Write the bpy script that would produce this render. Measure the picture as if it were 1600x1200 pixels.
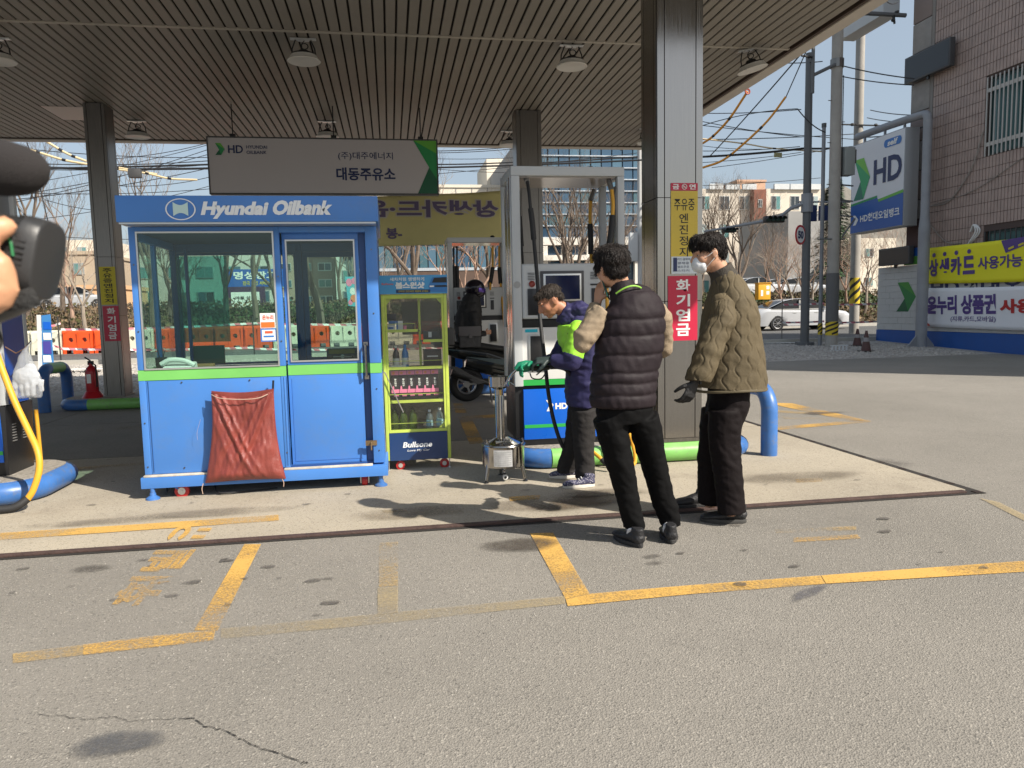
import bpy, bmesh, math, random
from math import pi, sin, cos, radians
from mathutils import Vector, Matrix, noise
random.seed(7)
for _o in list(bpy.data.objects): bpy.data.objects.remove(_o)
SC = bpy.context.scene
COL = SC.collection
V = Vector

# ---------------------------------------------------------------- camera
F = 1165.0
H = 1.4
_vy = V((610-800, 489-600, F)); _vz = V((255, 11800, F))
_D = _vz.normalized(); _Y = (_vy - _D*_vy.dot(_D)).normalized(); _X = _Y.cross(_D) * -1
if _X[0] < 0: _X = -_X
_Z = -_D
EYE = V((0, 0, H))
cd = bpy.data.cameras.new('camera'); cam = bpy.data.objects.new('camera', cd); COL.objects.link(cam)
cd.sensor_width = 36; cd.lens = 36*F/1600; cd.clip_start = .05; cd.clip_end = 2000
cd.dof.use_dof = True; cd.dof.focus_distance = 6.5; cd.dof.aperture_fstop = 7.2
_r = V((_X[0], _Y[0], _Z[0])); _u = -V((_X[1], _Y[1], _Z[1])); _b = -V((_X[2], _Y[2], _Z[2]))
m3 = Matrix((_r, _u, _b)).transposed()
cam.matrix_world = Matrix.Translation(EYE) @ m3.to_4x4()
SC.camera = cam

# ---------------------------------------------------------------- world, sun, exposure
SUNV = V((.85, -.78, 1.0)).normalized()
w = bpy.data.worlds.new('World'); SC.world = w; w.use_nodes = True
nt = w.node_tree; nt.nodes.clear()
sky = nt.nodes.new('ShaderNodeTexSky'); sky.sky_type = 'NISHITA'; sky.sun_disc = False
sky.sun_elevation = math.asin(SUNV.z); sky.sun_rotation = math.atan2(SUNV.x, SUNV.y)
sky.air_density = 1.0; sky.dust_density = 3.0; sky.ozone_density = 1.0
bg = nt.nodes.new('ShaderNodeBackground'); bg.inputs[1].default_value = .10
wo = nt.nodes.new('ShaderNodeOutputWorld')
hz = nt.nodes.new('ShaderNodeMix'); hz.data_type = 'RGBA'; hz.inputs[0].default_value = .5; hz.inputs[7].default_value = (3.9, 4.5, 5.0, 1)   # thin high haze over the clear sky
nt.links.new(sky.outputs[0], hz.inputs[6]); nt.links.new(hz.outputs[2], bg.inputs[0]); nt.links.new(bg.outputs[0], wo.inputs[0])
sl = bpy.data.lights.new('sun', 'SUN'); sl.energy = 5.0; sl.angle = radians(.53); sl.color = (1, .93, .82)
so = bpy.data.objects.new('sun', sl); COL.objects.link(so)
so.rotation_euler = SUNV.to_track_quat('Z', 'Y').to_euler()
SC.view_settings.view_transform = 'Standard'; SC.view_settings.look = 'None'
SC.view_settings.exposure = .56; SC.view_settings.gamma = 1; SC.view_settings.use_curve_mapping = False
SC.cycles.max_bounces = 9; SC.cycles.diffuse_bounces = 5; SC.cycles.transparent_max_bounces = 24
SC.cycles.use_denoising = True

# ---------------------------------------------------------------- measuring helpers (photo pixel -> place in the world)
def ray(px, py):
    v = V((px-800, py-600, F))
    return V((_X.dot(v), _Y.dot(v), _Z.dot(v)))
def G(px, py, z=0.0):
    r = ray(px, py); return EYE + r*((z-H)/r.z)
def AY(px, py, y):
    r = ray(px, py); return EYE + r*(y/r.y)
def AX(px, py, x):
    r = ray(px, py); return EYE + r*(x/r.x)

# ---------------------------------------------------------------- materials
_mats = {}
def M(name, col, rough=.5, metal=0, bump=0, bscale=60, var=0, vscale=4, spec=.5, coat=0, stretch=None, dirt=None, sheen=0):
    if name in _mats: return _mats[name]
    m = bpy.data.materials.new(name); _mats[name] = m; m.use_nodes = True
    t = m.node_tree; b = t.nodes['Principled BSDF']
    b.inputs['Base Color'].default_value = (*col, 1); b.inputs['Roughness'].default_value = rough
    b.inputs['Metallic'].default_value = metal; b.inputs['Specular IOR Level'].default_value = spec
    b.inputs['Coat Weight'].default_value = coat; b.inputs['Sheen Weight'].default_value = sheen
    if bump or var or dirt:
        tc = t.nodes.new('ShaderNodeTexCoord'); mp = t.nodes.new('ShaderNodeMapping')
        t.links.new(tc.outputs['Object'], mp.inputs[0])
        if stretch: mp.inputs['Scale'].default_value = stretch
    if var:
        n = t.nodes.new('ShaderNodeTexNoise'); n.inputs['Scale'].default_value = vscale; n.inputs['Detail'].default_value = 6
        t.links.new(mp.outputs[0], n.inputs[0])
        r = t.nodes.new('ShaderNodeMapRange'); r.inputs[1].default_value = .3; r.inputs[2].default_value = .7
        r.inputs[3].default_value = 1-var; r.inputs[4].default_value = 1+var*.6
        t.links.new(n.outputs[0], r.inputs[0])
        x = t.nodes.new('ShaderNodeMix'); x.data_type = 'RGBA'; x.blend_type = 'MULTIPLY'; x.inputs[0].default_value = 1
        x.inputs[6].default_value = (*col, 1); t.links.new(r.outputs[0], x.inputs[7])
        last = x.outputs[2]
        if dirt:
            n2 = t.nodes.new('ShaderNodeTexNoise'); n2.inputs['Scale'].default_value = dirt[1]; n2.inputs['Detail'].default_value = 8
            n2.inputs['Roughness'].default_value = .7
            t.links.new(tc.outputs['Object'], n2.inputs[0])
            r2 = t.nodes.new('ShaderNodeMapRange'); r2.inputs[1].default_value = .52; r2.inputs[2].default_value = .75
            r2.inputs[3].default_value = 0; r2.inputs[4].default_value = dirt[2]; t.links.new(n2.outputs[0], r2.inputs[0])
            x2 = t.nodes.new('ShaderNodeMix'); x2.data_type = 'RGBA'; t.links.new(r2.outputs[0], x2.inputs[0])
            t.links.new(last, x2.inputs[6]); x2.inputs[7].default_value = (*dirt[0], 1); last = x2.outputs[2]
        t.links.new(last, b.inputs['Base Color'])
        r3 = t.nodes.new('ShaderNodeMapRange'); r3.inputs[3].default_value = max(.03, rough-.12); r3.inputs[4].default_value = min(1, rough+.15)
        t.links.new(n.outputs[0], r3.inputs[0]); t.links.new(r3.outputs[0], b.inputs['Roughness'])
    if bump:
        n = t.nodes.new('ShaderNodeTexNoise'); n.inputs['Scale'].default_value = bscale; n.inputs['Detail'].default_value = 5
        t.links.new(mp.outputs[0], n.inputs[0])
        u = t.nodes.new('ShaderNodeBump'); u.inputs['Strength'].default_value = bump; u.inputs['Distance'].default_value = .02
        t.links.new(n.outputs[0], u.inputs['Height']); t.links.new(u.outputs[0], b.inputs['Normal'])
    return m

def M_ground(name, c1, c2, fleck, fine=90, patch=.35, bump=.5, stain=(.10, .09, .08), stain_amt=.5, rough=.9):
    m = bpy.data.materials.new(name); _mats[name] = m; m.use_nodes = True
    t = m.node_tree; b = t.nodes['Principled BSDF']; L = t.links.new; N = t.nodes.new
    tc = N('ShaderNodeTexCoord')
    def noi(s, d=4, r=.6):
        n = N('ShaderNodeTexNoise'); n.inputs['Scale'].default_value = s; n.inputs['Detail'].default_value = d; n.inputs['Roughness'].default_value = r
        L(tc.outputs['Object'], n.inputs[0]); return n.outputs[0]
    def rng(x, a, bb, c, d):
        n = N('ShaderNodeMapRange'); n.inputs[1].default_value = a; n.inputs[2].default_value = bb; n.inputs[3].default_value = c; n.inputs[4].default_value = d
        L(x, n.inputs[0]); return n.outputs[0]
    def mix(f, a, bb, bt='MIX'):
        n = N('ShaderNodeMix'); n.data_type = 'RGBA'; n.blend_type = bt
        if isinstance(f, float): n.inputs[0].default_value = f
        else: L(f, n.inputs[0])
        for k, q in ((6, a), (7, bb)):
            if isinstance(q, tuple): n.inputs[k].default_value = (*q, 1)
            else: L(q, n.inputs[k])
        return n.outputs[2]
    f1 = noi(fine, 3, .7)
    vo = N('ShaderNodeTexVoronoi'); vo.inputs['Scale'].default_value = fine*.75; L(tc.outputs['Object'], vo.inputs[0])
    base = mix(rng(noi(patch, 7, .62), .32, .68, 0, 1), c1, c2)
    base = mix(rng(f1, .3, .7, 0, 1), mix(1.0, base, (.72, .71, .70), 'MULTIPLY'), mix(1.0, base, (1.24, 1.23, 1.21), 'MULTIPLY'))
    sp = N('ShaderNodeSeparateColor'); L(vo.outputs['Color'], sp.inputs[0])
    base = mix(rng(sp.outputs[0], .9, .95, 0, .45), base, fleck)
    base = mix(rng(sp.outputs[1], .90, .95, 0, .55), base, tuple(x*.42 for x in c1))
    st = rng(noi(1.1, 9, .72), .56, .74, 0, stain_amt)
    base = mix(st, base, stain)
    st2 = rng(noi(7, 5, .8), .66, .76, 0, stain_amt*.8)
    base = mix(st2, base, stain)
    L(base, b.inputs['Base Color']); b.inputs['Roughness'].default_value = rough
    bu = N('ShaderNodeBump'); bu.inputs['Strength'].default_value = bump; bu.inputs['Distance'].default_value = .012
    ad = N('ShaderNodeMath'); ad.operation = 'ADD'; L(f1, ad.inputs[0]); L(vo.outputs['Distance'], ad.inputs[1])
    L(ad.outputs[0], bu.inputs['Height']); L(bu.outputs[0], b.inputs['Normal'])
    return m

def M_worn(name, col, cover=.6, scale=45, rough=.8, big=1.3, soft=.08, fade=False):
    """paint that has worn off in grains: the ground shows between"""
    m = bpy.data.materials.new(name); m.use_nodes = True
    t = m.node_tree; b = t.nodes['Principled BSDF']; L = t.links.new; N = t.nodes.new
    b.inputs['Base Color'].default_value = (*col, 1); b.inputs['Roughness'].default_value = rough
    tc = N('ShaderNodeTexCoord'); n1 = N('ShaderNodeTexNoise'); n2 = N('ShaderNodeTexNoise')
    n1.inputs['Scale'].default_value = scale; n1.inputs['Detail'].default_value = 5; n1.inputs['Roughness'].default_value = .7
    n2.inputs['Scale'].default_value = big; n2.inputs['Detail'].default_value = 5
    L(tc.outputs['Object'], n1.inputs[0]); L(tc.outputs['Object'], n2.inputs[0])
    a = N('ShaderNodeMath'); a.operation = 'MULTIPLY_ADD'; a.inputs[1].default_value = 1.0; L(n1.outputs[0], a.inputs[0])
    s = N('ShaderNodeMath'); s.operation = 'MULTIPLY'; s.inputs[1].default_value = 1.35; L(n2.outputs[0], s.inputs[0]); L(s.outputs[0], a.inputs[2])
    r = N('ShaderNodeMapRange'); th = 1.175+(.5-cover)*.5
    r.inputs[1].default_value = th-soft; r.inputs[2].default_value = th+soft; L(a.outputs[0], r.inputs[0])
    tr = N('ShaderNodeBsdfTransparent'); mx = N('ShaderNodeMixShader'); fac = r.outputs[0]
    if fade:
        at = N('ShaderNodeAttribute'); at.attribute_name = 'fade'; mu = N('ShaderNodeMath'); mu.operation = 'MULTIPLY'
        L(r.outputs[0], mu.inputs[0]); L(at.outputs['Fac'], mu.inputs[1]); fac = mu.outputs[0]
    L(fac, mx.inputs[0]); L(tr.outputs[0], mx.inputs[1]); L(b.outputs[0], mx.inputs[2])
    L(mx.outputs[0], t.nodes['Material Output'].inputs[0])
    return m

def M_glass(name, tint=(.75, .88, .84), refl=.9, milky=0, mcol=(.5, .5, .5)):
    if name in _mats: return _mats[name]
    m = bpy.data.materials.new(name); _mats[name] = m; m.use_nodes = True
    t = m.node_tree; t.nodes.remove(t.nodes['Principled BSDF']); L = t.links.new; N = t.nodes.new
    lw = N('ShaderNodeLayerWeight'); lw.inputs[0].default_value = .5; pw = N('ShaderNodeMath'); pw.operation = 'POWER'; pw.inputs[1].default_value = 4.5; L(lw.outputs['Facing'], pw.inputs[0])
    fr = N('ShaderNodeMath'); fr.operation = 'MULTIPLY_ADD'; fr.inputs[1].default_value = .75; fr.inputs[2].default_value = .045; L(pw.outputs[0], fr.inputs[0])
    tr = N('ShaderNodeBsdfTransparent'); tr.inputs[0].default_value = (*tint, 1)
    gl = N('ShaderNodeBsdfGlossy'); gl.inputs[1].default_value = .03; gl.inputs[0].default_value = (refl, refl, refl, 1)
    mx = N('ShaderNodeMixShader'); L(fr.outputs[0], mx.inputs[0])
    if milky:
        df = N('ShaderNodeBsdfDiffuse'); df.inputs[0].default_value = (*mcol, 1)
        m2 = N('ShaderNodeMixShader'); m2.inputs[0].default_value = milky
        L(tr.outputs[0], m2.inputs[1]); L(df.outputs[0], m2.inputs[2]); L(m2.outputs[0], mx.inputs[1])
    else: L(tr.outputs[0], mx.inputs[1])
    L(gl.outputs[0], mx.inputs[2]); L(mx.outputs[0], t.nodes['Material Output'].inputs[0])
    return m

def M_brushed(name, col=(.55, .53, .5), rough=.28, stretch=(60, 60, 1.2), var=.18):
    m = M(name, col, rough, 1.0, bump=.025, bscale=12, var=var, vscale=3, stretch=stretch)
    return m

# ---------------------------------------------------------------- object helpers
def tag(o, label=None, cat=None, group=None, kind=None):
    if label: o['label'] = label
    if cat: o['category'] = cat
    if group: o['group'] = group
    if kind: o['kind'] = kind
    return o
def empty(name, loc, label, cat, group=None, rz=0):
    o = bpy.data.objects.new(name, None); COL.objects.link(o); o.location = loc; o.rotation_euler.z = rz
    o.empty_display_size = .1
    return tag(o, label, cat, group)
def copy_tree(o, parent=None):
    c = o.copy(); COL.objects.link(c); mpi = o.matrix_parent_inverse.copy(); c.parent = parent
    if parent is not None: c.matrix_parent_inverse = mpi
    for ch in list(o.children): copy_tree(ch, c)
    return c

def wm(o):
    b = Matrix.LocRotScale(o.location, o.rotation_euler, None)
    return b if o.parent is None else wm(o.parent) @ o.matrix_parent_inverse @ b

class MB:
    def __init__(s): s.v = []; s.f = []; s.m = []
    def add(s, vs, fs, mi=0):
        k = len(s.v); s.v += [tuple(x) for x in vs]; s.f += [tuple(i+k for i in f) for f in fs]; s.m += [mi]*len(fs); return s
    def box(s, x0, x1, y0, y1, z0, z1, mi=0):
        return s.add([(x0,y0,z0),(x1,y0,z0),(x1,y1,z0),(x0,y1,z0),(x0,y0,z1),(x1,y0,z1),(x1,y1,z1),(x0,y1,z1)],
            [(3,2,1,0),(4,5,6,7),(0,1,5,4),(1,2,6,5),(2,3,7,6),(3,0,4,7)], mi)
    def hexa(s, p, mi=0):
        return s.add(p, [(3,2,1,0),(4,5,6,7),(0,1,5,4),(1,2,6,5),(2,3,7,6),(3,0,4,7)], mi)
    def quad(s, a, b, c, d, mi=0): return s.add([a,b,c,d], [(0,1,2,3)], mi)
    def poly(s, pts, mi=0): return s.add(pts, [tuple(range(len(pts)))], mi)
    def tube(s, pts, r, n=8, mi=0, cap=True, side=None):
        pts = [V(p) for p in pts]; rr = r if isinstance(r, (list, tuple)) else [r]*len(pts)
        vs = []; up = None
        for i, p in enumerate(pts):
            a = pts[max(0, i-1)]; b = pts[min(len(pts)-1, i+1)]; t = (b-a)
            t = t.normalized() if t.length > 1e-9 else V((0,0,1))
            if up is None:
                up = side if side is not None else (V((0,0,1)) if abs(t.z) < .9 else V((1,0,0)))
            u = (up - t*up.dot(t))
            u = u.normalized() if u.length > 1e-6 else t.orthogonal().normalized(); up = u; q = t.cross(u)
            e = rr[i]; ea, eb = e if isinstance(e, tuple) else (e, e)
            for k in range(n):
                an = 2*pi*k/n; vs.append(p + u*(cos(an)*ea) + q*(sin(an)*eb))
        fs = []
        for i in range(len(pts)-1):
            for k in range(n):
                fs.append((i*n+k, i*n+(k+1) % n, (i+1)*n+(k+1) % n, (i+1)*n+k))
        if cap: fs.append(tuple(range(n))[::-1]); fs.append(tuple((len(pts)-1)*n+k for k in range(n)))
        return s.add(vs, fs, mi)
    def cyl(s, a, b, r, r2=None, n=16, mi=0): return s.tube([a, b], [r, r if r2 is None else r2], n, mi)
    def lathe(s, c, prof, n=24, mi=0, axis=V((0,0,1))):
        c = V(c); a = V(axis).normalized(); u = a.orthogonal().normalized(); q = a.cross(u); vs = []; fs = []
        for (r, h) in prof:
            for k in range(n): an = 2*pi*k/n; vs.append(c + a*h + u*(cos(an)*r) + q*(sin(an)*r))
        for i in range(len(prof)-1):
            for k in range(n): fs.append((i*n+k, i*n+(k+1) % n, (i+1)*n+(k+1) % n, (i+1)*n+k))
        fs.append(tuple(range(n))[::-1]); fs.append(tuple((len(prof)-1)*n+k for k in range(n)))
        return s.add(vs, fs, mi)
    def ell(s, c, rx, ry, rz, rot=None, n=16, m=10, mi=0):
        c = V(c); vs = []; fs = []
        for i in range(m+1):
            th = pi*i/m
            for k in range(n):
                p = V((rx*sin(th)*cos(2*pi*k/n), ry*sin(th)*sin(2*pi*k/n), rz*cos(th)))
                if rot is not None: p = rot @ p
                vs.append(c+p)
        for i in range(m):
            for k in range(n): fs.append((i*n+k, (i+1)*n+k, (i+1)*n+(k+1) % n, i*n+(k+1) % n))
        return s.add(vs, fs, mi)
    def prism(s, pts, d, mi=0):
        n = len(pts); d = V(d); vs = [V(p) for p in pts] + [V(p)+d for p in pts]
        fs = [tuple(range(n))[::-1], tuple(range(n, 2*n))] + [(i, (i+1) % n, n+(i+1) % n, n+i) for i in range(n)]
        return s.add(vs, fs, mi)
    def build(s, name, mats, parent=None, bevel=0, smooth=False, seg=2, clean=False, world=True):
        me = bpy.data.meshes.new(name); me.from_pydata(s.v, [], s.f)
        if not isinstance(mats, (list, tuple)): mats = [mats]
        for m in mats: me.materials.append(m)
        if len(mats) > 1: me.polygons.foreach_set('material_index', s.m)
        if bevel or clean or True:
            bm = bmesh.new(); bm.from_mesh(me)
            if clean: bmesh.ops.remove_doubles(bm, verts=bm.verts, dist=1e-5)
            if bevel:
                es = [e for e in bm.edges if len(e.link_faces) == 2 and e.calc_face_angle(0) > .5]
                bmesh.ops.bevel(bm, geom=es, offset=bevel, segments=seg, affect='EDGES', profile=.6, clamp_overlap=True)
            bmesh.ops.recalc_face_normals(bm, faces=bm.faces)
            bm.to_mesh(me); bm.free()
        if smooth or bevel:
            me.shade_smooth()
            try: me.set_sharp_from_angle(angle=radians(38))
            except Exception: pass
        o = bpy.data.objects.new(name, me); COL.objects.link(o)
        if parent is not None:
            o.parent = parent
            if world:
                o.matrix_parent_inverse = wm(parent).inverted()
        return o

def FR(Y): return lambda a, z: V((a, Y, z))
def WL(X): return lambda a, z: V((X, a, z))
def flat(name, fn, polys, mats, parent=None):
    mb = MB()
    for i, p in enumerate(polys): mb.poly([fn(*q) for q in p], i if isinstance(mats, list) else 0)
    return mb.build(name, mats, parent)
def rect(a0, z0, a1, z1): return [(a0, z0), (a1, z0), (a1, z1), (a0, z1)]
_tc = {}
def glyphs(text, bold):
    k = (text, bold)
    if k in _tc: return _tc[k]
    c = bpy.data.curves.new('t', 'FONT'); c.body = text; c.offset = bold; c.resolution_u = 3
    o = bpy.data.objects.new('t', c); COL.objects.link(o)
    dg = bpy.context.evaluated_depsgraph_get(); me = o.evaluated_get(dg).to_mesh()
    vs = [v.co.copy() for v in me.vertices]; fs = [tuple(p.vertices) for p in me.polygons]
    bpy.data.objects.remove(o)
    x0 = min(v.x for v in vs); x1 = max(v.x for v in vs); y0 = min(v.y for v in vs); y1 = max(v.y for v in vs)
    r = ([((v.x-x0)/(x1-x0), (v.y-y0)/(y1-y0)) for v in vs], fs, (x1-x0)/(y1-y0)); _tc[k] = r
    return r
def lettering(text, fn, a0, z0, a1, z1, mat, parent=None, bold=0, shear=0, mirror=False, name='lettering', vert=False):
    """text fitted in the box left a0, bottom z0, right a1, top z1 of the plane fn"""
    mb = MB()
    if vert:
        n = len(text); h = (z1-z0)/n
        for i, ch in enumerate(text):
            if ch == ' ': continue
            vs, fs, _ = glyphs(ch, bold)
            mb.add([fn(a0+(a1-a0)*s, z1-h*(i+1)+h*.09+h*.84*t) for s, t in vs], fs)
    else:
        vs, fs, _ = glyphs(text, bold)
        if mirror: vs = [(1-s, t) for s, t in vs]
        mb.add([fn(a0+(a1-a0)*(s+shear*(t-.5)), z0+(z1-z0)*t) for s, t in vs], fs)
    return mb.build(name, mat, parent)
def chevron(fn, a0, z0, a1, z1, parent, mats, name='emblem'):
    """folded arrow emblem pointing to a1"""
    def q(s, t): return (a0+(a1-a0)*s, z0+(z1-z0)*t)
    P = [[q(0, 1), q(.62, 1), q(.99, .5), q(.28, .67)], [q(.28, .67), q(.99, .5), q(.55, 0), q(.46, .5)], [q(.46, .5), q(.55, 0), q(0, 0)]]
    P = [[q(.03, 1), q(.60, 1), q(1, .5)], [q(.03, 1), q(1, .5), q(.62, 0), q(.42, .44)], [q(.42, .44), q(.62, 0), q(.0, 0)]]
    mb = MB()
    for i, p in enumerate(P): mb.poly([fn(*x) for x in p], i)
    return mb.build(name, mats, parent)

def fuse(name, mb, voxel, mat, parent=None, smooth=4, disp=None, sub=0):
    me = bpy.data.meshes.new(name); me.from_pydata(mb.v, [], mb.f)
    bm = bmesh.new(); bm.from_mesh(me); bmesh.ops.recalc_face_normals(bm, faces=bm.faces); bm.to_mesh(me); bm.free()
    o = bpy.data.objects.new(name, me); COL.objects.link(o)
    r = o.modifiers.new('r', 'REMESH'); r.mode = 'VOXEL'; r.voxel_size = voxel
    if smooth: s = o.modifiers.new('s', 'SMOOTH'); s.factor = .5; s.iterations = smooth
    dg = bpy.context.evaluated_depsgraph_get()
    nm = bpy.data.meshes.new_from_object(o.evaluated_get(dg)); bpy.data.objects.remove(o); bpy.data.meshes.remove(me)
    if disp:
        ns = [v.normal.copy() for v in nm.vertices]
        for v, n in zip(nm.vertices, ns): v.co += n*disp(v.co, n)
    nm.materials.clear(); nm.materials.append(mat); nm.shade_smooth(); nm.name = name
    o = bpy.data.objects.new(name, nm); COL.objects.link(o)
    if parent is not None:
        o.parent = parent; o.matrix_parent_inverse = wm(parent).inverted()
    return o
def arc(c, u, v, r, a0, a1, n=8):
    c = V(c); u = V(u); v = V(v)
    return [c + u*(cos(radians(a0+(a1-a0)*i/n))*r) + v*(sin(radians(a0+(a1-a0)*i/n))*r) for i in range(n+1)]
def sag(a, b, d, n=14):
    a = V(a); b = V(b); return [a.lerp(b, i/n) - V((0, 0, d*4*(i/n)*(1-i/n))) for i in range(n+1)]
def bez(pts, n=6):
    """smooth curve through points (Catmull-Rom)"""
    P = [V(p) for p in pts]; P = [P[0]*2-P[1]] + P + [P[-1]*2-P[-2]]; out = []
    for i in range(1, len(P)-2):
        for k in range(n):
            t = k/n; a, b, c, d = P[i-1:i+3]
            out.append(.5*((2*b)+(c-a)*t+(2*a-5*b+4*c-d)*t*t+(3*b-a-3*c+d)*t*t*t))
    out.append(P[-2]); return out

# ---------------------------------------------------------------- palette
BLUE = M('booth_blue_paint', (.062, .205, .56), .32, var=.07, vscale=1.5, bump=.03, bscale=9, dirt=((.13, .19, .30), 3.5, .35))
GREEN = M('light_green_paint', (.17, .50, .12), .4, var=.08, vscale=3)
RAILB = M('bollard_blue_paint', (.045, .145, .40), .38, bump=.08, bscale=20, var=.18, vscale=5, dirt=((.15, .15, .15), 16, .85))
RAILG = M('bollard_green_paint', (.20, .48, .12), .4, bump=.06, bscale=20, var=.15, vscale=5, dirt=((.22, .22, .18), 16, .85))
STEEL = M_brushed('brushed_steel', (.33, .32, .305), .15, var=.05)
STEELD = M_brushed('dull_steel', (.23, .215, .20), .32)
CHROME = M('polished_steel', (.40, .385, .365), .17, 1, var=.1, vscale=6, bump=.05, bscale=8)
WHITE = M('white_panel', (.72, .72, .70), .38, var=.04, vscale=2)
OFFW = M('grey_white_panel', (.50, .52, .53), .42, var=.05, vscale=2)
ALU = M('aluminium', (.62, .62, .6), .35, .8)
BLACK = M('black_plastic', (.012, .012, .013), .42, bump=.05, bscale=40)
RUBBER = M('black_rubber', (.018, .018, .019), .65)
DGREY = M('dark_grey_plastic', (.06, .06, .062), .5, var=.1)
NAVY = M('navy_screen', (.006, .012, .05), .12)
BRIGHTB = M('dispenser_blue', (.008, .12, .60), .3, var=.03)
BG = M('dispenser_green', (.03, .36, .07), .35)
YEL = M('yellow_hose', (.70, .36, .03), .45, var=.08)
RED = M('sign_red', (.50, .012, .05), .35, var=.05)
SYEL = M('sign_yellow', (.62, .52, .03), .5, var=.06)
INK = M('black_ink', (.012, .012, .012), .5)
WINK = M('white_ink', (.78, .78, .76), .5)
NINK = M('navy_ink', (.012, .025, .10), .45)
PURP = M('purple_ink', (.085, .05, .22), .5)
G1 = M('emblem_leaf_green', (.12, .42, .05), .4); G2 = M('emblem_mid_green', (.02, .27, .08), .4); G3 = M('emblem_dark_green', (.008, .11, .05), .4)
GLASS = M_glass('clear_glass')
# ================================================================ GROUND
ASPH = M_ground('asphalt_worn', (.20, .188, .168), (.26, .243, .218), (.42, .39, .34), fine=190, patch=.38, bump=.45, stain=(.12, .11, .10), stain_amt=.28)
CONC = M_ground('concrete_apron', (.31, .275, .22), (.41, .365, .29), (.46, .42, .35), fine=150, patch=.75, bump=.14, stain=(.17, .14, .11), stain_amt=.6)
ROADM = M_ground('road_asphalt', (.085, .085, .085), (.11, .11, .108), (.2, .2, .19), fine=30, patch=.2, bump=.4, stain_amt=.2)
GRAVM = M_ground('gravel_bed', (.30, .28, .26), (.42, .39, .35), (.55, .52, .48), fine=14, patch=.7, bump=1.0, stain_amt=.4)
SOIL = M_ground('soil_bank', (.10, .075, .045), (.15, .11, .06), (.22, .17, .10), fine=9, patch=.5, bump=1.0, stain_amt=.4)
LAWN = M_ground('far_land', (.12, .11, .08), (.16, .15, .12), (.2, .2, .16), fine=3, patch=.05, bump=.3, stain_amt=.2)
CONC_SHADE = M_ground('concrete_shade_tone', (.18, .17, .15), (.25, .235, .21), (.32, .30, .27), fine=150, patch=.5, bump=.14, stain=(.10, .095, .09), stain_amt=.5)  # back slabs: canopy shade put into the concrete colour
def strip(name, y0, z0, y1, z1, x0, x1, mat, n=1):
    mb = MB()
    for i in range(n):
        a = x0+(x1-x0)*i/n; b = x0+(x1-x0)*(i+1)/n
        mb.quad((a, y0, z0), (b, y0, z0), (b, y1, z1), (a, y1, z1))
    return tag(mb.build(name, mat), kind='structure')
LOT = strip('asphalt_lot', -14, 0, 17.2, 0, -60, 70, ASPH)
strip('gravel_ground', 17.2, 0, 22.6, .16, -60, 70, GRAVM)
ROAD = strip('road', 22.6, .16, 35.4, .2, -120, 120, ROADM)
strip('planted_bank', 35.4, .2, 47, 1.9, -120, 120, SOIL)
strip('far_land', 47, 1.9, 600, 3, -600, 600, LAWN)
kerb = MB(); kerb.box(-120, 120, 22.45, 22.6, .05, .28)
tag(kerb.build('kerb', M('kerb_concrete', (.42, .40, .36), .85, bump=.2, var=.1)), kind='structure')
kerb = MB(); kerb.box(-120, 120, 35.3, 35.45, .1, .36)
tag(kerb.build('kerb', _mats['kerb_concrete']), kind='structure')

# concrete apron: poured slabs with open joints over a dark base
AX0, AX1 = -14.0, 4.15
bs = MB(); bs.quad((AX0, 4.70, .004), (AX1+.085, 4.70, .004), (AX1+.085, 15.4, .004), (AX0, 15.4, .004))
APR = tag(bs.build('apron_base', M('joint_dirt', (.022, .019, .017), .95)), kind='structure')
for (ya, yb) in ((4.80, 7.94), (7.97, 10.58), (10.61, 13.0), (13.03, 15.4)):
    xs = [AX0, -7.5, 4.14] if ya < 5 else [AX0, -9.3, -4.65, 2.2, 4.14]
    for i in range(len(xs)-1):
        g = .012 if i < len(xs)-2 else 0
        m = MB(); m.box(xs[i]+.006, xs[i+1]-g, ya, yb, .004, .013)
        m.build('concrete_slab', CONC if (ya < 5 or (ya < 13 and xs[i] > 0)) else CONC_SHADE, APR)
m = MB(); m.box(AX0, 4.10, 4.735, 4.785, .004, .018)
m.build('steel_edge', M('rusty_edge_steel', (.085, .052, .045), .7, .3, bump=.3, bscale=60, var=.3, vscale=8), APR, bevel=.003)
m = MB()
for k in range(40): m.box(4.16, 4.215, 4.72+k*.272, 4.72+k*.272+.05, .0045, .009)
m.build('trench_grate', M('rusty_grate', (.028, .018, .015), .8, .3), APR)

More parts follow.
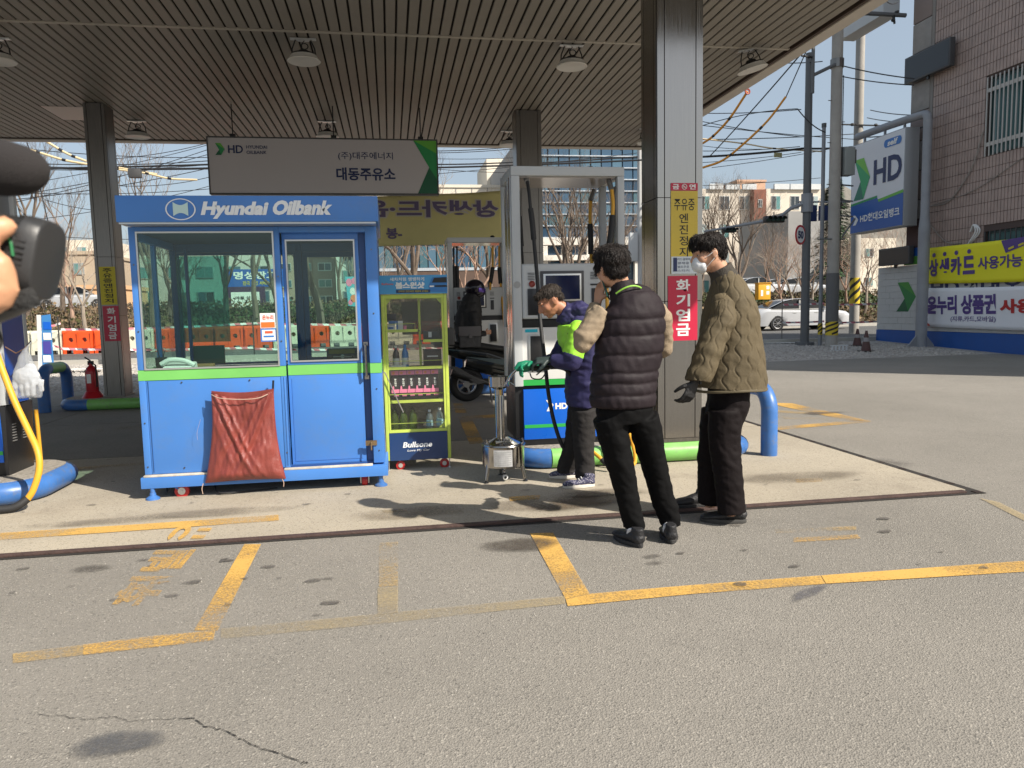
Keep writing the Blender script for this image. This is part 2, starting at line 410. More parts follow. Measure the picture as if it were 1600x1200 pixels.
OCH = (.58, .345, .085)
PW = [M_worn('road_paint_bright', OCH, .62, 95, soft=.18), M_worn('road_paint_worn', OCH, .50, 85, soft=.2), M_worn('road_paint_faint', (.50, .34, .13), .34, 70, soft=.25), M_worn('road_paint_ghost', (.40, .32, .19), .30, 60, soft=.4)]
def mark(px, lvl, z=.0045, name='painted_line', parent=None):
    P = [G(*p, z) for p in px]; m = MB(); m.poly([(p.x, p.y, z) for p in P])
    return m.build(name, PW[lvl], parent or LOT)
ZC = .0175
for px, lvl, z in [
    ([(-40, 835), (200, 820), (435, 804), (436, 813), (210, 829), (-40, 846)], 0, ZC),
    ([(382, 850), (408, 850), (340, 985), (303, 985)], 0, .0045),
    ([(240, 993.3), (336, 985), (334, 1000), (240, 1011)], 0, .0045), ([(130, 1007), (239.9, 993.3), (239.9, 1011), (130, 1023)], 1, .0045), ([(20, 1021), (129.9, 1007), (129.9, 1023), (20, 1036)], 2, .0045),
    ([(592, 848), (622, 846), (622, 915), (592, 917)], 2, .0045), ([(590, 918), (622, 916), (622, 958), (590, 961)], 3, .0045),
    ([(345, 982), (560, 962), (882, 931), (884, 943), (560, 978), (345, 998)], 3, .0045),
    ([(828, 833), (864, 832), (921, 927), (884, 936)], 0, .0045), ([(884, 936.5), (921, 927.5), (1080, 914), (1080, 928), (887, 947)], 0, .0045),
    ([(1080, 914), (1282, 899), (1290, 912), (1080, 928)], 1, .0045), ([(1283, 898.8), (1602, 876), (1602, 893), (1291, 911.8)], 0, .0045),
    ([(1210, 827), (1338, 822), (1338, 828), (1212, 833)], 2, .0045), ([(1240, 840), (1340, 835), (1345, 841), (1240, 847)], 1, .0045),
    ([(1195, 629), (1238, 630), (1362, 658), (1330, 658)], 1, .0045), ([(1200, 668), (1340, 656), (1362, 659), (1200, 673)], 1, .0045),
    ([(1205, 641), (1270, 643), (1275, 647), (1205, 644)], 2, .0045), ([(1222, 650), (1295, 653), (1297, 656), (1225, 654)], 2, .0045),
    ([(1530, 778), (1560, 784), (1605, 806), (1605, 816)], 3, .0045),
    ([(1243, 748), (1285, 747), (1285, 752), (1245, 754)], 1, ZC), ([(1120, 752), (1160, 752), (1160, 757), (1120, 757)], 2, ZC),
    ([(795, 776), (845, 773), (842, 780), (797, 783)], 1, ZC), ([(150, 671), (225, 664), (225, 668), (150, 676)], 2, ZC),
    ([(100, 732), (225, 722), (225, 726), (100, 736)], 2, ZC),
    ([(716, 652), (736, 652), (756, 692), (734, 694)], 1, ZC), ([(708, 630), (722, 630), (730, 645), (712, 645)], 1, ZC),
    ([(722, 650), (782, 647), (782, 652), (722, 655)], 1, ZC), ([(597, 797), (625, 795), (640, 799), (600, 801)], 3, ZC)]:
    mark(px, lvl, z)
# worn lettering painted across the bay, read from the left
def GP(z=.0045):
    P00, P10, P01, P11 = [G(*p, 0) for p in ((165, 948), (278, 822), (235, 948), (338, 822))]
    def fn(s, t):
        a = P00.lerp(P10, s); b = P01.lerp(P11, s); q = a.lerp(b, t); return V((q.x, q.y, .0205 if q.y > 4.80 else .0045))
    return fn
fnp = GP()
vs, fs, _ = glyphs('휘발유', .035)
mlo = MB(); mlo.add([fnp(s, 1-t) for s, t in vs], fs)
keep = [f for f in mlo.f if all(mlo.v[i][1] < 4.70 for i in f)]; hi = [f for f in mlo.f if all(mlo.v[i][1] > 4.80 for i in f)]
for ff in (keep, hi):
    if ff:
        q = MB(); q.v = mlo.v; q.f = ff; q.m = [0]*len(ff); q.build('painted_lettering', M_worn('lettering_paint', OCH, .56, 80, soft=.2), LOT)

# stains, a dark patch and the crack
def stain(px, py, rx, ry, z, col, amt, nm, seed=0, rz=0):
    c = G(px, py, z); m = MB(); n = 26; pts = []
    for k in range(n):
        a = 2*pi*k/n; r = 1+.25*noise.noise(V((cos(a)*1.3, sin(a)*1.3, seed)))
        x = cos(a)*rx*r; y = sin(a)*ry*r
        pts.append((c.x+x*cos(rz)-y*sin(rz), c.y+x*sin(rz)+y*cos(rz), z))
    inner = [(c.x+(p[0]-c.x)*.62, c.y+(p[1]-c.y)*.62, z) for p in pts]
    m.add(pts+inner+[(c.x, c.y, z)], [(i, (i+1) % n, n+(i+1) % n, n+i) for i in range(n)]+[(n+i, n+(i+1) % n, 2*n) for i in range(n)])
    o = m.build('stain_patch', M_worn(nm, col, amt, 60, big=2.5, soft=.3, fade=True), LOT)
    at = o.data.attributes.new('fade', 'FLOAT', 'POINT')
    for i, vv in enumerate(at.data): vv.value = 0 if i < n else (.8 if i < 2*n else .95)
    return o
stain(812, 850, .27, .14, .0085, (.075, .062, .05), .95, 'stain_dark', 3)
stain(140, 888, .13, .07, .0085, (.09, .08, .07), .75, 'stain_b', 5)
stain(185, 1160, .17, .085, .0085, (.09, .092, .10), .52, 'dark_patch_c', 8)  # soft bluish dark patch on the near asphalt
stain(1285, 645, .30, .14, .0085, (.10, .09, .085), .7, 'stain_d', 9)
stain(875, 785, .55, .22, .0215, (.12, .09, .06), .55, 'stain_e', 12)
stain(1345, 725, .5, .3, .0085, (.13, .12, .11), .45, 'stain_f', 14)
stain(1265, 925, .17, .04, .0085, (.10, .10, .12), .55, 'stain_g', 15, .5)
stain(330, 800, .7, .12, .0215, (.22, .19, .15), .4, 'stain_i', 23)
stain(1240, 745, .6, .2, .0215, (.20, .17, .13), .45, 'stain_j', 24)
stain(150, 815, .5, .10, .0215, (.22, .19, .15), .4, 'stain_k', 25)
stain(940, 770, .4, .15, .0215, (.14, .11, .08), .55, 'stain_l', 26)
stain(650, 800, .5, .18, .0215, (.22, .18, .13), .35, 'stain_h', 17)
random.seed(21)
for k in range(34):
    px = random.choice([random.uniform(30, 560), random.uniform(900, 1560)]); py = random.uniform(872, 960) if px < 600 else random.uniform(800, 930)
    stain(px, py, random.uniform(.015, .05), random.uniform(.01, .025), .0085, (.09, .08, .07), .7, 'drip', k) if False else None
mm = MB()
for k in range(34):
    px = random.choice([random.uniform(10, 560), random.uniform(900, 1560)]); py = random.uniform(872, 960) if px < 600 else random.uniform(800, 920)
    c = G(px, py, .0085); r = random.uniform(.012, .05); n = 9
    if c.y > 4.6: continue
    mm.poly([(c.x+cos(2*pi*i/n)*r*random.uniform(.7, 1.3), c.y+sin(2*pi*i/n)*r*.6*random.uniform(.7, 1.3), .0085) for i in range(n)])
for k in range(40):
    px = random.uniform(30, 1500); py = random.uniform(700, 800)
    c = G(px, py, .0215); r = random.uniform(.01, .035); n = 8
    if c.y < 4.9 or c.x > 4.0: continue
    mm.poly([(c.x+cos(2*pi*i/n)*r*random.uniform(.7, 1.6), c.y+sin(2*pi*i/n)*r*.6*random.uniform(.7, 1.3), .0215) for i in range(n)])
tag(mm.build('oil_spots', M_worn('spots', (.10, .09, .08), .50, 60, soft=.35), LOT), kind='stuff')
cp = [(60, 1117), (103, 1119), (140, 1124), (180, 1119), (200, 1127), (260, 1123), (305, 1122), (318, 1133), (350, 1141), (368, 1150), (385, 1158), (410, 1170), (440, 1177), (470, 1190), (482, 1193)]
m = MB(); pv = None; random.seed(4); fine = []
for i in range(len(cp)-1):
    for k in range(6):
        t = k/6; fine.append((cp[i][0]*(1-t)+cp[i+1][0]*t+random.uniform(-1.5, 1.5), cp[i][1]*(1-t)+cp[i+1][1]*t+random.uniform(-1.6, 1.6)))
fp = [G(*p, .0045) for p in fine]
for i in range(len(fp)-1):
    a, b = fp[i], fp[i+1]; wd = random.uniform(.0008, .0035) if fine[i][0] > 280 else random.uniform(.0005, .0016)
    m.quad((a.x, a.y-wd, .0045), (b.x, b.y-wd, .0045), (b.x, b.y+wd, .0045), (a.x, a.y+wd, .0045))
m.build('surface_crack', M('crack_dark', (.03, .028, .025), .95), LOT)
# loose grit on the asphalt
m = MB(); random.seed(11)
for k in range(2600):
    x = random.uniform(-4, 5); y = random.uniform(1.6, 8.5) if random.random() < .8 else random.uniform(8, 14); x *= (.3+y*.16)
    if 4.6 < y and x < 4.3: continue
    r = random.uniform(.0016, .0045); z0 = 0
    m.add([(x-r, y, z0), (x, y-r, z0), (x+r, y, z0), (x, y+r, z0), (x+random.uniform(-r, r)*.5, y, z0+r*1.2)], [(0, 1, 4), (1, 2, 4), (2, 3, 4), (3, 0, 4)])
tag(m.build('loose_grit', M('grit_stone', (.34, .32, .29), .9), None), 'tiny loose grit scattered over the worn asphalt', 'grit', kind='stuff')
# gravel
m = MB()
for k in range(9000):
    if random.random() < .62: x = random.uniform(-16, -3.5); y = random.uniform(15.6, 22.3)
    else: x = random.uniform(9, 15.4); y = random.uniform(17.3, 22.3)
    z = 0 if y < 17.2 else (y-17.2)/5.4*.16
    r = random.uniform(.02, .06); a = random.uniform(0, 6)
    vs = [(x+cos(a+i*1.57)*r*random.uniform(.7, 1.2), y+sin(a+i*1.57)*r*random.uniform(.7, 1.2), z) for i in range(4)]
    m.add(vs+[(x+random.uniform(-.3, .3)*r, y+random.uniform(-.3, .3)*r, z+r*random.uniform(.5, .9))], [(0, 1, 4), (1, 2, 4), (2, 3, 4), (3, 0, 4)])
tag(m.build('loose_gravel', M('gravel_stone', (.40, .37, .34), .9, var=.4, vscale=9)), 'pale loose gravel spread between the forecourt and the road', 'gravel', kind='stuff')
for px in ([(75, 576), (160, 573.5), (160, 575), (75, 577.5)], [(120, 562), (161, 561), (161, 562.4), (120, 562.6)], [(590, 566), (700, 563), (700, 564.2), (590, 567.4)], [(1190, 535), (1245, 534), (1245, 535), (1190, 536)]):
    pp = [G(*p, .19) for p in px]; m = MB(); m.poly([(p.x, p.y, .17+(p.y-22.6)/12.8*.04+.008) for p in pp]); m.build('lane_line', M('white_road_paint', (.65, .65, .62), .8), ROAD)

# ================================================================ CANOPY
CZ = 4.65
CAN = empty('station_canopy', (-3, 9.4, CZ), 'wide flat station canopy with a slatted beige underside above the pumps', 'canopy')
CPANEL = M('ceiling_panel_beige', (.255, .23, .195), .5, var=.16, vscale=1.2, dirt=((.16, .14, .11), 2.2, .35))
pitch = .127; X0 = -12.0; n = int((5.20-X0)/pitch)
pm = {}
for si, (ya, yb) in enumerate(((3.74, 9.205), (9.225, 14.86))):
    me = None
    for i in range(n):
        if me is None:
            m = MB(); w0 = pitch-.020
            m.add([(0, ya, .012), (.006, ya, 0), (w0-.006, ya, 0), (w0, ya, .012), (0, yb, .012), (.006, yb, 0), (w0-.006, yb, 0), (w0, yb, .012)],
                  [(0, 1, 5, 4), (1, 2, 6, 5), (2, 3, 7, 6)])
            o = m.build('ceiling_panel', CPANEL, CAN); o.location = (X0, 0, CZ); me = o.data
        else:
            o = bpy.data.objects.new('ceiling_panel', me); COL.objects.link(o); o.parent = CAN; o.matrix_parent_inverse = wm(CAN).inverted()
            o.location = (X0+i*pitch, 0, CZ + random.uniform(-.0015, .0015))
m = MB(); m.box(X0, 5.2, 3.74, 14.88, CZ+.03, CZ+.05); m.build('ceiling_backing', M('ceiling_void', (.03, .024, .02), .9), CAN)
m = MB(); m.box(X0, 5.16, 9.19, 9.24, CZ-.006, CZ+.012); m.build('cover_strip', M('cover_strip_paint', (.42, .38, .32), .5), CAN)
TRIM = M('brown_gutter_trim', (.06, .038, .026), .6); FASC = M('fascia_paint', (.52, .47, .41), .5, var=.06)
m = MB(); m.box(5.17, 5.21, 3.74, 14.90, CZ-.015, CZ+.04); m.box(X0, 5.17, 14.87, 14.90, CZ-.015, CZ+.04); m.build('gutter_trim', TRIM, CAN)
m = MB(); m.box(5.212, 5.40, 3.70, 15.08, CZ-.03, CZ+.62); m.build('fascia', FASC, CAN, bevel=.008)
m = MB(); m.box(X0, 5.209, 14.903, 15.08, CZ-.03, CZ+.62); m.build('fascia', FASC, CAN, bevel=.008)
m = MB(); m.box(X0, 5.209, 3.70, 3.737, CZ-.03, CZ+.62); m.build('fascia', FASC, CAN, bevel=.008)
m = MB(); m.box(X0, 5.39, 3.71, 15.07, CZ+.06, CZ+.10); m.build('roof_deck', DGREY, CAN)
m = MB(); a = G(60, 165, CZ-.004); m.quad((-5.14, 12.7, CZ-.006), (-4.45, 12.7, CZ-.006), (-4.3, 14.0, CZ-.006), (-5.14, 12.72, CZ-.006)) if False else m.box(-5.14, -4.46, 12.7, 13.5, CZ-.006, CZ-.001)
m.build('ceiling_light_patch', M('light_patch_tone', (.62, .52, .46), .5), CAN)  # added pale panel, light on the ceiling put into its colour

def lamp_proto(loc, label, first=None):
    x, y = loc
    if first is None:
        t = empty('canopy_lamp', (x, y, CZ), label, 'lamp', 'round lamps hanging from the canopy')
        m = MB(); m.box(x-.22, x+.22, y-.05, y+.05, CZ-.03, CZ-.006); m.box(x-.10, x+.10, y-.07, y+.07, CZ-.045, CZ-.03); m.build('mounting_plate', ALU, t, bevel=.004)
        for s in (-1, 1):
            m = MB(); m.tube([(x+s*.13, y, CZ-.04), (x+s*.19, y, CZ-.22), (x+s*.20, y, CZ-.36)], .012, 6); m.build('bracket_arm', BLACK, t)
        m = MB(); m.lathe((x, y, CZ-.37), [(.05, .12), (.09, .10), (.10, .04), (.21, .03), (.225, 0), (.22, -.02)][::-1], 22); m.build('heat_sink', BLACK, t)
        m = MB()
        m.tube(arc((x+.02, y, CZ-.17), (1, 0, 0), (0, 0, 1), .06, 0, 360, 16), .010, 6)
        m.tube([(x+.02, y, CZ-.05), (x-.03, y+.01, CZ-.12), (x-.02, y, CZ-.26)], .008, 5); m.build('power_lead', RUBBER, t)
        m = MB(); m.lathe((x, y, CZ-.50), [(.001, .012), (.25, .012), (.27, 0), (.285, .015), (.255, .05), (.225, .125), (.20, .13), (.001, .13)], 30); m.build('reflector', M('lamp_reflector', (.62, .60, .56), .4), t, smooth=True)
        return t
    t = copy_tree(first); t.location = (x, y, CZ); t['label'] = label; return t
L0 = lamp_proto((-.90, 9.43), 'round hanging lamp near the ceiling seam, left of centre over the booth')
L0.scale = (.68, .68, .54)
for (x, y, l) in ((2.33, 9.33, 'round hanging lamp near the ceiling seam, above the gap beside the thick front column'), (4.62, 9.25, 'tilted round lamp close to the slanting canopy edge, right of the front column'),
                  (-4.36, 9.75, 'round lamp cut off by the left edge of the photo'), (-4.02, 13.5, 'round lamp just right of the far left column top'), (-.94, 13.3, 'round lamp half hidden behind the hanging white board'),
                  (2.25, 13.75, 'round lamp peeking out left of the middle far column'), (4.75, 13.4, 'round lamp peeking out left of the thick front column')):
    q = lamp_proto((x, y), l, L0)
    if x > 4.5 and y < 10: q.rotation_euler = (0, radians(-14), 0)

# ---------------------------------------------------------------- columns
def column(x0, x1, y0, y1, z0, label, steel, groove=.035):
    t = empty('canopy_column', ((x0+x1)/2, (y0+y1)/2, z0), label, 'column')
    m = MB(); m.box(x0+.02, x1-.02, y0+.02, y1-.02, z0, CZ-.008); m.build('core', TRIM, t)
    zs = [z0+.02, z0+1.25, z0+2.15, CZ-.01] if z0 < 1 else [z0, CZ-.01]
    wd = (x1-x0)
    cuts = [0, .16, .84, 1]
    for a, b in zip(zs, zs[1:]):
        for side in range(4):
            for c0, c1 in zip(cuts, cuts[1:]):
                m = MB(); e = .004; za, zb = a+.003, b-.003
                if side == 0: m.box(x0+wd*c0+e, x0+wd*c1-e, y0, y0+.018, za, zb)
                if side == 1: m.box(x0+wd*c0+e, x0+wd*c1-e, y1-.018, y1, za, zb)
                d = y1-y0-.04
                if side == 2: m.box(x0, x0+.018, y0+.02+d*c0+e, y0+.02+d*c1-e, za, zb)
                if side == 3: m.box(x1-.018, x1, y0+.02+d*c0+e, y0+.02+d*c1-e, za, zb)
                m.build('steel_panel', steel, t)
    m = MB(); m.box(x0-.01, x1+.01, y0-.01, y1+.01, z0-.01, z0+.02); m.build('foot_plate', STEELD, t)
    return t
COLB = column(2.33, 2.75, 6.33, 6.75, .2, 'thick stainless steel column in front, with red and yellow warning notices on it', STEEL)
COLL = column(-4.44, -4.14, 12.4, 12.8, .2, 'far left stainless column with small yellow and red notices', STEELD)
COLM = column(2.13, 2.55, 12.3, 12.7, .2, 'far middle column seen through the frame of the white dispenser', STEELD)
column(-11.2, -10.8, 6.33, 6.75, .2, 'steel column beyond the left edge', STEELD) if False else None

def notice(name, x0, z0, x1, z1, Y, mat, label, cat='notice', parent=None):
    t = empty(name, ((x0+x1)/2, Y, z0), label, cat)
    m = MB(); m.box(x0, x1, Y-.004, Y, z0, z1); m.build('sheet', mat, t); return t
YB = 6.33-.003
f = FR(YB-.006)
a = AY(1048, 288, YB); b = AY(1088, 302, YB)
t = notice('no_smoking_notice', a.x, 2.41, 2.70, 2.475, YB, RED, 'narrow red no smoking strip topping the yellow notice on the thick column')
lettering('금', f, a.x+.015, 2.42, a.x+.075, 2.465, WINK, t, .03); lettering('연', f, 2.62, 2.42, 2.68, 2.465, WINK, t, .03)
m = MB(); c = V(((a.x+2.70)/2, YB-.006, 2.443)); m.tube(arc(c, (1, 0, 0), (0, 0, 1), .022, 0, 360, 20), .003, 5); m.tube([c+V((-.015, 0, .015)), c+V((.015, 0, -.015))], .003, 5); m.tube([c+V((-.014, 0, -.003)), c+V((.012, 0, -.003))], .003, 5); m.build('symbol', WINK, t)
t = notice('engine_off_notice', a.x, 1.69, 2.70, 2.407, YB, M('old_yellow_sheet', (.60, .44, .05), .4, bump=.25, bscale=7, var=.06), 'tall yellow engine stop notice with black lettering on the thick column')
lettering('주유중', f, a.x+.03, 2.24, 2.67, 2.34, INK, t, .005); lettering('엔진정지', f, 2.53, 1.83, 2.61, 2.22, INK, t, .01, vert=True)
m = MB(); m.box(a.x+.003, 2.697, YB-.007, YB-.0045, 1.69, 1.84); m.build('leaflet', M('pale_leaflet', (.60, .66, .70), .4), t)
f2 = FR(YB-.009)
m = MB(); m.poly([f2(a.x+.02, 1.71), f2(a.x+.055, 1.71), f2(a.x+.055, 1.83), f2(a.x+.02, 1.83)]); m.build('bottle_print', NINK, t)
for k, s in enumerate(('카드결제하세요', '결제중', '셀프주유', '스티커')): lettering(s, f2, 2.51, 1.805-k*.033, 2.51+(.17 if k == 0 else .11), 1.827-k*.033, NINK, t)
t = notice('no_fire_notice', 2.425, 1.10, 2.70, 1.672, YB, RED, 'large red no fire notice with white lettering on the thick column')
lettering('화기엄금', f, 2.50, 1.13, 2.63, 1.65, WINK, t, .03, vert=True)
YL = 12.4-.003; f = FR(YL-.006)
t = notice('engine_off_notice', -4.38, 1.62, -4.15, 2.20, YL, SYEL, 'small yellow notice on the far left column')
lettering('주유중엔진정지', f, -4.33, 1.64, -4.20, 2.18, INK, t, .02, vert=True)
t = notice('no_fire_notice', -4.37, 1.06, -4.14, 1.60, YL, RED, 'small red notice below the yellow one on the far left column')
lettering('화기엄금', f, -4.31, 1.08, -4.19, 1.58, WINK, t, .03, vert=True)

# hanging board
t = empty('hanging_board', (-.92, 12.4, 3.3), 'long white board with the station name hung under the canopy', 'sign board')
BW = M('board_white', (.50, .47, .48), .4)
m = MB(); m.box(-2.66, .825, 12.30, 12.42, 3.30, 4.13); m.build('board', BW, t)
m = MB()
for q in ((-2.68, .845, 4.13, 4.15), (-2.68, .845, 3.28, 3.30)): m.box(q[0], q[1], 12.29, 12.43, q[2], q[3])
m.box(-2.68, -2.66, 12.29, 12.43, 3.30, 4.13); m.box(.825, .845, 12.29, 12.43, 3.30, 4.13); m.build('frame', DGREY, t)
f = FR(12.295)
chevron(f, -2.56, 3.87, -2.42, 4.05, t, [G1, G2, G3])
lettering('HD', f, -2.37, 3.90, -2.15, 4.02, NINK, t, .02); lettering('HYUNDAI', f, -2.10, 3.97, -1.79, 4.02, NINK, t, .01); lettering('OILBANK', f, -2.10, 3.89, -1.80, 3.94, NINK, t, .01)
lettering('(주)대주에너지', f, -.72, 3.81, .13, 3.94, NINK, t, .004); lettering('대동주유소', f, -.76, 3.50, .16, 3.70, NINK, t, .028)
flat('corner_emblem', f, [[(.46, 4.128), (.823, 4.128), (.823, 3.93)], [(.46, 4.128), (.823, 3.93), (.823, 3.52), (.70, 3.71)], [(.70, 3.71), (.823, 3.52), (.823, 3.302), (.51, 3.302)]], [G1, G2, G3], t)
for x in (-2.30, -.78, .58):
    m = MB(); m.tube([(x, 12.36, 4.15), (x, 12.36, CZ)], .009, 6); m.box(x-.04, x+.04, 12.33, 12.39, 4.15, 4.20); m.build('hanger_rod', BLACK, t)

# yellow banner seen from its back
CLOTHY = M('banner_yellow_back', (.66, .60, .27), .8, bump=.1, bscale=14, var=.05)
def cloth(name, fn3, nu, nv, mat, parent=None, thick=0):
    m = MB(); vs = [fn3(i/nu, j/nv) for j in range(nv+1) for i in range(nu+1)]
    m.add(vs, [(j*(nu+1)+i, j*(nu+1)+i+1, (j+1)*(nu+1)+i+1, (j+1)*(nu+1)+i) for j in range(nv) for i in range(nu)])
    o = m.build(name, mat, parent, smooth=True)
    if thick:
        so_ = o.modifiers.new('s', 'SOLIDIFY'); so_.thickness = thick; so_.offset = 0
    return o
t = empty('promotion_banner', (.3, 14.3, 2.7), 'yellow cloth banner behind the pumps, its lettering mirrored from the back', 'banner')
def bfn(s, tt):
    x = -3.0+5.2*s; ztop = 3.50+.17*s-.04*sin(pi*s); zb = 2.66+.03*s-.03*sin(pi*s)
    return V((x, 14.3+.03*sin(9*s+3*tt)+.02*sin(23*s), ztop+(zb-ztop)*tt))
cloth('cloth', bfn, 60, 12, CLOTHY, t, .004)
def bt(a, z):
    s = (a+3.0)/5.2; zt = bfn(s, 0).z; zb = bfn(s, 1).z; q = bfn(s, (zt-z)/(zt-zb)); return V((a, q.y-.012, z))
def bt2(a, z): q = bt(a, z); return V((q.x, q.y-.006, q.z))
TP = M('banner_purple_back', (.15, .12, .22), .8); TW = M('banner_pale_back', (.58, .54, .47), .8)
for (s, a0, a1, z0, z1) in (('상생카드·온누리', -1.35, 2.10, 3.17, 3.49), ('-봉', -.02, .27, 2.78, 2.98)):
    if s != '-봉': lettering(s, bt, a0-.02, z0-.02, a1+.02, z1+.02, TW, t, .075, mirror=True, name='outline')
    lettering(s, bt2, a0, z0, a1, z1, TP, t, .035, mirror=True)

# ---------------------------------------------------------------- islands with painted pipe rails
KTOP = M_ground('island_top', (.26, .24, .21), (.34, .31, .27), (.4, .38, .34), fine=50, patch=.8, bump=.4, stain_amt=.5)
def island(x0, x1, y0, y1, label, greens, R=.28, zr=.10, rr=.085):
    t = empty('pump_island', ((x0+x1)/2, (y0+y1)/2, 0), label, 'pump island')
    def outline(r, x0, x1, y0, y1, n=7):
        P = []
        for cx, cy, a in ((x1-r, y0+r, -90), (x1-r, y1-r, 0), (x0+r, y1-r, 90), (x0+r, y0+r, 180)):
            for k in range(n+1):
                an = radians(a+90*k/n); P.append((cx+cos(an)*r, cy+sin(an)*r))
        return P
    ins = outline(R, x0+rr, x1-rr, y0+rr, y1-rr)
    m = MB(); m.prism([(p[0], p[1], 0) for p in ins], (0, 0, .19)); m.build('kerb_block', KTOP, t)
    O = ins; P = []
    for i in range(len(O)):
        a = V((*O[i], zr)); b = V((*O[(i+1) % len(O)], zr)); k = max(1, int((b-a).length/.12))
        for j in range(k): P.append(a.lerp(b, j/k))
    P.append(P[0])
    col = lambda p: int(any(g0 <= p.x <= g1 for g0, g1 in greens))
    i = 0
    while i < len(P)-1:
        j = i+1; c = col((P[i]+P[i+1])*.5)
        while j < len(P)-1 and col((P[j]+P[j+1])*.5) == c: j += 1
        m = MB(); m.tube(P[i:j+1], rr, 14); m.build('rail_pipe', RAILG if c else RAILB, t, smooth=True)
        i = j
    return t
island(.98, 3.30, 6.24, 7.25, 'pump island with green and blue pipe rail under the white dispenser', [(1.38, 2.84)])
island(-7.4, -2.68, 5.98, 7.08, 'pump island with blue pipe rail at the left edge of the photo', [(-6.4, -4.6)])
island(-5.10, -2.2, 12.15, 13.1, 'far pump island with green and blue rail round the left column', [(-4.6, -3.2)])
island(.9, 3.3, 12.3, 13.6, 'far pump island behind the scooter', [])
def hoop(x, ya, yb, z, label, r=.075, top=None):
    t = empty('hoop_bollard', (x, ya, 0), label, 'bollard'); R = .2
    P = [V((x, ya, 0)), V((x, ya, z-R-.15)), V((x, ya, z-R))] + arc((x, ya+R, z-R), (0, -1, 0), (0, 0, 1), R, 12, 90, 6)
    P2 = arc((x, yb-R, z-R), (0, 1, 0), (0, 0, 1), R, 12, 90, 6)[::-1] + [V((x, yb, z-R)), V((x, yb, 0))]
    m = MB(); m.tube(P, r, 16, side=V((1, 0, 0))); m.build('near_leg', RAILB, t, smooth=True)
    m = MB(); m.tube([P[-1], P2[0]], r+.0006, 16, side=V((1, 0, 0))); m.build('top_bar', top or RAILB, t, smooth=True)
    m = MB(); m.tube(P2, r, 16, side=V((1, 0, 0))); m.build('far_leg', RAILB, t, smooth=True)
hoop(3.42, 6.36, 7.1, .62, 'glossy blue hoop bollard at the right end of the island, behind the quilted jacket man', .075)
hoop(-5.22, 12.2, 13.05, .66, 'blue hoop bollard with a green top beside the fire extinguisher', .085, RAILG)
m = MB()
t = empty('fire_extinguisher', (-4.62, 12.45, .19), 'red fire extinguisher standing beside the far left column', 'fire extinguisher')
XR = M('extinguisher_red', (.45, .01, .02), .3)
m.lathe((-4.62, 12.45, .22), [(.085, 0), (.09, .02), (.09, .36), (.07, .43), (.03, .47), (.03, .50)], 18); m.build('cylinder', XR, t, smooth=True)
m = MB(); m.lathe((-4.62, 12.45, .19), [(.16, 0), (.13, .05), (.10, .10), (.09, .10)], 18); m.build('stand', XR, t, smooth=True)
m = MB(); m.box(-4.66, -4.58, 12.43, 12.47, .70, .76); m.tube([(-4.62, 12.45, .76), (-4.70, 12.45, .82)], .012, 6); m.build('handle', BLACK, t)
m = MB(); m.tube([(-4.62, 12.42, .74), (-4.52, 12.36, .70), (-4.51, 12.35, .5), (-4.52, 12.36, .36)], .012, 6); m.build('hose', RUBBER, t)
m = MB(); m.box(-4.66, -4.60, 12.355, 12.362, .42, .56); m.build('data_plate', WINK, t)
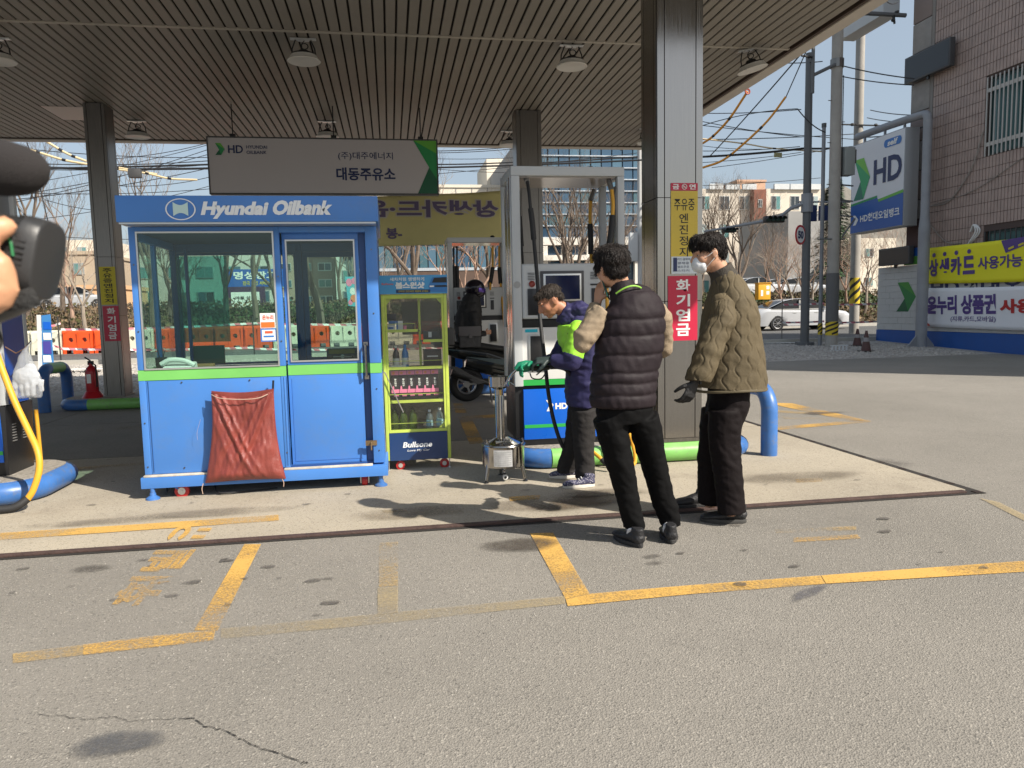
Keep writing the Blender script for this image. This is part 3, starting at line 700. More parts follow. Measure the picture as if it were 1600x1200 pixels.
# ================================================================ DISPENSERS
CARD = M('card_dark', (.02, .02, .024), .3); RIM = M('dark_rim', (.05, .05, .055), .4)
def dispenser(x0, x1, y0, y1, label, detail=2, scr=True):
    z = .2
    t = empty('fuel_dispenser', ((x0+x1)/2, (y0+y1)/2, z), label, 'fuel dispenser')
    # base and lower cabinet
    m = MB(); m.box(x0+.06, x1-.04, y0+.06, y1-.06, z-.01, z+.06); m.build('plinth', DGREY, t)
    m = MB(); m.box(x0+.005, x1-.005, y0+.035, y1-.035, z+.06, .73); m.build('lower_side', BLACK, t, bevel=.006)
    for (ya, yb) in ((y0, y0+.033), (y1-.033, y1)):
        m = MB(); m.box(x0+.075, x1-.06, ya, yb, .252, .70); m.build('lower_panel', BRIGHTB, t, bevel=.004)
        fr = ya if ya == y0 else yb
        m = MB(); m.box(x0+.08, x1-.065, fr-.003, fr+.003, .355, .385); m.build('stripe', BG, t)
        m = MB(); m.box(x0+.075, x1-.06, ya, yb, .735, .785); m.build('stripe', BG, t)
        m = MB(); m.box(x0+.075, x1-.06, ya, yb, .787, 1.245); m.build('upper_panel', WHITE, t, bevel=.004)
        m = MB(); m.box(x0+.075, x1-.06, ya+.01, yb-.01, 1.247, 1.312); m.build('shadow_gap', BLACK, t)
    m = MB(); m.box(x0+.005, x1-.005, y0+.035, y1-.035, .732, 1.245); m.build('body', WHITE, t, bevel=.006)
    m = MB(); m.box(x0+.02, x1-.02, y0+.045, y1-.045, 1.246, 1.318); m.build('gap', BLACK, t)
    m = MB(); m.box(x0+.078, x1-.10, y0-.015, y1-.02, 1.32, 1.80); m.build('head', OFFW, t, bevel=.022, seg=3)
    f = FR(y0-.018); W = x1-x0
    # vents, screen and card slot
    m = MB(); m.box(x0+.24, x0+.63, y0-.026, y0-.014, 1.45, 1.735); m.build('screen_bezel', RIM, t, bevel=.005)
    m = MB(); m.box(x0+.265, x0+.605, y0-.03, y0-.02, 1.472, 1.71); m.build('screen_surround', ALU, t, bevel=.003)
    m = MB(); m.box(x0+.285, x0+.59, y0-.033, y0-.024, 1.487, 1.695); m.build('screen', NAVY, t)
    m = MB(); m.box(x0+.125, x0+.225, y0-.024, y0-.014, 1.355, 1.585); m.build('payment_slot', CARD, t, bevel=.004)
    m = MB(); m.lathe((x0+.165, y0-.014, 1.625), [(.028, 0), (.028, .012), (.02, .02), (.012, .012)], 16, axis=V((0, -1, 0))); m.build('button', M('button_red', (.25, .05, .04), .3), t)
    for (xa, xb) in ((x0+.13, x0+.19), (x0+.69, x0+.76)):
        m = MB()
        for k in range(5): m.box(xa, xb, y0-.02, y0-.0145, 1.66+k*.014, 1.665+k*.014)
        m.build('speaker_grille', RIM, t)
    m = MB(); m.box(x0+.70, x0+.755, y0-.022, y0-.014, 1.42, 1.58); m.build('receipt_slot', CARD, t)
    m = MB(); m.box(x0+.69, x0+.765, y0-.02, y0-.0145, 1.605, 1.62); m.build('slot_label', CARD, t)
    # nozzle boots
    for xb in ((x0+.125, x0+.275), (x0+.66, x0+.81)):
        m = MB(); m.box(xb[0], xb[1], y0-.012, y0+.001, .86, 1.19); m.build('nozzle_boot', ALU, t, bevel=.02)
        m = MB(); m.box(xb[0]+.018, xb[1]-.018, y0-.016, y0-.004, .88, 1.172); m.build('boot_recess', BLACK, t, bevel=.015)
    m = MB(); m.box(x0+.10, x0+.21, y0-.004, y0, 1.205, 1.232); m.build('grade_label', M('cyan_print', (.02, .45, .60), .4), t)
    # tall frame
    for (xa, xb) in ((x0, x0+.075), (x1-.062, x1)):
        m = MB(); m.box(xa, xb, y0-.01, y0+.05, .73, 2.55); m.build('front_post', OFFW, t, bevel=.006)
        m = MB(); m.box(xa, xb, y1-.05, y1+.01, .73, 2.55); m.build('rear_post', OFFW, t, bevel=.006)
    for xa, xb, nm in ((x0-.004, x0+.012, 'side_cladding'), (x1-.02, x1-.004, 'side_cladding')):
        m = MB(); m.box(xa, xb, y0+.05, y0+.20, .75, 2.55); m.build(nm, CHROME, t, bevel=.003)
        m = MB(); m.box(xa, xb, y0+.21, y0+.36, .75, 2.50); m.build(nm, CHROME, t, bevel=.003)
    m = MB(); m.box(x0, x1, y0-.012, y1+.012, 2.55, 2.63); m.build('top_beam', OFFW, t, bevel=.008)
    m = MB(); m.box(x0+.08, x1-.07, y0+.03, y1-.03, 2.54, 2.549); m.build('under_panel', M('under_panel_gloss', (.42, .38, .35), .12), t)
    m = MB(); m.tube([(x1-.22, y0+.3, 2.63), (x1-.22, y0+.3, 2.66)], .014, 8); m.lathe((x1-.22, y0+.3, 2.66), [(.035, 0), (.04, .015), (.02, .03)], 12); m.build('top_cap', RUBBER, t)
    m = MB()
    for r in range(8):
        for c in range(2): m.box(x0+.001, x0+.006, y0+.16+c*.05, y0+.19+c*.05, .50+r*.022, .51+r*.022)
    m.build('vent_slots', DGREY, t)
    return t
X0D, X1D, Y0D = 1.06, 2.07, 6.45
DA = dispenser(X0D, X1D, Y0D, 7.05, 'white dispenser frame in the middle, the worker leaning in front of its screen')
f = FR(Y0D-.002)
flat('emblem', f, [[(1.335, .60), (1.365, .60), (1.405, .555), (1.365, .555)], [(1.365, .553), (1.405, .553), (1.365, .50), (1.34, .50)]], WINK, DA)
lettering('HD', f, 1.42, .515, 1.53, .57, WINK, DA, .05)
m = MB(); m.lathe((1.095, Y0D-.0125, 1.62), [(.03, 0), (.03, .002)], 18, axis=V((0, -1, 0))); m.build('round_sticker', M('sticker_grey', (.33, .33, .33), .5), DA)
def hose(name, segs, label, cat='hose', group=None):
    """segs: list of (points, radius, material, part name)"""
    t = empty(name, V(segs[0][0][0]), label, cat, group)
    for P, r, mt, nm in segs:
        m = MB(); m.tube(bez(P, 6) if len(P) > 2 else P, r, 10); m.build(nm, mt, t, smooth=True)
    return t
FIT = M('hose_fitting', (.28, .28, .28), .35, .7)
A = lambda px, py, y: AY(px, py, y)
def droop(px, mat, label, gx=None, y=6.52):
    pass
hose('fuel_hose', [([A(822, 279, 6.55), A(824, 285, 6.45)], .026, FIT, 'swivel'),
    ([A(824, 284, 6.45), A(827, 305, 6.38), A(829, 328, 6.36)], .014, RUBBER, 'hose'),
    ([A(829, 326, 6.36), A(832, 350, 6.34), A(834, 374, 6.32)], .024, RUBBER, 'grip_sleeve'),
    ([A(834, 372, 6.32), A(839, 430, 6.25), A(844, 500, 6.15), A(851, 560, 6.02), A(857, 615, 5.92), A(866, 660, 5.88), A(879, 697, 5.86), A(892, 704, 5.86), A(903, 680, 5.86), A(905, 640, 5.80), A(899, 602, 5.70), A(887, 580, 5.66), A(874, 574, 5.62), A(860, 574, 5.60)], .0165, RUBBER, 'hose')],
    'long black fuel hose looping down to the green nozzle in the worker hand')
hose('fuel_hose', [([A(811, 298, 6.98), A(812, 340, 6.95)], .012, RUBBER, 'hose'), ([A(812, 338, 6.95), A(815, 385, 6.95)], .022, RUBBER, 'grip_sleeve'), ([A(815, 383, 6.95), A(817, 412, 6.95)], .012, RUBBER, 'hose')],
    'short black fuel hose hanging at the back left of the main dispenser frame')
hose('fuel_hose', [([A(950, 279, 6.55), A(956, 298, 6.45)], .024, FIT, 'swivel'), ([A(956, 297, 6.45), A(958, 318, 6.42), A(957, 340, 6.4)], .016, YEL, 'hose'),
    ([A(957, 337, 6.4), A(955, 362, 6.38), A(951, 388, 6.36)], .028, RUBBER, 'grip_sleeve'), ([A(951, 386, 6.36), A(948, 450, 6.3), A(955, 560, 6.2), A(975, 650, 6.12), A(990, 700, 6.1), A(992, 722, 6.08), A(984, 726, 6.07), A(975, 716, 6.08), A(968, 640, 6.2), A(958, 580, 6.35)], .017, YEL, 'hose')],
    'yellow fuel hose with silver swivel at the front right of the main dispenser frame')
hose('fuel_hose', [([A(928, 297, 6.98), A(923, 314, 6.95)], .022, FIT, 'swivel'), ([A(923, 314, 6.95), A(922, 335, 6.95), A(922, 352, 6.95)], .016, YEL, 'hose'),
    ([A(922, 350, 6.95), A(923, 375, 6.95), A(923, 397, 6.95)], .027, RUBBER, 'grip_sleeve'), ([A(923, 395, 6.95), A(925, 414, 6.95)], .016, YEL, 'hose')],
    'yellow fuel hose behind, hanging left of the front yellow one')
hose('fuel_hose', [([A(925, 705, 6.2), A(936, 714, 6.12), A(941, 719, 6.1)], .017, YEL, 'hose'), ([A(940, 718, 6.1), A(948, 725, 6.06), A(956, 728, 6.02)], .022, RUBBER, 'spring_guard')],
    'end of a yellow hose with black spring guard lying by the green rail')

# far dispenser
DB = dispenser(.98, 2.0, 12.6, 13.2, 'far white dispenser under the yellow banner, the helmeted rider standing at it')
for k, px in enumerate((709, 714)):
    hose('fuel_hose', [([A(px, 385, 12.75), A(px, 418, 12.7)], .014, RUBBER, 'hose'), ([A(px, 416, 12.7), A(px+1, 450, 12.65)], .034, RUBBER, 'grip_sleeve'), ([A(px+1, 448, 12.65), A(px+1, 500, 12.6)], .016, RUBBER, 'hose')], ('leftmost' if k == 0 else 'second')+' black hose in the frame of the far dispenser')
for k, (px, q) in enumerate(((770, 766), (780, 782))):
    hose('fuel_hose', [([A(px, 385, 12.75), A(px, 420, 12.7)], .018, YEL, 'hose'), ([A(px, 418, 12.7), A(q, 443, 12.65)], .035, RUBBER, 'grip_sleeve'), ([A(q, 441, 12.65), A(q+(0 if k == 0 else 6), 452 if k == 0 else 510, 12.5)], .018, YEL, 'hose')], ('left' if k == 0 else 'right')+' yellow hose in the frame of the far dispenser')

# left dispenser (right side towards us)
def left_dispenser():
    t = empty('fuel_dispenser', (-3.6, 6.6, .2), 'blue and white dispenser cut off by the left edge, glove bag on its side', 'fuel dispenser')
    x1 = -2.99; x0 = -4.1; ya = 6.32; yb = 6.78
    m = MB(); m.hexa([(x0, ya+.02, .17), (x1-.02, ya+.02, .17), (x1-.02, yb-.02, .17), (x0, yb-.02, .17), (x0, ya, .74), (x1, ya, .74), (x1, yb, .74), (x0, yb, .74)]); m.build('lower_side', BLACK, t, bevel=.006)
    m = MB()
    for c in range(2):
        for r in range(7): m.box(x1-.012, x1+.002, ya+.10+c*.17, ya+.15+c*.17, .45+r*.022, .456+r*.022)
    m.build('vent_slots', ALU, t)
    m = MB(); m.box(x0, x1-.012, ya+.008, yb-.008, .745, 1.60); m.build('body', WHITE, t)
    m = MB(); m.box(x1-.012, x1, ya+.06, yb-.06, .75, 1.58); m.build('side_panel', M('deep_blue_panel', (.006, .055, .30), .25), t)
    for a, b in ((ya, ya+.055), (yb-.055, yb)):
        m = MB(); m.box(x1-.03, x1+.006, a, b, .75, 2.5); m.build('side_post', OFFW, t, bevel=.005)
    m = MB(); m.box(x0, x1-.04, ya-.004, ya+.006, .30, .70); m.build('lower_panel', BRIGHTB, t)
    m = MB(); m.box(x0, x1-.04, ya-.007, ya+.002, .36, .39); m.build('stripe', BG, t)
    m = MB(); m.box(x0, x1-.04, ya-.004, ya+.006, .76, 1.25); m.build('upper_panel', WHITE, t)
    m = MB(); m.box(x1-.035, x1-.028, ya+.056, yb-.056, 1.6, 2.46); m.build('glazing_panel', M('grey_backing', (.22, .23, .25), .3), t)
    m = MB(); m.box(x0, x1+.006, ya, yb, 2.5, 2.6); m.build('top_beam', OFFW, t, bevel=.006)
    return t
left_dispenser()
hose('fuel_hose', [([A(-25, 500, 6.2), A(0, 568, 6.15), A(22, 625, 6.08), A(44, 672, 6.0), A(59, 706, 5.93), A(61, 735, 5.9), A(52, 765, 5.88), A(43, 780, 5.87)], .024, YEL, 'hose'),
    ([A(43, 779, 5.87), A(30, 789, 5.84), A(14, 795, 5.82), A(-15, 797, 5.8)], .03, RUBBER, 'spring_guard')], 'thick yellow hose drooping over the left island')
hose('fuel_hose', [([A(56, 640, 6.82), A(60, 680, 6.84), A(64, 722, 6.86)], .017, YEL, 'hose')], 'thin yellow hose standing behind the left dispenser')
# bag with work gloves
t = empty('glove_bag', A(45, 590, 6.25), 'clear plastic bag of white cotton gloves hung on the left dispenser', 'bag')
GW = M('cotton_white', (.55, .56, .58), .85, bump=.4, bscale=40)
gm = MB(); c = A(42, 598, 6.26)
for k in range(5):
    b = c + V((-.085+.045*k, random.uniform(-.02, .02), .02)); e = b + V((random.uniform(-.015, .015), 0, -.11 if k < 4 else -.08))
    gm.tube([b, b.lerp(e, .5)+V((0, -.01, 0)), e], [.022, .021, .018], 8)
    gm.ell(e, .018, .018, .02)
gm.ell(c+V((0, 0, .05)), .10, .03, .07); gm.ell(c+V((.03, .01, .10)), .05, .025, .05)
fuse('gloves', gm, .006, GW, t, 3)
gm = MB(); top = A(38, 545, 6.28)
gm.tube([top, top+V((.0, 0, -.06)), c+V((0, 0, .10)), c+V((.0, 0, 0)), c+V((0, 0, -.12))], [(.015, .01), (.045, .03), (.085, .04), (.115, .05), (.10, .03)], 14, side=V((1, 0, 0)))
gm.tube([top+V((0, 0, -.03)), top+V((.03, 0, .02)), top+V((.06, 0, .06))], [.02, .012, .008], 6)
o = fuse('plastic_bag', gm, .009, M_glass('bag_film', (.86, .88, .9), .8, .22, (.75, .78, .82)), t, 2, lambda p, n: .008*noise.noise(p*22))
m = MB(); m.tube([A(8, 542, 6.30), A(25, 552, 6.29), top], .005, 5); m.tube([top, A(48, 533, 6.5)], .005, 5); m.build('tie_string', M('string_brown', (.12, .07, .05), .8), t)

# ================================================================ BOOTH
BX0, BX1, BY0, BY1 = -1.91, -.085, 6.03, 7.12
BT = empty('attendant_booth', (-1.0, 6.5, .1), 'blue attendant booth on castors with a green stripe and big windows', 'booth')
DARKB = M('booth_blue_shade', (.02, .07, .22), .4)  # the booth blue with inside shade put into the colour
def bx(name, a, mat=BLUE, par=None, bev=.003):
    m = MB(); m.box(*a); return m.build(name, mat, par or BT, bevel=bev)
bx('base_frame', (BX0-.02, BX1+.02, BY0-.05, BY1+.02, .10, .185))
LEDGE = M('pale_worn_edge', (.55, .50, .42), .6, var=.3, vscale=12)
bx('base_ledge', (BX0, -1.395, BY0-.045, BY0-.002, .186, .20), LEDGE); bx('base_ledge', (-.87, BX1-.1, BY0-.045, BY0-.002, .186, .20), LEDGE)
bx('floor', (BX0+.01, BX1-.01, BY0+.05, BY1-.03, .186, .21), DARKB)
# front wall left bay
bx('front_panel', (BX0+.052, -.868, BY0+.002, BY0+.04, .20, .925)); bx('stripe', (BX0, -.826, BY0-.002, BY0+.04, .927, 1.005), GREEN, bev=0)
bx('corner_post', (BX0, BX0+.05, BY0-.001, BY0+.06, .20, .925)); bx('corner_post', (BX0, BX0+.05, BY0-.001, BY0+.06, 1.007, 2.08))
bx('middle_post', (-.866, -.826, BY0-.001, BY0+.07, .20, .925)); bx('middle_post', (-.866, -.826, BY0-.001, BY0+.07, 1.007, 2.08))
bx('head_rail', (BX0+.05, -.866, BY0, BY0+.05, 2.045, 2.08)); bx('head_rail', (-.826, BX1-.09, BY0, BY0+.07, 2.035, 2.08))
bx('end_post', (BX1-.09, BX1-.001, BY0-.001, BY0+.09, .20, .925)); bx('end_post', (BX1-.09, BX1-.001, BY0-.001, BY0+.09, 1.007, 2.08)); bx('stripe', (BX1-.09, BX1-.001, BY0-.003, BY0+.088, .927, 1.005), GREEN, bev=0)
def window(x0, x1, y, z0, z1, fr=ALU, w=.012, glass=None, par=None):
    m = MB(); m.box(x0, x1, y-.008, y+.02, z0, z0+w); m.box(x0, x1, y-.008, y+.02, z1-w, z1); m.box(x0, x0+w, y-.008, y+.02, z0+w, z1-w); m.box(x1-w, x1, y-.008, y+.02, z0+w, z1-w)
    o = m.build('window_frame', fr, par or BT)
    m = MB(); m.box(x0+w, x1-w, y+.004, y+.009, z0+w, z1-w); m.build('pane', glass or M_glass('booth_glass', (.80, .91, .87), .8), o)
    return o
window(BX0+.05, -.866, BY0, 1.006, 2.045)
# sliding door, set back
DY = BY0+.055
dr = bx('door', (-.815, -.232, DY, DY+.03, .205, .925)); bx('door_trim', (-.79, -.26, DY-.004, DY-.001, .235, .90), BLUE, dr, .004)
bx('door_stripe', (-.815, -.232, DY-.002, DY+.03, .927, 1.005), GREEN, dr, 0)
bx('door_rail', (-.815, -.232, DY, DY+.03, 1.007, 1.03), BLUE, dr); bx('door_rail', (-.815, -.232, DY, DY+.03, 1.985, 2.04), BLUE, dr); bx('door_stile', (-.815, -.79, DY, DY+.03, 1.03, 1.985), BLUE, dr); bx('door_stile', (-.26, -.232, DY, DY+.03, 1.03, 1.985), BLUE, dr)
window(-.79, -.26, DY-.002, 1.03, 1.985, par=dr)
m = MB(); m.tube([(-.205, DY+.01, .90), (-.205, DY-.05, .91), (-.205, DY-.055, 1.0), (-.205, DY-.05, 1.15), (-.205, DY+.01, 1.16)], .011, 8); m.box(-.222, -.188, DY-.006, DY+.012, .875, .905); m.box(-.222, -.188, DY-.006, DY+.012, 1.145, 1.175); m.build('handle', CHROME, dr)
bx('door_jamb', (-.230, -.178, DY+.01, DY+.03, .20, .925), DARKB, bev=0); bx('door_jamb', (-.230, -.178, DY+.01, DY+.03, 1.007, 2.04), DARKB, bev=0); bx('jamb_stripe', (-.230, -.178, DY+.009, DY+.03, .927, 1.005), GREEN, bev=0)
m = MB(); m.box(-.235, -.145, BY0-.012, BY0-.001, .345, .385); m.tube([(-.19, BY0-.015, .37), (-.19, BY0-.03, .365), (-.19, BY0-.03, .31)], .006, 6); m.build('latch', M('rusty_brass', (.25, .17, .09), .5, .6, var=.3, vscale=20), BT)
bx('sill', (-.866, BX1-.07, BY0-.03, BY0-.002, .205, .222), LEDGE, bev=0) if False else None
# side and back walls
for x0, x1 in ((BX0, BX0+.035), (BX1-.036, BX1-.001)):
    bx('side_panel', (x0, x1, BY0+.065 if x0 < -1 else BY0+.095, BY1-.05, .20, .925)); bx('side_stripe', (x0-.001, x1+.001, BY0+.065 if x0 < -1 else BY0+.095, BY1-.05, .927, 1.005), GREEN, bev=0)
    bx('side_rail', (x0, x1, BY0+.095, BY1-.05, 1.99, 2.08)); bx('side_post', (x0, x1, BY0+.5, BY0+.54, 1.007, 1.99))
    m = MB(); m.box(x0+.012, x0+.017, BY0+.095, BY0+.498, 1.007, 1.988); m.build('side_pane', M_glass('booth_glass'), BT)
    m = MB(); m.box(x0+.012, x0+.017, BY0+.542, BY1-.052, 1.007, 1.988); m.build('side_pane', M_glass('booth_glass'), BT)
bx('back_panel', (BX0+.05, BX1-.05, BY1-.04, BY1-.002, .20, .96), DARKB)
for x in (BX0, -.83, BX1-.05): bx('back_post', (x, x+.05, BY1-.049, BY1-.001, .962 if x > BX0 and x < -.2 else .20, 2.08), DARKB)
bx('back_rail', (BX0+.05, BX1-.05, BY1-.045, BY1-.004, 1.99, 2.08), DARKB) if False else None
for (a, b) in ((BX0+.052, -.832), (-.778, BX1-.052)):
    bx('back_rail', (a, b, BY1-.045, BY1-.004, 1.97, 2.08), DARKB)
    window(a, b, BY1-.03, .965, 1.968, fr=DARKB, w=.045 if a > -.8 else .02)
TEAL = M_glass('teal_film', (.50, .80, .78), .3, .16, (.08, .34, .32))
m = MB(); m.box(-1.83, -1.41, BY1-.17, BY1-.16, 1.18, 1.93); m.build('teal_sun_film', TEAL, BT)
m = MB(); m.box(-1.74, -1.46, BY1-.22, BY1-.19, .99, 1.15); m.build('inner_board', M('dark_green_board', (.02, .10, .07), .5), BT)
bx('inner_post', (-1.73, -1.705, BY0+.80, BY0+.83, .99, 1.98), DARKB)
bx('inner_shelf', (BX0+.06, -.90, BY0+.12, BY0+.55, .955, .985), M('shelf_teal', (.08, .16, .18), .4))
m = MB(); m.box(BX0+.045, BX1-.045, BY0+.05, BY1-.05, 2.045, 2.07); m.build('ceiling', M('booth_ceiling', (.05, .06, .08), .6), BT)
# roof with fascia
rf = bx('roof', (BX0-.018, BX1+.02, BY0-.18, BY1+.08, 2.095, 2.285), BLUE, None, .006)
bx('roof_edge_strip', (BX0-.005, BX1-.0, BY0-.165, BY0-.0, 2.082, 2.094), ALU, rf, 0)
bx('roof_box', (-1.72, -.6, BY0+.3, BY1-.1, 2.287, 2.315), DGREY, rf)
fy = BY0-.18-.003; f = FR(fy); sc_ = fy/6.0
def zz(py): return AY(400, py, fy).z
def xx(px, py=330): return AY(px, py, fy).x
cx, cz = xx(282, 327), AY(282, 327, fy).z
LG = M('logo_white', (.75, .78, .80), .45)
lo = MB(); rx, rz = .105, .078; n = 40
for k in range(n):
    a = 2*pi*k/n; b = 2*pi*(k+1)/n
    lo.quad(*[f(cx+cos(q)*rx*s, cz+sin(q)*rz*s) for q, s in ((a, 1), (b, 1), (b, .91), (a, .91))])
lo.build('oval_emblem', LG, rf)
lo = MB(); N2 = 10; up_ = []; dn = []
for k in range(N2+1):
    s = k/N2; x = cx-.052+.104*s; up_.append((x, cz+.052-.022*sin(pi*s))); dn.append((x, cz-.048+.022*sin(pi*s)))
# concave sides
for k in range(N2):
    lo.quad(f(*up_[k]), f(*up_[k+1]), f(*dn[k+1]), f(*dn[k]))
lo.build('oval_emblem_core', M('logo_pale_green', (.50, .68, .66), .45), rf)
def lit(text, px0, py0, px1, py1, **k):
    a = AY(px0, py1, fy); b = AY(px1, py0, fy); lettering(text, f, a.x, a.z, b.x, b.z, LG, rf, **k)
lit('Hyundai', 316, 315, 417, 342, bold=.055, shear=.07); lit('Oilbank', 427, 313, 519, 336, bold=.055, shear=.07)
# stickers
f = FR(BY0-.002)
def sticker(px0, py0, px1, py1, mat, nm, Y=BY0-.0015):
    a = AY(px0, py1, Y); b = AY(px1, py0, Y); m = MB(); m.poly([(a.x, Y, a.z), (b.x, Y, a.z), (b.x, Y, b.z), (a.x, Y, b.z)]); return m.build(nm, mat, BT), a, b
sticker(407, 489, 430, 513, WINK, 'sticker'); sticker(408, 503, 429, 512, M('sticker_orange', (.75, .16, .03), .4), 'sticker_band', BY0-.003)
a = AY(410, 500, BY0-.004); b = AY(427, 492, BY0-.004); lettering('온누리', FR(BY0-.004), a.x, a.z, b.x, b.z, M('orange_ink', (.7, .10, .04), .5), BT, .02)
sticker(408, 513, 432, 534, M('sticker_blue', (.04, .18, .55), .4), 'sticker'); sticker(410, 515, 430, 532, WINK, 'sticker_band', BY0-.003); sticker(412, 524, 428, 527, M('sticker_blue', (0, 0, 0)), 'sticker_band', BY0-.005); sticker(414, 517, 426, 521, M('orange_ink', (0, 0, 0)), 'sticker_band', BY0-.005)
for x in (-1.845, -.845, -.825):
    m = MB(); m.box(x, x+.003, BY0-.003, BY0+.001, .215, .92); m.build('panel_seam', DARKB, BT)
m = MB()
for x, zq in [(-1.885, .26), (-1.885, .6), (-1.885, 1.3), (-1.885, 1.8), (-.846, .32), (-.846, 1.2), (-.846, 1.7), (-.13, .3), (-.13, .8), (-.13, 1.4), (-.13, 1.9), (-1.6, .905), (-1.1, .905), (-1.62, .24), (-.95, .24)]: m.cyl((x, BY0-.005, zq), (x, BY0+.001, zq), .006, n=8)
m.build('rivets', STEELD, BT)
# castors and levelling feet
def castor(x, y, par, r=.05, s=1, brk=BLUE, label=None):
    m = MB(); m.box(x-.04*s, x+.04*s, y-.04, y+.04, .093, .10); m.tube([(x-.03*s, y, .092), (x+.01*s, y, r)], [(.012, .03), (.012, .02)], 8); b = m.build('castor_fork', brk, par)
    m = MB(); m.cyl((x+.015*s, y-.02, r), (x+.015*s, y+.02, r), r, n=20); m.build('castor_wheel', M('castor_red', (.42, .02, .02), .4), b, bevel=.006)
    m = MB(); m.cyl((x+.015*s, y-.024, r), (x+.015*s, y+.024, r), r*.52, n=14); m.cyl((x+.015*s, y-.034, r), (x+.015*s, y+.034, r), r*.18, n=8); m.build('castor_hub', ALU, b)
castor(-1.67, 6.06, BT, .055); castor(-1.67, 6.95, BT, .055); castor(-.40, 6.95, BT, .055)
m = MB(); x, y = -.255, 6.1
m.box(x-.035, x-.028, y-.03, y+.03, .03, .10); m.box(x+.028, x+.035, y-.03, y+.03, .03, .10); b = m.build('castor_fork', ALU, BT)
m = MB(); m.cyl((x-.022, y, .05), (x+.022, y, .05), .05, n=20); m.build('castor_wheel', _mats['castor_red'], b, bevel=.008)
for x, y in ((-1.855, 6.0), (-.125, 6.02), (-1.85, 7.05), (-.13, 7.05)):
    m = MB(); m.lathe((x, y, .012), [(.052, 0), (.05, .012), (.025, .03), (.022, .05), (.018, .052), (.018, .10)], 18); m.build('levelling_foot', RAILB, BT, smooth=True)
m = MB(); m.tube(bez([(-1.45, 6.25, .11), (-1.42, 6.1, .05), (-1.35, 6.0, .03), (-1.15, 6.05, .025), (-.95, 6.12, .02)], 5), .006, 5); m.tube(bez([(-1.78, 6.1, .1), (-1.76, 6.05, .05), (-1.74, 6.06, .09), (-1.70, 6.08, .1)], 5), .006, 5); m.build('dangling_cable', RUBBER, BT)

# things inside the booth
zs = .987
t = empty('desk_telephone', (-1.66, 6.25, zs), 'white desk telephone inside the booth window', 'telephone')
m = MB(); m.hexa([(-1.78, 6.16, zs), (-1.55, 6.16, zs), (-1.55, 6.36, zs), (-1.78, 6.36, zs), (-1.77, 6.17, zs+.03), (-1.56, 6.17, zs+.03), (-1.56, 6.35, zs+.06), (-1.77, 6.35, zs+.06)]); m.build('phone_base', WHITE, t, bevel=.008)
m = MB(); m.tube(bez([(-1.79, 6.20, zs+.05), (-1.72, 6.20, zs+.082), (-1.62, 6.20, zs+.075), (-1.54, 6.20, zs+.035)], 5), [(.02, .024)]*16, 10); m.build('handset', WHITE, t, smooth=True)
m = MB(); m.tube([(-1.53+.008*k, 6.19+.014*(k % 2), zs+.012+.008*(k % 2)) for k in range(22)], .004, 5); m.build('coiled_cord', WHITE, t)
t = empty('pen_pot', (-1.82, 6.3, zs), 'black pen pot in the left corner of the booth window', 'pen pot')
m = MB(); m.lathe((-1.815, 6.3, zs), [(.04, 0), (.045, .10), (.040, .10), (.036, .01)], 16); m.build('pot', BLACK, t)
m = MB(); m.tube([(-1.81, 6.3, zs+.02), (-1.84, 6.3, zs+.17)], .004, 5); m.tube([(-1.82, 6.31, zs+.02), (-1.79, 6.31, zs+.15)], .004, 5); m.build('pens', INK, t)
t = tag(MB().box(-1.60, -1.44, 6.34, 6.44, zs, zs+.035).build('wooden_tray', M('wood_box', (.22, .13, .05), .6, bump=.2, bscale=20, var=.2), bevel=.003), 'small wooden tray lying behind the telephone in the booth', 'tray')
t = empty('desk_fan', (-.45, 6.9, .99), 'small dark appliance on the back sill of the booth door window', 'appliance')
m = MB(); m.box(-.58, -.31, 6.88, 7.0, .985, 1.09); m.build('case', DGREY, t, bevel=.01)
m = MB(); m.box(-.56, -.33, 6.872, 6.879, 1.045, 1.085); m.build('display', M('amber_strip', (.30, .20, .02), .5), t)
m = MB(); m.cyl((-.44, 6.872, 1.02), (-.44, 6.88, 1.02), .018, n=14); m.tube([(-.52, 6.87, 1.02), (-.36, 6.87, 1.015)], .006, 6); m.build('knob', ALU, t)

# red sack
SACK = M('woven_red_sack', (.23, .046, .036), .34, bump=.3, bscale=160, var=.28, vscale=6, coat=.25)
t = empty('red_sack', (-1.15, 5.95, .12), 'crumpled red woven sack tied to the front of the booth', 'sack')
def sackf(s, tt, back=False):
    xl = -1.375-.085*tt+.025*sin(pi*tt); xr = -.915+.03*tt+.028*(tt**3)-.012*sin(pi*tt)
    x = xl+(xr-xl)*s; z = .825-.70*tt-.02*sin(pi*s)*(1-tt)+.01*sin(pi*s)*tt
    e = (sin(pi*max(0, min(1, s))))**.45
    if back: return V((x, 5.972-.004*e, z+.0*tt))
    d = .045*e*(.5+.7*tt) + .014*e*(abs(sin(9*s+5*tt+2.5*noise.noise(V((s*3, tt*2, 1)))))) + .014*e*noise.noise(V((s*6+tt*2, tt*3.2-s*3, 3.3))) + .007*noise.noise(V((s*22, tt*9, 5)))*e
    # V shaped drape folds from the two tie points
    for (sx, dr) in ((.05, 1), (.95, -1)):
        u = (s-sx)*dr; l = tt*.62-u
        d += .020*e*math.exp(-(l/.035)**2)*(1-tt*.6) - .014*e*math.exp(-((l-.07)/.03)**2)*(1-tt) + .012*e*math.exp(-((l+.12)/.03)**2)*(1-tt*.5) + .010*e*math.exp(-((l-.2)/.03)**2)*(1-tt*.7)
    if tt > .9: d *= 1-.8*((tt-.9)/.1)**2
    return V((x, 5.962-d, z))
m = MB(); nu, nv = 64, 76
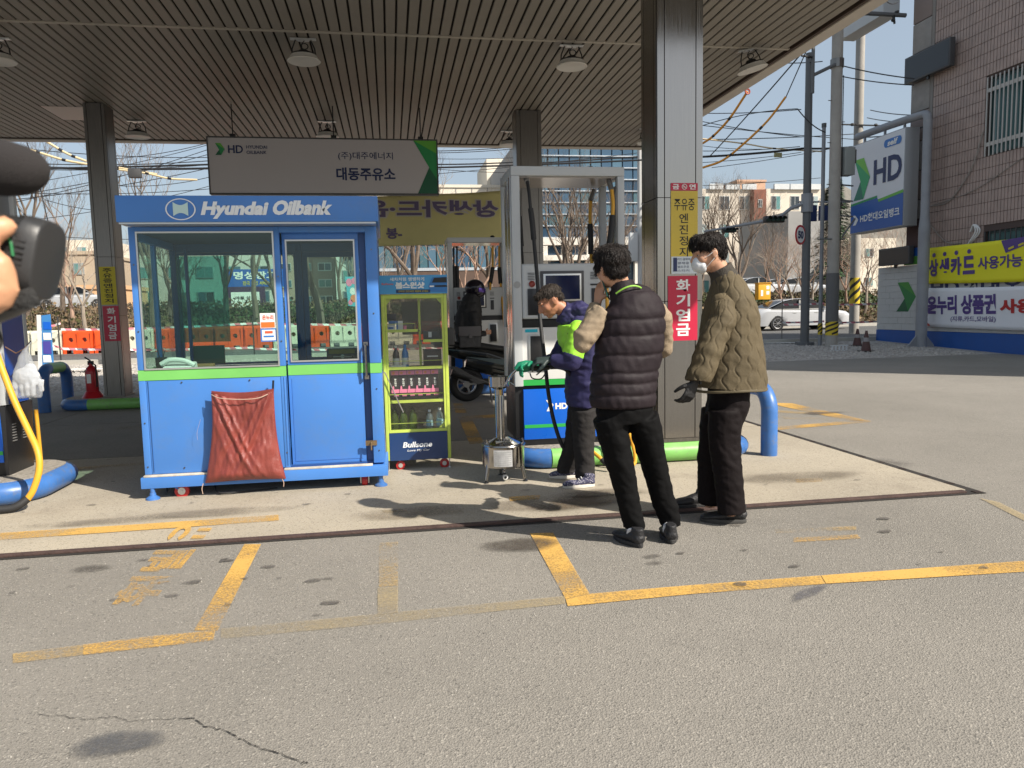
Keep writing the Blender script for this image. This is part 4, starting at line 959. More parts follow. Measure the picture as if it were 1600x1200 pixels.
for back in (False, True):
    vs = [sackf(i/nu, j/nv*(1 if not back else 1), back) + V((0, 0, (.012 if back and j == 0 else 0)+(-.03*sin(pi*i/nu)*(1-j/nv)**6 if not back else 0))) for j in range(nv+1) for i in range(nu+1)]
    m.add(vs, [(j*(nu+1)+i, j*(nu+1)+i+1, (j+1)*(nu+1)+i+1, (j+1)*(nu+1)+i) for j in range(nv) for i in range(nu)])
m.build('sack_cloth', SACK, t, smooth=True)
m = MB(); m.tube(bez([(-1.37, 5.95, .81), (-1.30, 5.90, .785), (-1.15, 5.895, .77), (-1.02, 5.90, .775), (-.93, 5.95, .81)], 4), .0035, 5); m.tube(bez([(-1.465, 5.93, .13), (-1.475, 5.92, .09), (-1.47, 5.92, .05)], 4), .003, 5); m.tube(bez([(-.88, 5.93, .13), (-.87, 5.93, .10), (-.873, 5.93, .07)], 4), .003, 5); m.tube(bez([(-1.47, 5.99, .62), (-1.50, 5.985, .52), (-1.50, 5.985, .46)], 4), .0009, 4); m.build('tie_string', M('string_pale', (.45, .32, .25), .8), t)
m = MB(); m.tube([(-.925, 5.985, .80), (-.915, 5.975, .90)], .008, 7); m.build('hanging_peg', BLACK, t)

# ================================================================ CABINET
LIME = M('lime_frame_paint', (.52, .62, .10), .38, var=.10, vscale=6, dirt=((.25, .27, .1), 9, .5))
CX0, CX1, CY0, CY1 = -.078, .49, 6.58, 6.93
CB = empty('product_cabinet', (.2, 6.75, .08), 'narrow lime green glass cabinet on red castors beside the booth', 'display cabinet')
for (x, y) in ((CX0, CY0), (CX1-.028, CY0), (CX0, CY1-.028), (CX1-.028, CY1-.028)):
    m = MB(); m.box(x, x+.028, y, y+.028, .10, 1.56); m.build('corner_post', LIME, CB, bevel=.002)
for x in (CX0+.031, CX1-.047): m = MB(); m.box(x, x+.016, CY0+.004, CY0+.024, .373, 1.524); m.build('door_stile', LIME, CB)
for ya in (CY0+.002, CY1-.026): m = MB(); m.box(CX0+.03, CX1-.03, ya, ya+.024, 1.525, 1.56); m.build('top_rail', LIME, CB)
m = MB(); m.box(CX0+.03, CX1-.03, CY0-.004, CY0+.018, .10, .345); m.build('kick_panel', M('cabinet_navy', (.016, .045, .13), .25), CB)
m = MB(); m.box(CX0+.03, CX1-.03, CY0+.002, CY0+.026, .347, .372); m.build('lower_rail', LIME, CB)
for x in (CX0, CX1-.006):
    m = MB(); m.box(x+.003, x+.006, CY0+.03, CY1-.03, .12, 1.52); m.build('side_pane', M_glass('cab_glass', (.95, .96, .93), .5), CB)
m = MB(); m.box(CX0+.03, CX1-.03, CY0+.010, CY0+.014, .374, 1.523); m.build('front_pane', M_glass('cab_glass_f', (.975, .98, .965), .6, .01, (.4, .42, .34)), CB)
m = MB(); m.box(CX0+.03, CX1-.03, CY1-.014, CY1-.010, .12, 1.523); m.build('back_pane', M_glass('cab_glass_b', (.78, .78, .72), .5, .25, (.24, .22, .18)), CB)
SHELF = [(.36, CX0+.01, CX1-.01), (.62, CX0+.01, CX1-.01), (.915, CX0+.01, CX1-.01), (1.243, CX0+.01, .25), (1.15, .255, CX1-.01)]
for (z, a, b) in SHELF:
    m = MB(); m.box(a, b, CY0+.035, CY1-.03, z-.004, z); m.build('shelf', DGREY, CB); m = MB(); m.box(a+.02, b-.02, CY0+.015, CY0+.034, z-.012, z+.012); m.build('shelf_edge', LIME, CB)
    if z != 1.15:
        m = MB(); m.tube([(a+.03, CY0+.06, z), (a+.03, CY0+.06, z+.06), (b-.04, CY0+.06, z+.06), (b-.04, CY0+.06, z)], .003, 5); m.build('guard_wire', LIME, CB)
m = MB(); m.box(.245, .265, CY0+.20, CY0+.22, .92, 1.52); m.build('centre_bar', LIME, CB)
m = MB(); m.prism([(CX0+.03, CY0+.03, 1.52), (CX0+.09, CY0+.03, 1.52), (CX0+.03, CY0+.03, 1.45)], (0, .01, 0)); m.prism([(CX1-.03, CY0+.03, 1.52), (CX1-.09, CY0+.03, 1.52), (CX1-.03, CY0+.03, 1.45)], (0, .01, 0)); m.prism([(CX1-.03, CY0+.03, .375), (CX1-.10, CY0+.03, .375), (CX1-.03, CY0+.03, .45)], (0, .01, 0)); m.build('corner_gusset', LIME, CB)
m = MB(); m.box(.10, .45, CY1-.05, CY1-.045, 1.20, 1.50); m.build('hanging_film', M_glass('film', (.5, .5, .46), .4, .45, (.22, .22, .19)), CB)
sg = MB().box(CX0-.012, CX1+.008, CY0-.02, CY0+.012, 1.562, 1.722).build('header_sign', M('header_blue', (.06, .30, .58), .35), CB)
f = FR(CY0-.023)
lettering('새차처럼 쌩쌩하게', f, .005, 1.672, .30, 1.704, WINK, sg, .015); lettering('불스원샷', f, .05, 1.606, .30, 1.663, WINK, sg, .05); lettering('Bullsone', f, -.065, 1.640, .035, 1.657, M('orange_ink', (0, 0, 0)), sg, .01)
flat('strapline_band', f, [rect(.055, 1.57, .35, 1.597)], NINK, sg); lettering('강력한 엔진세정 체험해 보세요', FR(CY0-.026), .075, 1.575, .33, 1.592, SYEL, sg)
flat('car_print', f, [[(.335, 1.63), (.37, 1.70), (.495, 1.705), (.495, 1.57), (.36, 1.575), (.34, 1.60)]], M('car_print_blue', (.03, .17, .45), .4), sg)
flat('windscreen_print', FR(CY0-.026), [[(.365, 1.655), (.385, 1.695), (.494, 1.70), (.494, 1.655)]], INK, sg); flat('grille_print', FR(CY0-.026), [rect(.39, 1.617, .494, 1.632)], INK, sg); flat('lamp_print', FR(CY0-.026), [rect(.345, 1.617, .382, 1.630)], WINK, sg)
f = FR(CY0-.007)
lettering('Bullsone', f, .07, .212, .325, .262, WINK, CB, .028, .04); lettering('Love My Car', f, .105, .172, .30, .195, WINK, CB, .012, .04)
for x in (.03, .42):
    m = MB(); m.box(x-.02, x+.02, CY0+.02, CY0+.06, .095, .10); m.tube([(x, CY0+.04, .095), (x+.008, CY0+.04, .045)], .008, 6); b = m.build('castor_fork', ALU, CB)
    m = MB(); m.cyl((x+.01, CY0+.025, .05), (x+.01, CY0+.055, .05), .042, n=18); m.build('castor_wheel', _mats['castor_red'], b, bevel=.004); m = MB(); m.cyl((x+.01, CY0+.02, .05), (x+.01, CY0+.058, .05), .02, n=12); m.build('castor_hub', ALU, b)
for x in (-.062, .475):
    m = MB(); m.lathe((x, CY0+.015, .012), [(.014, 0), (.012, .008), (.005, .012), (.005, .09)], 10); m.build('levelling_foot', ALU, CB)
m = MB(); m.tube(bez([(-.085, 6.56, .18), (-.092, 6.55, .6), (-.085, 6.55, .86), (-.07, 6.55, .885), (-.055, 6.55, .86), (.03, 6.555, .65), (.08, 6.56, .53)], 6), .005, 6)
m.build('hooked_cable', M('grey_cable', (.22, .20, .18), .5), CB)
# goods inside
def good(name, x0, x1, z0, h, d, label, cat, cols, grp=None, y=CY0+.09):
    t = empty(name, ((x0+x1)/2, y, z0), label, cat, grp)
    m = MB(); m.box(x0, x1, y, y+d, z0, z0+h); m.build('carton', cols[0], t, bevel=.002)
    for (s0, t0, s1, t1, c) in cols[1:]:
        m = MB(); Y = y-.0015; m.poly([(x0+(x1-x0)*s0, Y, z0+h*t0), (x0+(x1-x0)*s1, Y, z0+h*t0), (x0+(x1-x0)*s1, Y, z0+h*t1), (x0+(x1-x0)*s0, Y, z0+h*t1)]); m.build('print', c, t)
    return t
PINK = M('pink_print', (.85, .24, .40), .45); PKB = M('package_black', (.03, .022, .03), .4)
for k in range(6):
    x0 = -.015+k*.070; z0 = .655
    t = good('car_care_pack', x0, x0+.066, z0, .235, .03, ['leftmost', 'second', 'third', 'fourth', 'fifth', 'rightmost'][k]+' pink and black pack in the row on the middle shelf', 'package', [PKB, (0, .84, 1, 1, PINK), (.0, .16, 1, .30, PINK), (.35, .02, .95, .08, PINK)], 'pink and black packs in the cabinet', CY0+.075)
    f3 = FR(CY0+.0725); lettering('불스원샷', f3, x0+.026, z0+.095, x0+.046, z0+.167, WINK, t, .04, vert=True)
    m = MB(); m.poly([f3(x0+.006+.02*cos(i*pi/8), z0+.185+.014*sin(i*pi/8)) for i in range(16)]) if False else m.poly([f3(x0+.022+.012*cos(i*pi/8), z0+.215+.012*sin(i*pi/8)) for i in range(16)]); m.build('round_print', M('orange_dot', (.8, .25, .12), .4), t)
    m = MB(); m.poly([f3(x0+.008, z0+.05), f3(x0+.024, z0+.05), f3(x0+.024, z0+.085), f3(x0+.020, z0+.10), f3(x0+.012, z0+.10), f3(x0+.008, z0+.085)]); m.build('bottle_print', PINK, t)
tag(MB().box(-.02, .40, CY0+.075, CY0+.11, .622, .653).build('pack_stand', BLACK), 'low black stand under the row of pink packs', 'stand')
CBL = M('carton_blue', (.02, .12, .42), .4); CWH = M('carton_white', (.62, .64, .66), .5)
good('carton', -.03, .035, 1.244, .055, .06, 'white carton on the top left shelf of the cabinet', 'box', [CWH, (.1, .3, .8, .6, CBL)])
good('carton', -.02, .045, 1.30, .03, .06, 'blue carton lying on the white carton on the top shelf', 'box', [CBL])
good('carton', .047, .105, 1.244, .085, .06, 'blue and white carton in the middle of the top shelf', 'box', [CWH, (0, .0, .25, 1, CBL)])
good('carton', -.035, .05, 1.334, .06, .05, 'black carton standing at the back of the top shelf', 'box', [PKB], y=CY0+.2)
good('carton', .11, .135, 1.244, .04, .04, 'tiny pink carton on the top shelf', 'box', [PINK])
def bottle(x, z, h, r, label, body, cap, grp=None, y=CY0+.12, lab=None):
    t = empty('bottle', (x, y, z), label, 'bottle', grp)
    m = MB(); m.lathe((x, y, z+.001), [(r*.92, 0), (r, .01), (r, h*.55), (r*.85, h*.68), (r*.38, h*.84), (r*.34, h*.9)], 16); m.build('bottle_body', body, t, smooth=True)
    m = MB(); m.lathe((x, y, z+h*.9), [(r*.42, 0), (r*.42, h*.1)], 12); m.build('cap', cap, t)
    if lab: m = MB(); m.lathe((x, y, z+h*.12), [(r*1.01, 0), (r*1.01, h*.3)], 16); m.build('wrap', lab, t)
GB = M_glass('green_bottle', (.60, .75, .35), .7, .25, (.14, .22, .04)); CLB = M_glass('clear_bottle', (.78, .88, .90), .8, .15, (.5, .6, .62)); GCAP = M('dark_cap', (.03, .05, .03), .4)
for x, n_ in ((.0, 'left'), (.08, 'middle'), (.165, 'right')): bottle(x, .361, .19, .037, n_+' green liquid bottle on the bottom shelf of the cabinet', GB, GCAP)
bottle(.315, .361, .165, .032, 'clear bottle with white cap left of the last one on the bottom shelf', CLB, WINK, lab=M('pale_blue_wrap', (.30, .50, .55), .4)); bottle(.405, .361, .18, .032, 'clear bottle with white cap in the right corner of the bottom shelf', CLB, WINK, lab=_mats['pale_blue_wrap'])
BBW = M('bottle_white', (.55, .58, .6), .35); BBB = M('bottle_blue', (.02, .15, .42), .35)
bottle(.035, .918, .19, .03, 'white and black wash bottle on the upper shelf', M('bottle_black', (.03, .03, .035), .3), BBW, lab=BBW); bottle(.115, .918, .20, .03, 'blue wash bottle beside the white one on the upper shelf', BBB, BBB, lab=BBW)
good('carton', .28, .44, .918, .15, .08, 'large black carton on the right of the upper shelf', 'box', [PKB, (.2, .55, .8, .62, CWH)], y=CY0+.15)
good('carton', .285, .43, 1.152, .08, .08, 'dark carton under the hanging film in the cabinet', 'box', [M('carton_grey', (.06, .06, .06), .5), (.3, .3, .5, .9, CWH)], y=CY0+.15)
good('carton', -.03, .12, .918, .022, .05, 'flat white leaflet box lying in front on the upper shelf', 'box', [CWH], y=CY0+.065)

# ================================================================ PROVING CAN
t = empty('measuring_can', (.875, 5.95, .012), 'stainless steel fuel measuring can with a long neck on three legs', 'measuring can')
c = V((.875, 5.98, 0)); R = .175
m = MB(); m.lathe(c, [(.02, .10), (.10, .115), (R, .14), (R, .315), (R-.006, .318), (R-.008, .305), (.04, .37), (.035, .36), (R-.012, .30)][:6]+[(R-.02, .312), (.05, .375), (.03, .38)], 36); m.build('tank', CHROME, t, smooth=True)
m = MB(); m.lathe(c, [(R+.002, .305), (R+.006, .312), (R+.002, .32)], 36); m.build('rim', CHROME, t, smooth=True)
cn = c+V((-.025, 0, 0))
m = MB(); m.cyl(cn+V((0, 0, .35)), cn+V((0, 0, .775)), .038, n=20); m.build('neck_tube', CHROME, t, smooth=True)
m = MB(); m.box(cn.x-.032, cn.x-.012, cn.y-.064, cn.y-.048, .36, .72); m.box(cn.x+.012, cn.x+.032, cn.y-.064, cn.y-.048, .36, .72); m.box(cn.x-.05, cn.x+.05, cn.y-.10, cn.y-.03, .305, .352); m.build('gauge_frame', STEEL, t, bevel=.002)
m = MB(); m.cyl(cn+V((0, -.055, .36)), cn+V((0, -.055, .74)), .007, n=8); m.build('sight_glass', M('sight_glass', (.75, .70, .6), .1), t)
m = MB(); m.box(cn.x-.006, cn.x+.008, cn.y-.07, cn.y-.045, .72, .765); m.build('gauge_cap', M('brass', (.5, .35, .12), .3, 1), t)
m = MB(); m.lathe(cn, [(.04, .765), (.082, .788), (.084, .868), (.080, .868), (.078, .795), (.035, .775)], 28); m.build('filling_cup', CHROME, t, smooth=True)
for a in (-150, -30, 90):
    p = c+V((cos(radians(a))*.155, sin(radians(a))*.155, 0)); q = c+V((cos(radians(a))*.185, sin(radians(a))*.185, 0))
    m = MB(); m.tube([p+V((0, 0, .17)), q+V((0, 0, .035))], [.019, .013], 10); m.build('leg', CHROME, t, smooth=True)
    m = MB(); m.lathe(q+V((0, 0, .012)), [(.022, 0), (.02, .008), (.008, .012), (.008, .03)], 10); m.build('leg_foot', BLACK, t)
m = MB(); m.tube([c+V((0, 0, .12)), c+V((0, -.02, .07)), c+V((0, -.06, .05))], .012, 8); m.build('drain_pipe', STEEL, t)
m = MB(); m.cyl(c+V((0, -.06, .05)), c+V((0, -.085, .05)), .022, n=16); m.build('drain_valve', WHITE, t, bevel=.003)
m = MB(); m.cyl(c+V((0, -.086, .05)), c+V((0, -.089, .05)), .011, n=12); m.build('drain_mouth', BLACK, t)
m = MB(); n = 10; zz0, zz1 = .155, .290
for i in range(n):
    a0 = radians(-125+50*i/n); a1 = radians(-125+50*(i+1)/n); r = R+.003
    m.quad(c+V((cos(a0)*r, sin(a0)*r, zz0)), c+V((cos(a1)*r, sin(a1)*r, zz0)), c+V((cos(a1)*r, sin(a1)*r, zz1)), c+V((cos(a0)*r, sin(a0)*r, zz1)))
m.build('rating_plate', M('rating_plate', (.66, .66, .66), .35, .5, var=.25, vscale=22), t, smooth=True)
m = MB()
for k in range(7):
    z = .17+k*.0165
    for i in range(n):
        a0 = radians(-122+44*i/n); a1 = radians(-122+44*(i+.8)/n); r = R+.0045
        m.quad(c+V((cos(a0)*r, sin(a0)*r, z)), c+V((cos(a1)*r, sin(a1)*r, z)), c+V((cos(a1)*r, sin(a1)*r, z+.003)), c+V((cos(a0)*r, sin(a0)*r, z+.003)))
m.build('plate_print', M('plate_print', (.25, .26, .28), .5), t)
for s in (-1, 1):
    b = c+V((s*.13, -.08, .31)); m = MB(); m.tube([b, b+V((s*.02, -.01, .025)), b+V((s*.012, -.012, .06))] if s > 0 else [b, b+V((-.0, -.01, .02)), b+V((-.018, -.012, .06))], .007, 7); m.build('wing_bolt', CHROME, t)
# ================================================================ RIGHT BUILDING
WX = 15.9
TILE = M('brown_tile', (.38, .285, .245), .5, var=.14, vscale=3, bump=.1, bscale=30, dirt=((.16, .11, .10), 1.2, .3)); GROUT = M('dark_grout', (.085, .06, .052), .9)
BW_ = M('painted_block_wall', (.52, .52, .50), .7, bump=.15, bscale=12, var=.06, vscale=1, dirt=((.35, .33, .30), 2, .3)); BLW = M('wall_base_blue', (.012, .085, .33), .5, var=.08)
t = empty('tiled_building', (WX, 16, 0), 'brown tiled building on the right with barred windows over a white block wall', 'building')
BYN, BYF, BH = 7.6, 20.35, 13.0
HOLES = [(15.2, 18.18, 5.25, 7.25), (14.6, 18.1, 2.86, 3.24)]   # windows: y0,y1,z0,z1
def wallbox(y0, y1, z0, z1, x0=WX+.03, x1=WX+.35, mat=GROUT, nm='wall'):
    m = MB(); m.box(x0, x1, y0, y1, z0, z1); return m.build(nm, mat, t)
ys = sorted({BYN, BYF, *[h[0] for h in HOLES], *[h[1] for h in HOLES]}); zs_ = sorted({2.5, BH, *[h[2] for h in HOLES], *[h[3] for h in HOLES]})
for a, b in zip(ys, ys[1:]):
    run = None
    for c, d in zip(zs_, zs_[1:]):
        if not any(h[0] <= a and b <= h[1] and h[2] <= c and d <= h[3] for h in HOLES): wallbox(a, b, c, d)
m = MB(); random.seed(5); tw, th = .090, .288
for r in range(int((BH-2.5)/(th+.014))):
    z = 2.5+r*(th+.014)+.01
    for c in range(int((BYF-11.0)/(tw+.020))):
        y1 = BYF-.12-c*(tw+.020); y0 = y1-tw
        if any(h[0]-.02 < y1 and y0 < h[1]+.02 and h[2]-.03 < z+th and z < h[3]+.03 for h in HOLES): continue
        x = WX+random.uniform(-.0012, .0012)
        m.add([(x, y0, z), (x, y1, z), (x, y1, z+th), (x, y0, z+th), (WX+.032, y0, z), (WX+.032, y1, z), (WX+.032, y1, z+th), (WX+.032, y0, z+th)], [(0, 1, 2, 3), (0, 4, 5, 1), (3, 2, 6, 7), (1, 5, 6, 2), (0, 3, 7, 4)])
tag(m.build('wall_tiles', TILE, t), kind='stuff')
PIL = M('pilaster_stone', (.30, .28, .26), .8, bump=.5, bscale=30, var=.15, vscale=4)
for k in range(12):
    z = 2.72+k*.87; m = MB(); m.box(WX-.03, WX+.3, BYF+.02, BYF+.80, z+.012, z+.858); m.build('pilaster_stone', PIL if k % 2 else M('pilaster_brown', (.24, .19, .17), .7, bump=.3, bscale=25), t, bevel=.006)
m = MB(); m.box(WX-.01, WX+.28, BYF-.10, BYF+.02, 2.5, BH); m.build('corner_trim', M('stone_trim', (.24, .22, .2), .7), t)
m = MB(); m.box(WX+.35, WX+9, BYF-.05, BYF+.78, .1, BH); m.box(WX+.35, WX+9, BYN, BYN+.3, 0, BH); m.box(WX+.3, WX+9, BYN, BYF+.8, BH, BH+.3); m.build('far_walls', GROUT, t)
DG = M('dark_window_glass', (.09, .17, .17), .08)
for hi, (a, b, c, d) in enumerate(HOLES):
    fr = MB(); fr.box(WX+.10, WX+.16, a, b, c, c+.06); fr.box(WX+.10, WX+.16, a, b, d-.06, d)
    for y in [a, a+(b-a)*.33, a+(b-a)*.66, b-.05]: fr.box(WX+.10, WX+.16, y, y+.05, c+.06, d-.06)
    fo = fr.build('window_frame', M('window_frame_dark', (.03, .07, .07), .4), t)
    m = MB(); m.box(WX+.13, WX+.14, a+.04, b-.04, c+.05, d-.05); m.build('pane', DG, fo)
    if hi == 0:
        BAR = M('bar_pale', (.45, .43, .40), .5)
        for k in range(22):
            m = MB(); y = b-.02-k*.138; m.box(WX-.05, WX-.03, y-.018, y+.018, c-.03, d+.02); m.build('window_bar', BAR, t)
        for z in (c+.28, d-.32): m = MB(); m.box(WX-.03, WX-.01, a-.02, b+.02, z-.05, z+.05); m.build('bar_rail', BAR, t)
    else:
        for k in range(20):
            m = MB(); y = b-.02-k*.17; m.box(WX-.02, WX, y-.012, y+.012, c, d); m.build('window_bar', DGREY, t)
m = MB(); m.tube(bez([(WX-.04, 18.25, 5.9), (WX-.05, 18.6, 5.0), (WX-.03, 19.4, 4.25), (WX-.03, 20.2, 4.2)], 5), .018, 5); m.tube(bez([(WX-.03, 20.2, 3.7), (WX-.03, 19.5, 3.1), (WX-.03, 18.9, 3.0)], 5), .015, 5); m.tube(bez([(WX-.03, 20.2, 4.2), (WX-.03, 18.5, 4.4), (WX-.03, 16.8, 5.0)], 5), .012, 5); m.build('loose_cable', M('old_cable', (.28, .25, .22), .7), t)
m = MB()
for k in range(3): m.tube(bez([(WX-.04-.03*k, 18.5, 3.28), (WX-.08-.03*k, 18.35, 3.45), (WX-.06-.03*k, 18.2+.05*k, 3.25), (WX-.05-.03*k, 18.55, 2.95)], 5), .02, 6)
m.build('pipe_bundle', WHITE, t)
# lower painted wall (a wall of blocks)
w2 = empty('painted_block_wall', (WX, 18, 0), 'white painted block wall with blue base and green arrow emblem, low on the right', 'wall')
bl = .40; random.seed(9)
for r in range(10):
    z = .52+r*.200
    for c in range(-1, 23):
        y1 = 22.45-c*bl-(bl/2 if r % 2 else 0); y0 = y1-bl
        if y0 > 22.40: continue
        top = z+.2 > 2.53
        if y0 < 13: continue
        m = MB(); x = WX-.06+random.uniform(-.0015, .0015); m.box(x, WX+.02, y0+.003, min(y1, 22.45)-.003, z+.003, z+.197); m.build('block', BW_, w2)
m = MB(); m.box(WX+.021, WX+.3, 11, 22.44, 0, 2.52); m.build('wall_core', M('mortar', (.40, .40, .38), .9), w2)
m = MB(); m.box(WX-.075, WX+.02, 11, 22.45, -.05, .515); m.build('blue_base', BLW, w2)
m = MB(); m.box(WX-.07, WX+.02, 20.2, 21.2, 2.53, 2.78); m.build('green_band', M('band_green', (.09, .30, .05), .5), w2); m = MB(); m.box(WX-.07, WX+.02, 20.2, 21.2, 2.784, 3.03); m.build('blue_band', BLW, w2)
m = MB(); m.box(WX-.05, WX+.02, 20.35, 21.15, 3.03, 3.9); m.build('maroon_panel', M('maroon', (.05, .02, .02), .6), w2)
f = WL(WX-.065)
chevron(f, 21.50, 1.10, 20.62, 2.01, w2, [M('wall_green_a', (.05, .26, .04), .5), M('wall_green_b', (.02, .20, .05), .5), M('wall_green_c', (.008, .10, .04), .5)])
lettering('HD현대오일뱅크', f, 20.0, 1.58, 14.5, 2.05, NINK, w2, .03)
# LED boards and banners
def board(nm, y0, y1, z0, z1, label, x=WX-.28):
    q = empty(nm, (x, (y0+y1)/2, z0), label, 'display board'); m = MB(); m.box(x, x+.16, y0, y1, z0, z1); m.build('housing', DGREY, q, bevel=.01)
    m = MB(); m.box(x-.004, x+.002, y0+.05, y1-.05, z0+.05, z1-.05); m.build('display', M('led_off', (.018, .018, .02), .3), q)
    m = MB(); m.box(x+.16, WX, (y0+y1)/2-.05, (y0+y1)/2+.05, z0+.1, z0+.2); m.box(x+.05, x+.1, (y0+y1)/2-.04, (y0+y1)/2+.04, z0-.1, z0); m.build('bracket', BLACK, q); return q
board('led_board', 19.28, 21.15, 7.93, 8.70, 'large unlit black display board high on the brown tiled wall')
q = AX(1373, 388, WX-.28); q2 = AX(1420, 415, WX-.28); board('led_board', q2.y, q.y, 2.56, 3.10, 'small unlit display board on top of the white block wall')
t = empty('box_sign', (WX-.6, 21.7, 10.2), 'corner of a white box sign high beside the brown building', 'sign box')
m = MB(); m.box(WX-.9, WX-.35, 21.35, 23.6, 10.05, 12); m.build('box', OFFW, t, bevel=.01); m = MB(); m.box(WX-.906, WX-.9, 21.45, 23.5, 10.4, 11.9); m.build('face', BW, t)
def wbanner(nm, y0, y1, zt0, zt1, zb0, zb1, mat, label, dip=.05):
    q = empty(nm, (WX-.14, (y0+y1)/2, zb0), label, 'banner')
    def fn(s, tt): y = y0+(y1-y0)*s; return V((WX-.14-.02*sin(7*s)-.015*sin(3*s+5*tt), y, (zt0+(zt1-zt0)*s-dip*sin(pi*s))*(1-tt)+(zb0+(zb1-zb0)*s-dip*.6*sin(pi*s))*tt))
    cloth('cloth', fn, 50, 10, mat, q, .003)
    def g(a, z, off=.012):
        s = (a-y0)/(y1-y0); zt = fn(s, 0).z; zb = fn(s, 1).z; p = fn(s, (zt-z)/(zt-zb)); return V((p.x-off, a, z))
    return q, g
LYEL = M('banner_yellow', (.80, .74, .02), .7, bump=.05, bscale=10); LWH = M('banner_white', (.78, .78, .80), .7, bump=.05, bscale=10)
q, g = wbanner('wall_banner', 20.25, 13.2, 2.97, 3.02, 1.93, 1.82, LYEL, 'bright yellow banner with purple lettering on the building wall')
for k, (s, ya, yb) in enumerate((('상', 19.98, 19.60), ('생', 19.55, 19.16), ('카', 19.11, 18.70), ('드', 18.65, 18.22))):
    lettering(s, g, ya, 2.12, yb, 2.62, PURP, q, .05); yc = (ya+yb)/2-.02
    m = MB(); m.poly([g(yc+.07*cos(i*pi/8), 2.74+.062*sin(i*pi/8)) for i in range(16)]); m.build('dot', PURP, q)
lettering('사용가능', g, 18.12, 2.22, 16.7, 2.56, PURP, q, .03)
m = MB(); m.poly([g(17.35, 2.93), g(17.2, 2.60), g(16.2, 2.86), g(16.3, 3.2-.22)]); m.build('card_print', PURP, q)
for k in range(3): m = MB(); z = 2.72+k*.06; m.poly([g(17.12-.3*k, z, .018), g(16.95-.3*k, z+.05, .018), g(16.93-.3*k, z+.0, .018), g(17.1-.3*k, z-.05, .018)]); m.build('card_text', SYEL, q)
q, g = wbanner('wall_banner', 20.30, 13.2, 1.80, 1.72, .66, .60, LWH, 'white banner with purple and red lettering under the yellow one', .03)
lettering('온누리 상품권', g, 20.0, 1.02, 17.45, 1.56, PURP, q, .045); lettering('사용가능', g, 17.33, 1.05, 15.3, 1.42, M('red_ink', (.45, .02, .02), .5), q, .05); lettering('(지류,카드,모바일)', g, 19.05, .80, 17.45, .97, PURP, q, .012)
m = MB(); m.poly([g(20.28, 1.0-.02), g(20.28, .68), g(19.85, .68)]); m.build('corner_print', M('orange_flame', (.5, .05, .02), .5), q)
# pole sign
POLE = M('pole_grey_paint', (.27, .28, .30), .5, bump=.1, bscale=30, var=.10, vscale=3)
t = empty('station_pole_sign', (15.35, 19.6, 0), 'white and blue projecting station sign hung from a bent grey pole', 'sign')
PX, PY = 15.35, 19.72
m = MB(); m.cyl((PX, PY, 0), (PX, PY, 3.55), .155, n=20); m.build('lower_pole', POLE, t, smooth=True)
m = MB(); m.tube([(PX, PY, 3.5), (PX, PY, 3.9), (PX, PY, 6.55)], [.155, .12, .12], 18); m.tube(bez([(PX, PY, 6.5), (PX, PY+.03, 6.66), (PX, PY+.12, 6.74), (PX, PY+.35, 6.76), (PX, 21.3, 6.80), (PX, 23.0, 6.82)], 5), .115, 14, side=V((1, 0, 0))); m.build('bent_arm', POLE, t, smooth=True)
for s in (-1, 1):
    m = MB(); m.prism([(PX+s*.15, PY-.02, 0), (PX+s*.42, PY-.02, 0), (PX+s*.42, PY-.02, .12), (PX+s*.15, PY-.02, .42)], (0, .04, 0)); m.build('foot_gusset', POLE, t)
m = MB(); m.box(PX-.4, PX+.4, PY-.4, PY+.4, -.01, .03); m.build('foot_plate', POLE, t)
SY0, SY1, SZ0, SZ1 = 20.38, 23.0, 3.66, 6.52
for y in (20.7, 21.6, 22.6): m = MB(); m.cyl((PX, y, SZ1-.02), (PX, y, 6.74), .04, n=8); m.build('hanger', POLE, t)
m = MB(); m.box(PX-.19, PX+.26, SY0, SY1, SZ0, SZ1); sb = m.build('sign_box', M('sign_box_grey', (.33, .34, .35), .45), t, bevel=.012)
f = WL(PX-.196)
flat('face_white', f, [rect(SY1-.03, SZ0+.95, SY0+.03, SZ1-.03)], M('sign_face_white', (.70, .71, .74), .35), sb)
f = WL(PX-.201)
flat('face_blue', f, [[(SY1-.03, SZ0+.03), (SY0+.03, SZ0+.03), (SY0+.03, SZ0+.98), (21.55, SZ0+.86), (21.62, SZ0+1.0), (SY1-.03, SZ0+.90)]], M('sign_face_blue', (.015, .10, .38), .35), sb)
f = WL(PX-.206)
flat('green_line', f, [[(SY1-.03, SZ0+.90), (21.62, SZ0+1.0), (21.62, SZ0+1.07), (SY1-.03, SZ0+.97)]], G2, sb); flat('green_line', f, [[(21.55, SZ0+.86), (SY0+.03, SZ0+.98), (SY0+.03, SZ0+1.07), (21.58, SZ0+.94)]], G1, sb)
chevron(f, 22.83, 4.72, 22.0, 6.02, sb, [M('sg_a', (.16, .48, .05), .4), M('sg_b', (.02, .34, .12), .4), M('sg_c', (.01, .16, .10), .4)])
lettering('HD', f, 21.82, 5.07, 20.50, 5.83, NINK, sb, .03)
lettering('HD현대오일뱅크', f, 22.45, 3.98, 20.55, 4.24, WINK, sb, .025); flat('small_emblem', f, [[(22.83, 4.25), (22.72, 4.25), (22.55, 4.10), (22.72, 4.10)], [(22.72, 4.095), (22.55, 4.095), (22.68, 3.93), (22.83, 3.93)]], WINK, sb)
m = MB(); yc, zc = 20.95, 6.22
m.poly([f(yc-(.30 if k < 10 else -.30)-.10*sin(pi*(k % 10)/9)*(1 if k < 10 else -1), zc+.12*cos(pi*(k % 10)/9)*(1 if k < 10 else -1)) for k in range(20)]); m.build('self_badge', M('badge_blue', (.03, .17, .50), .4), sb)
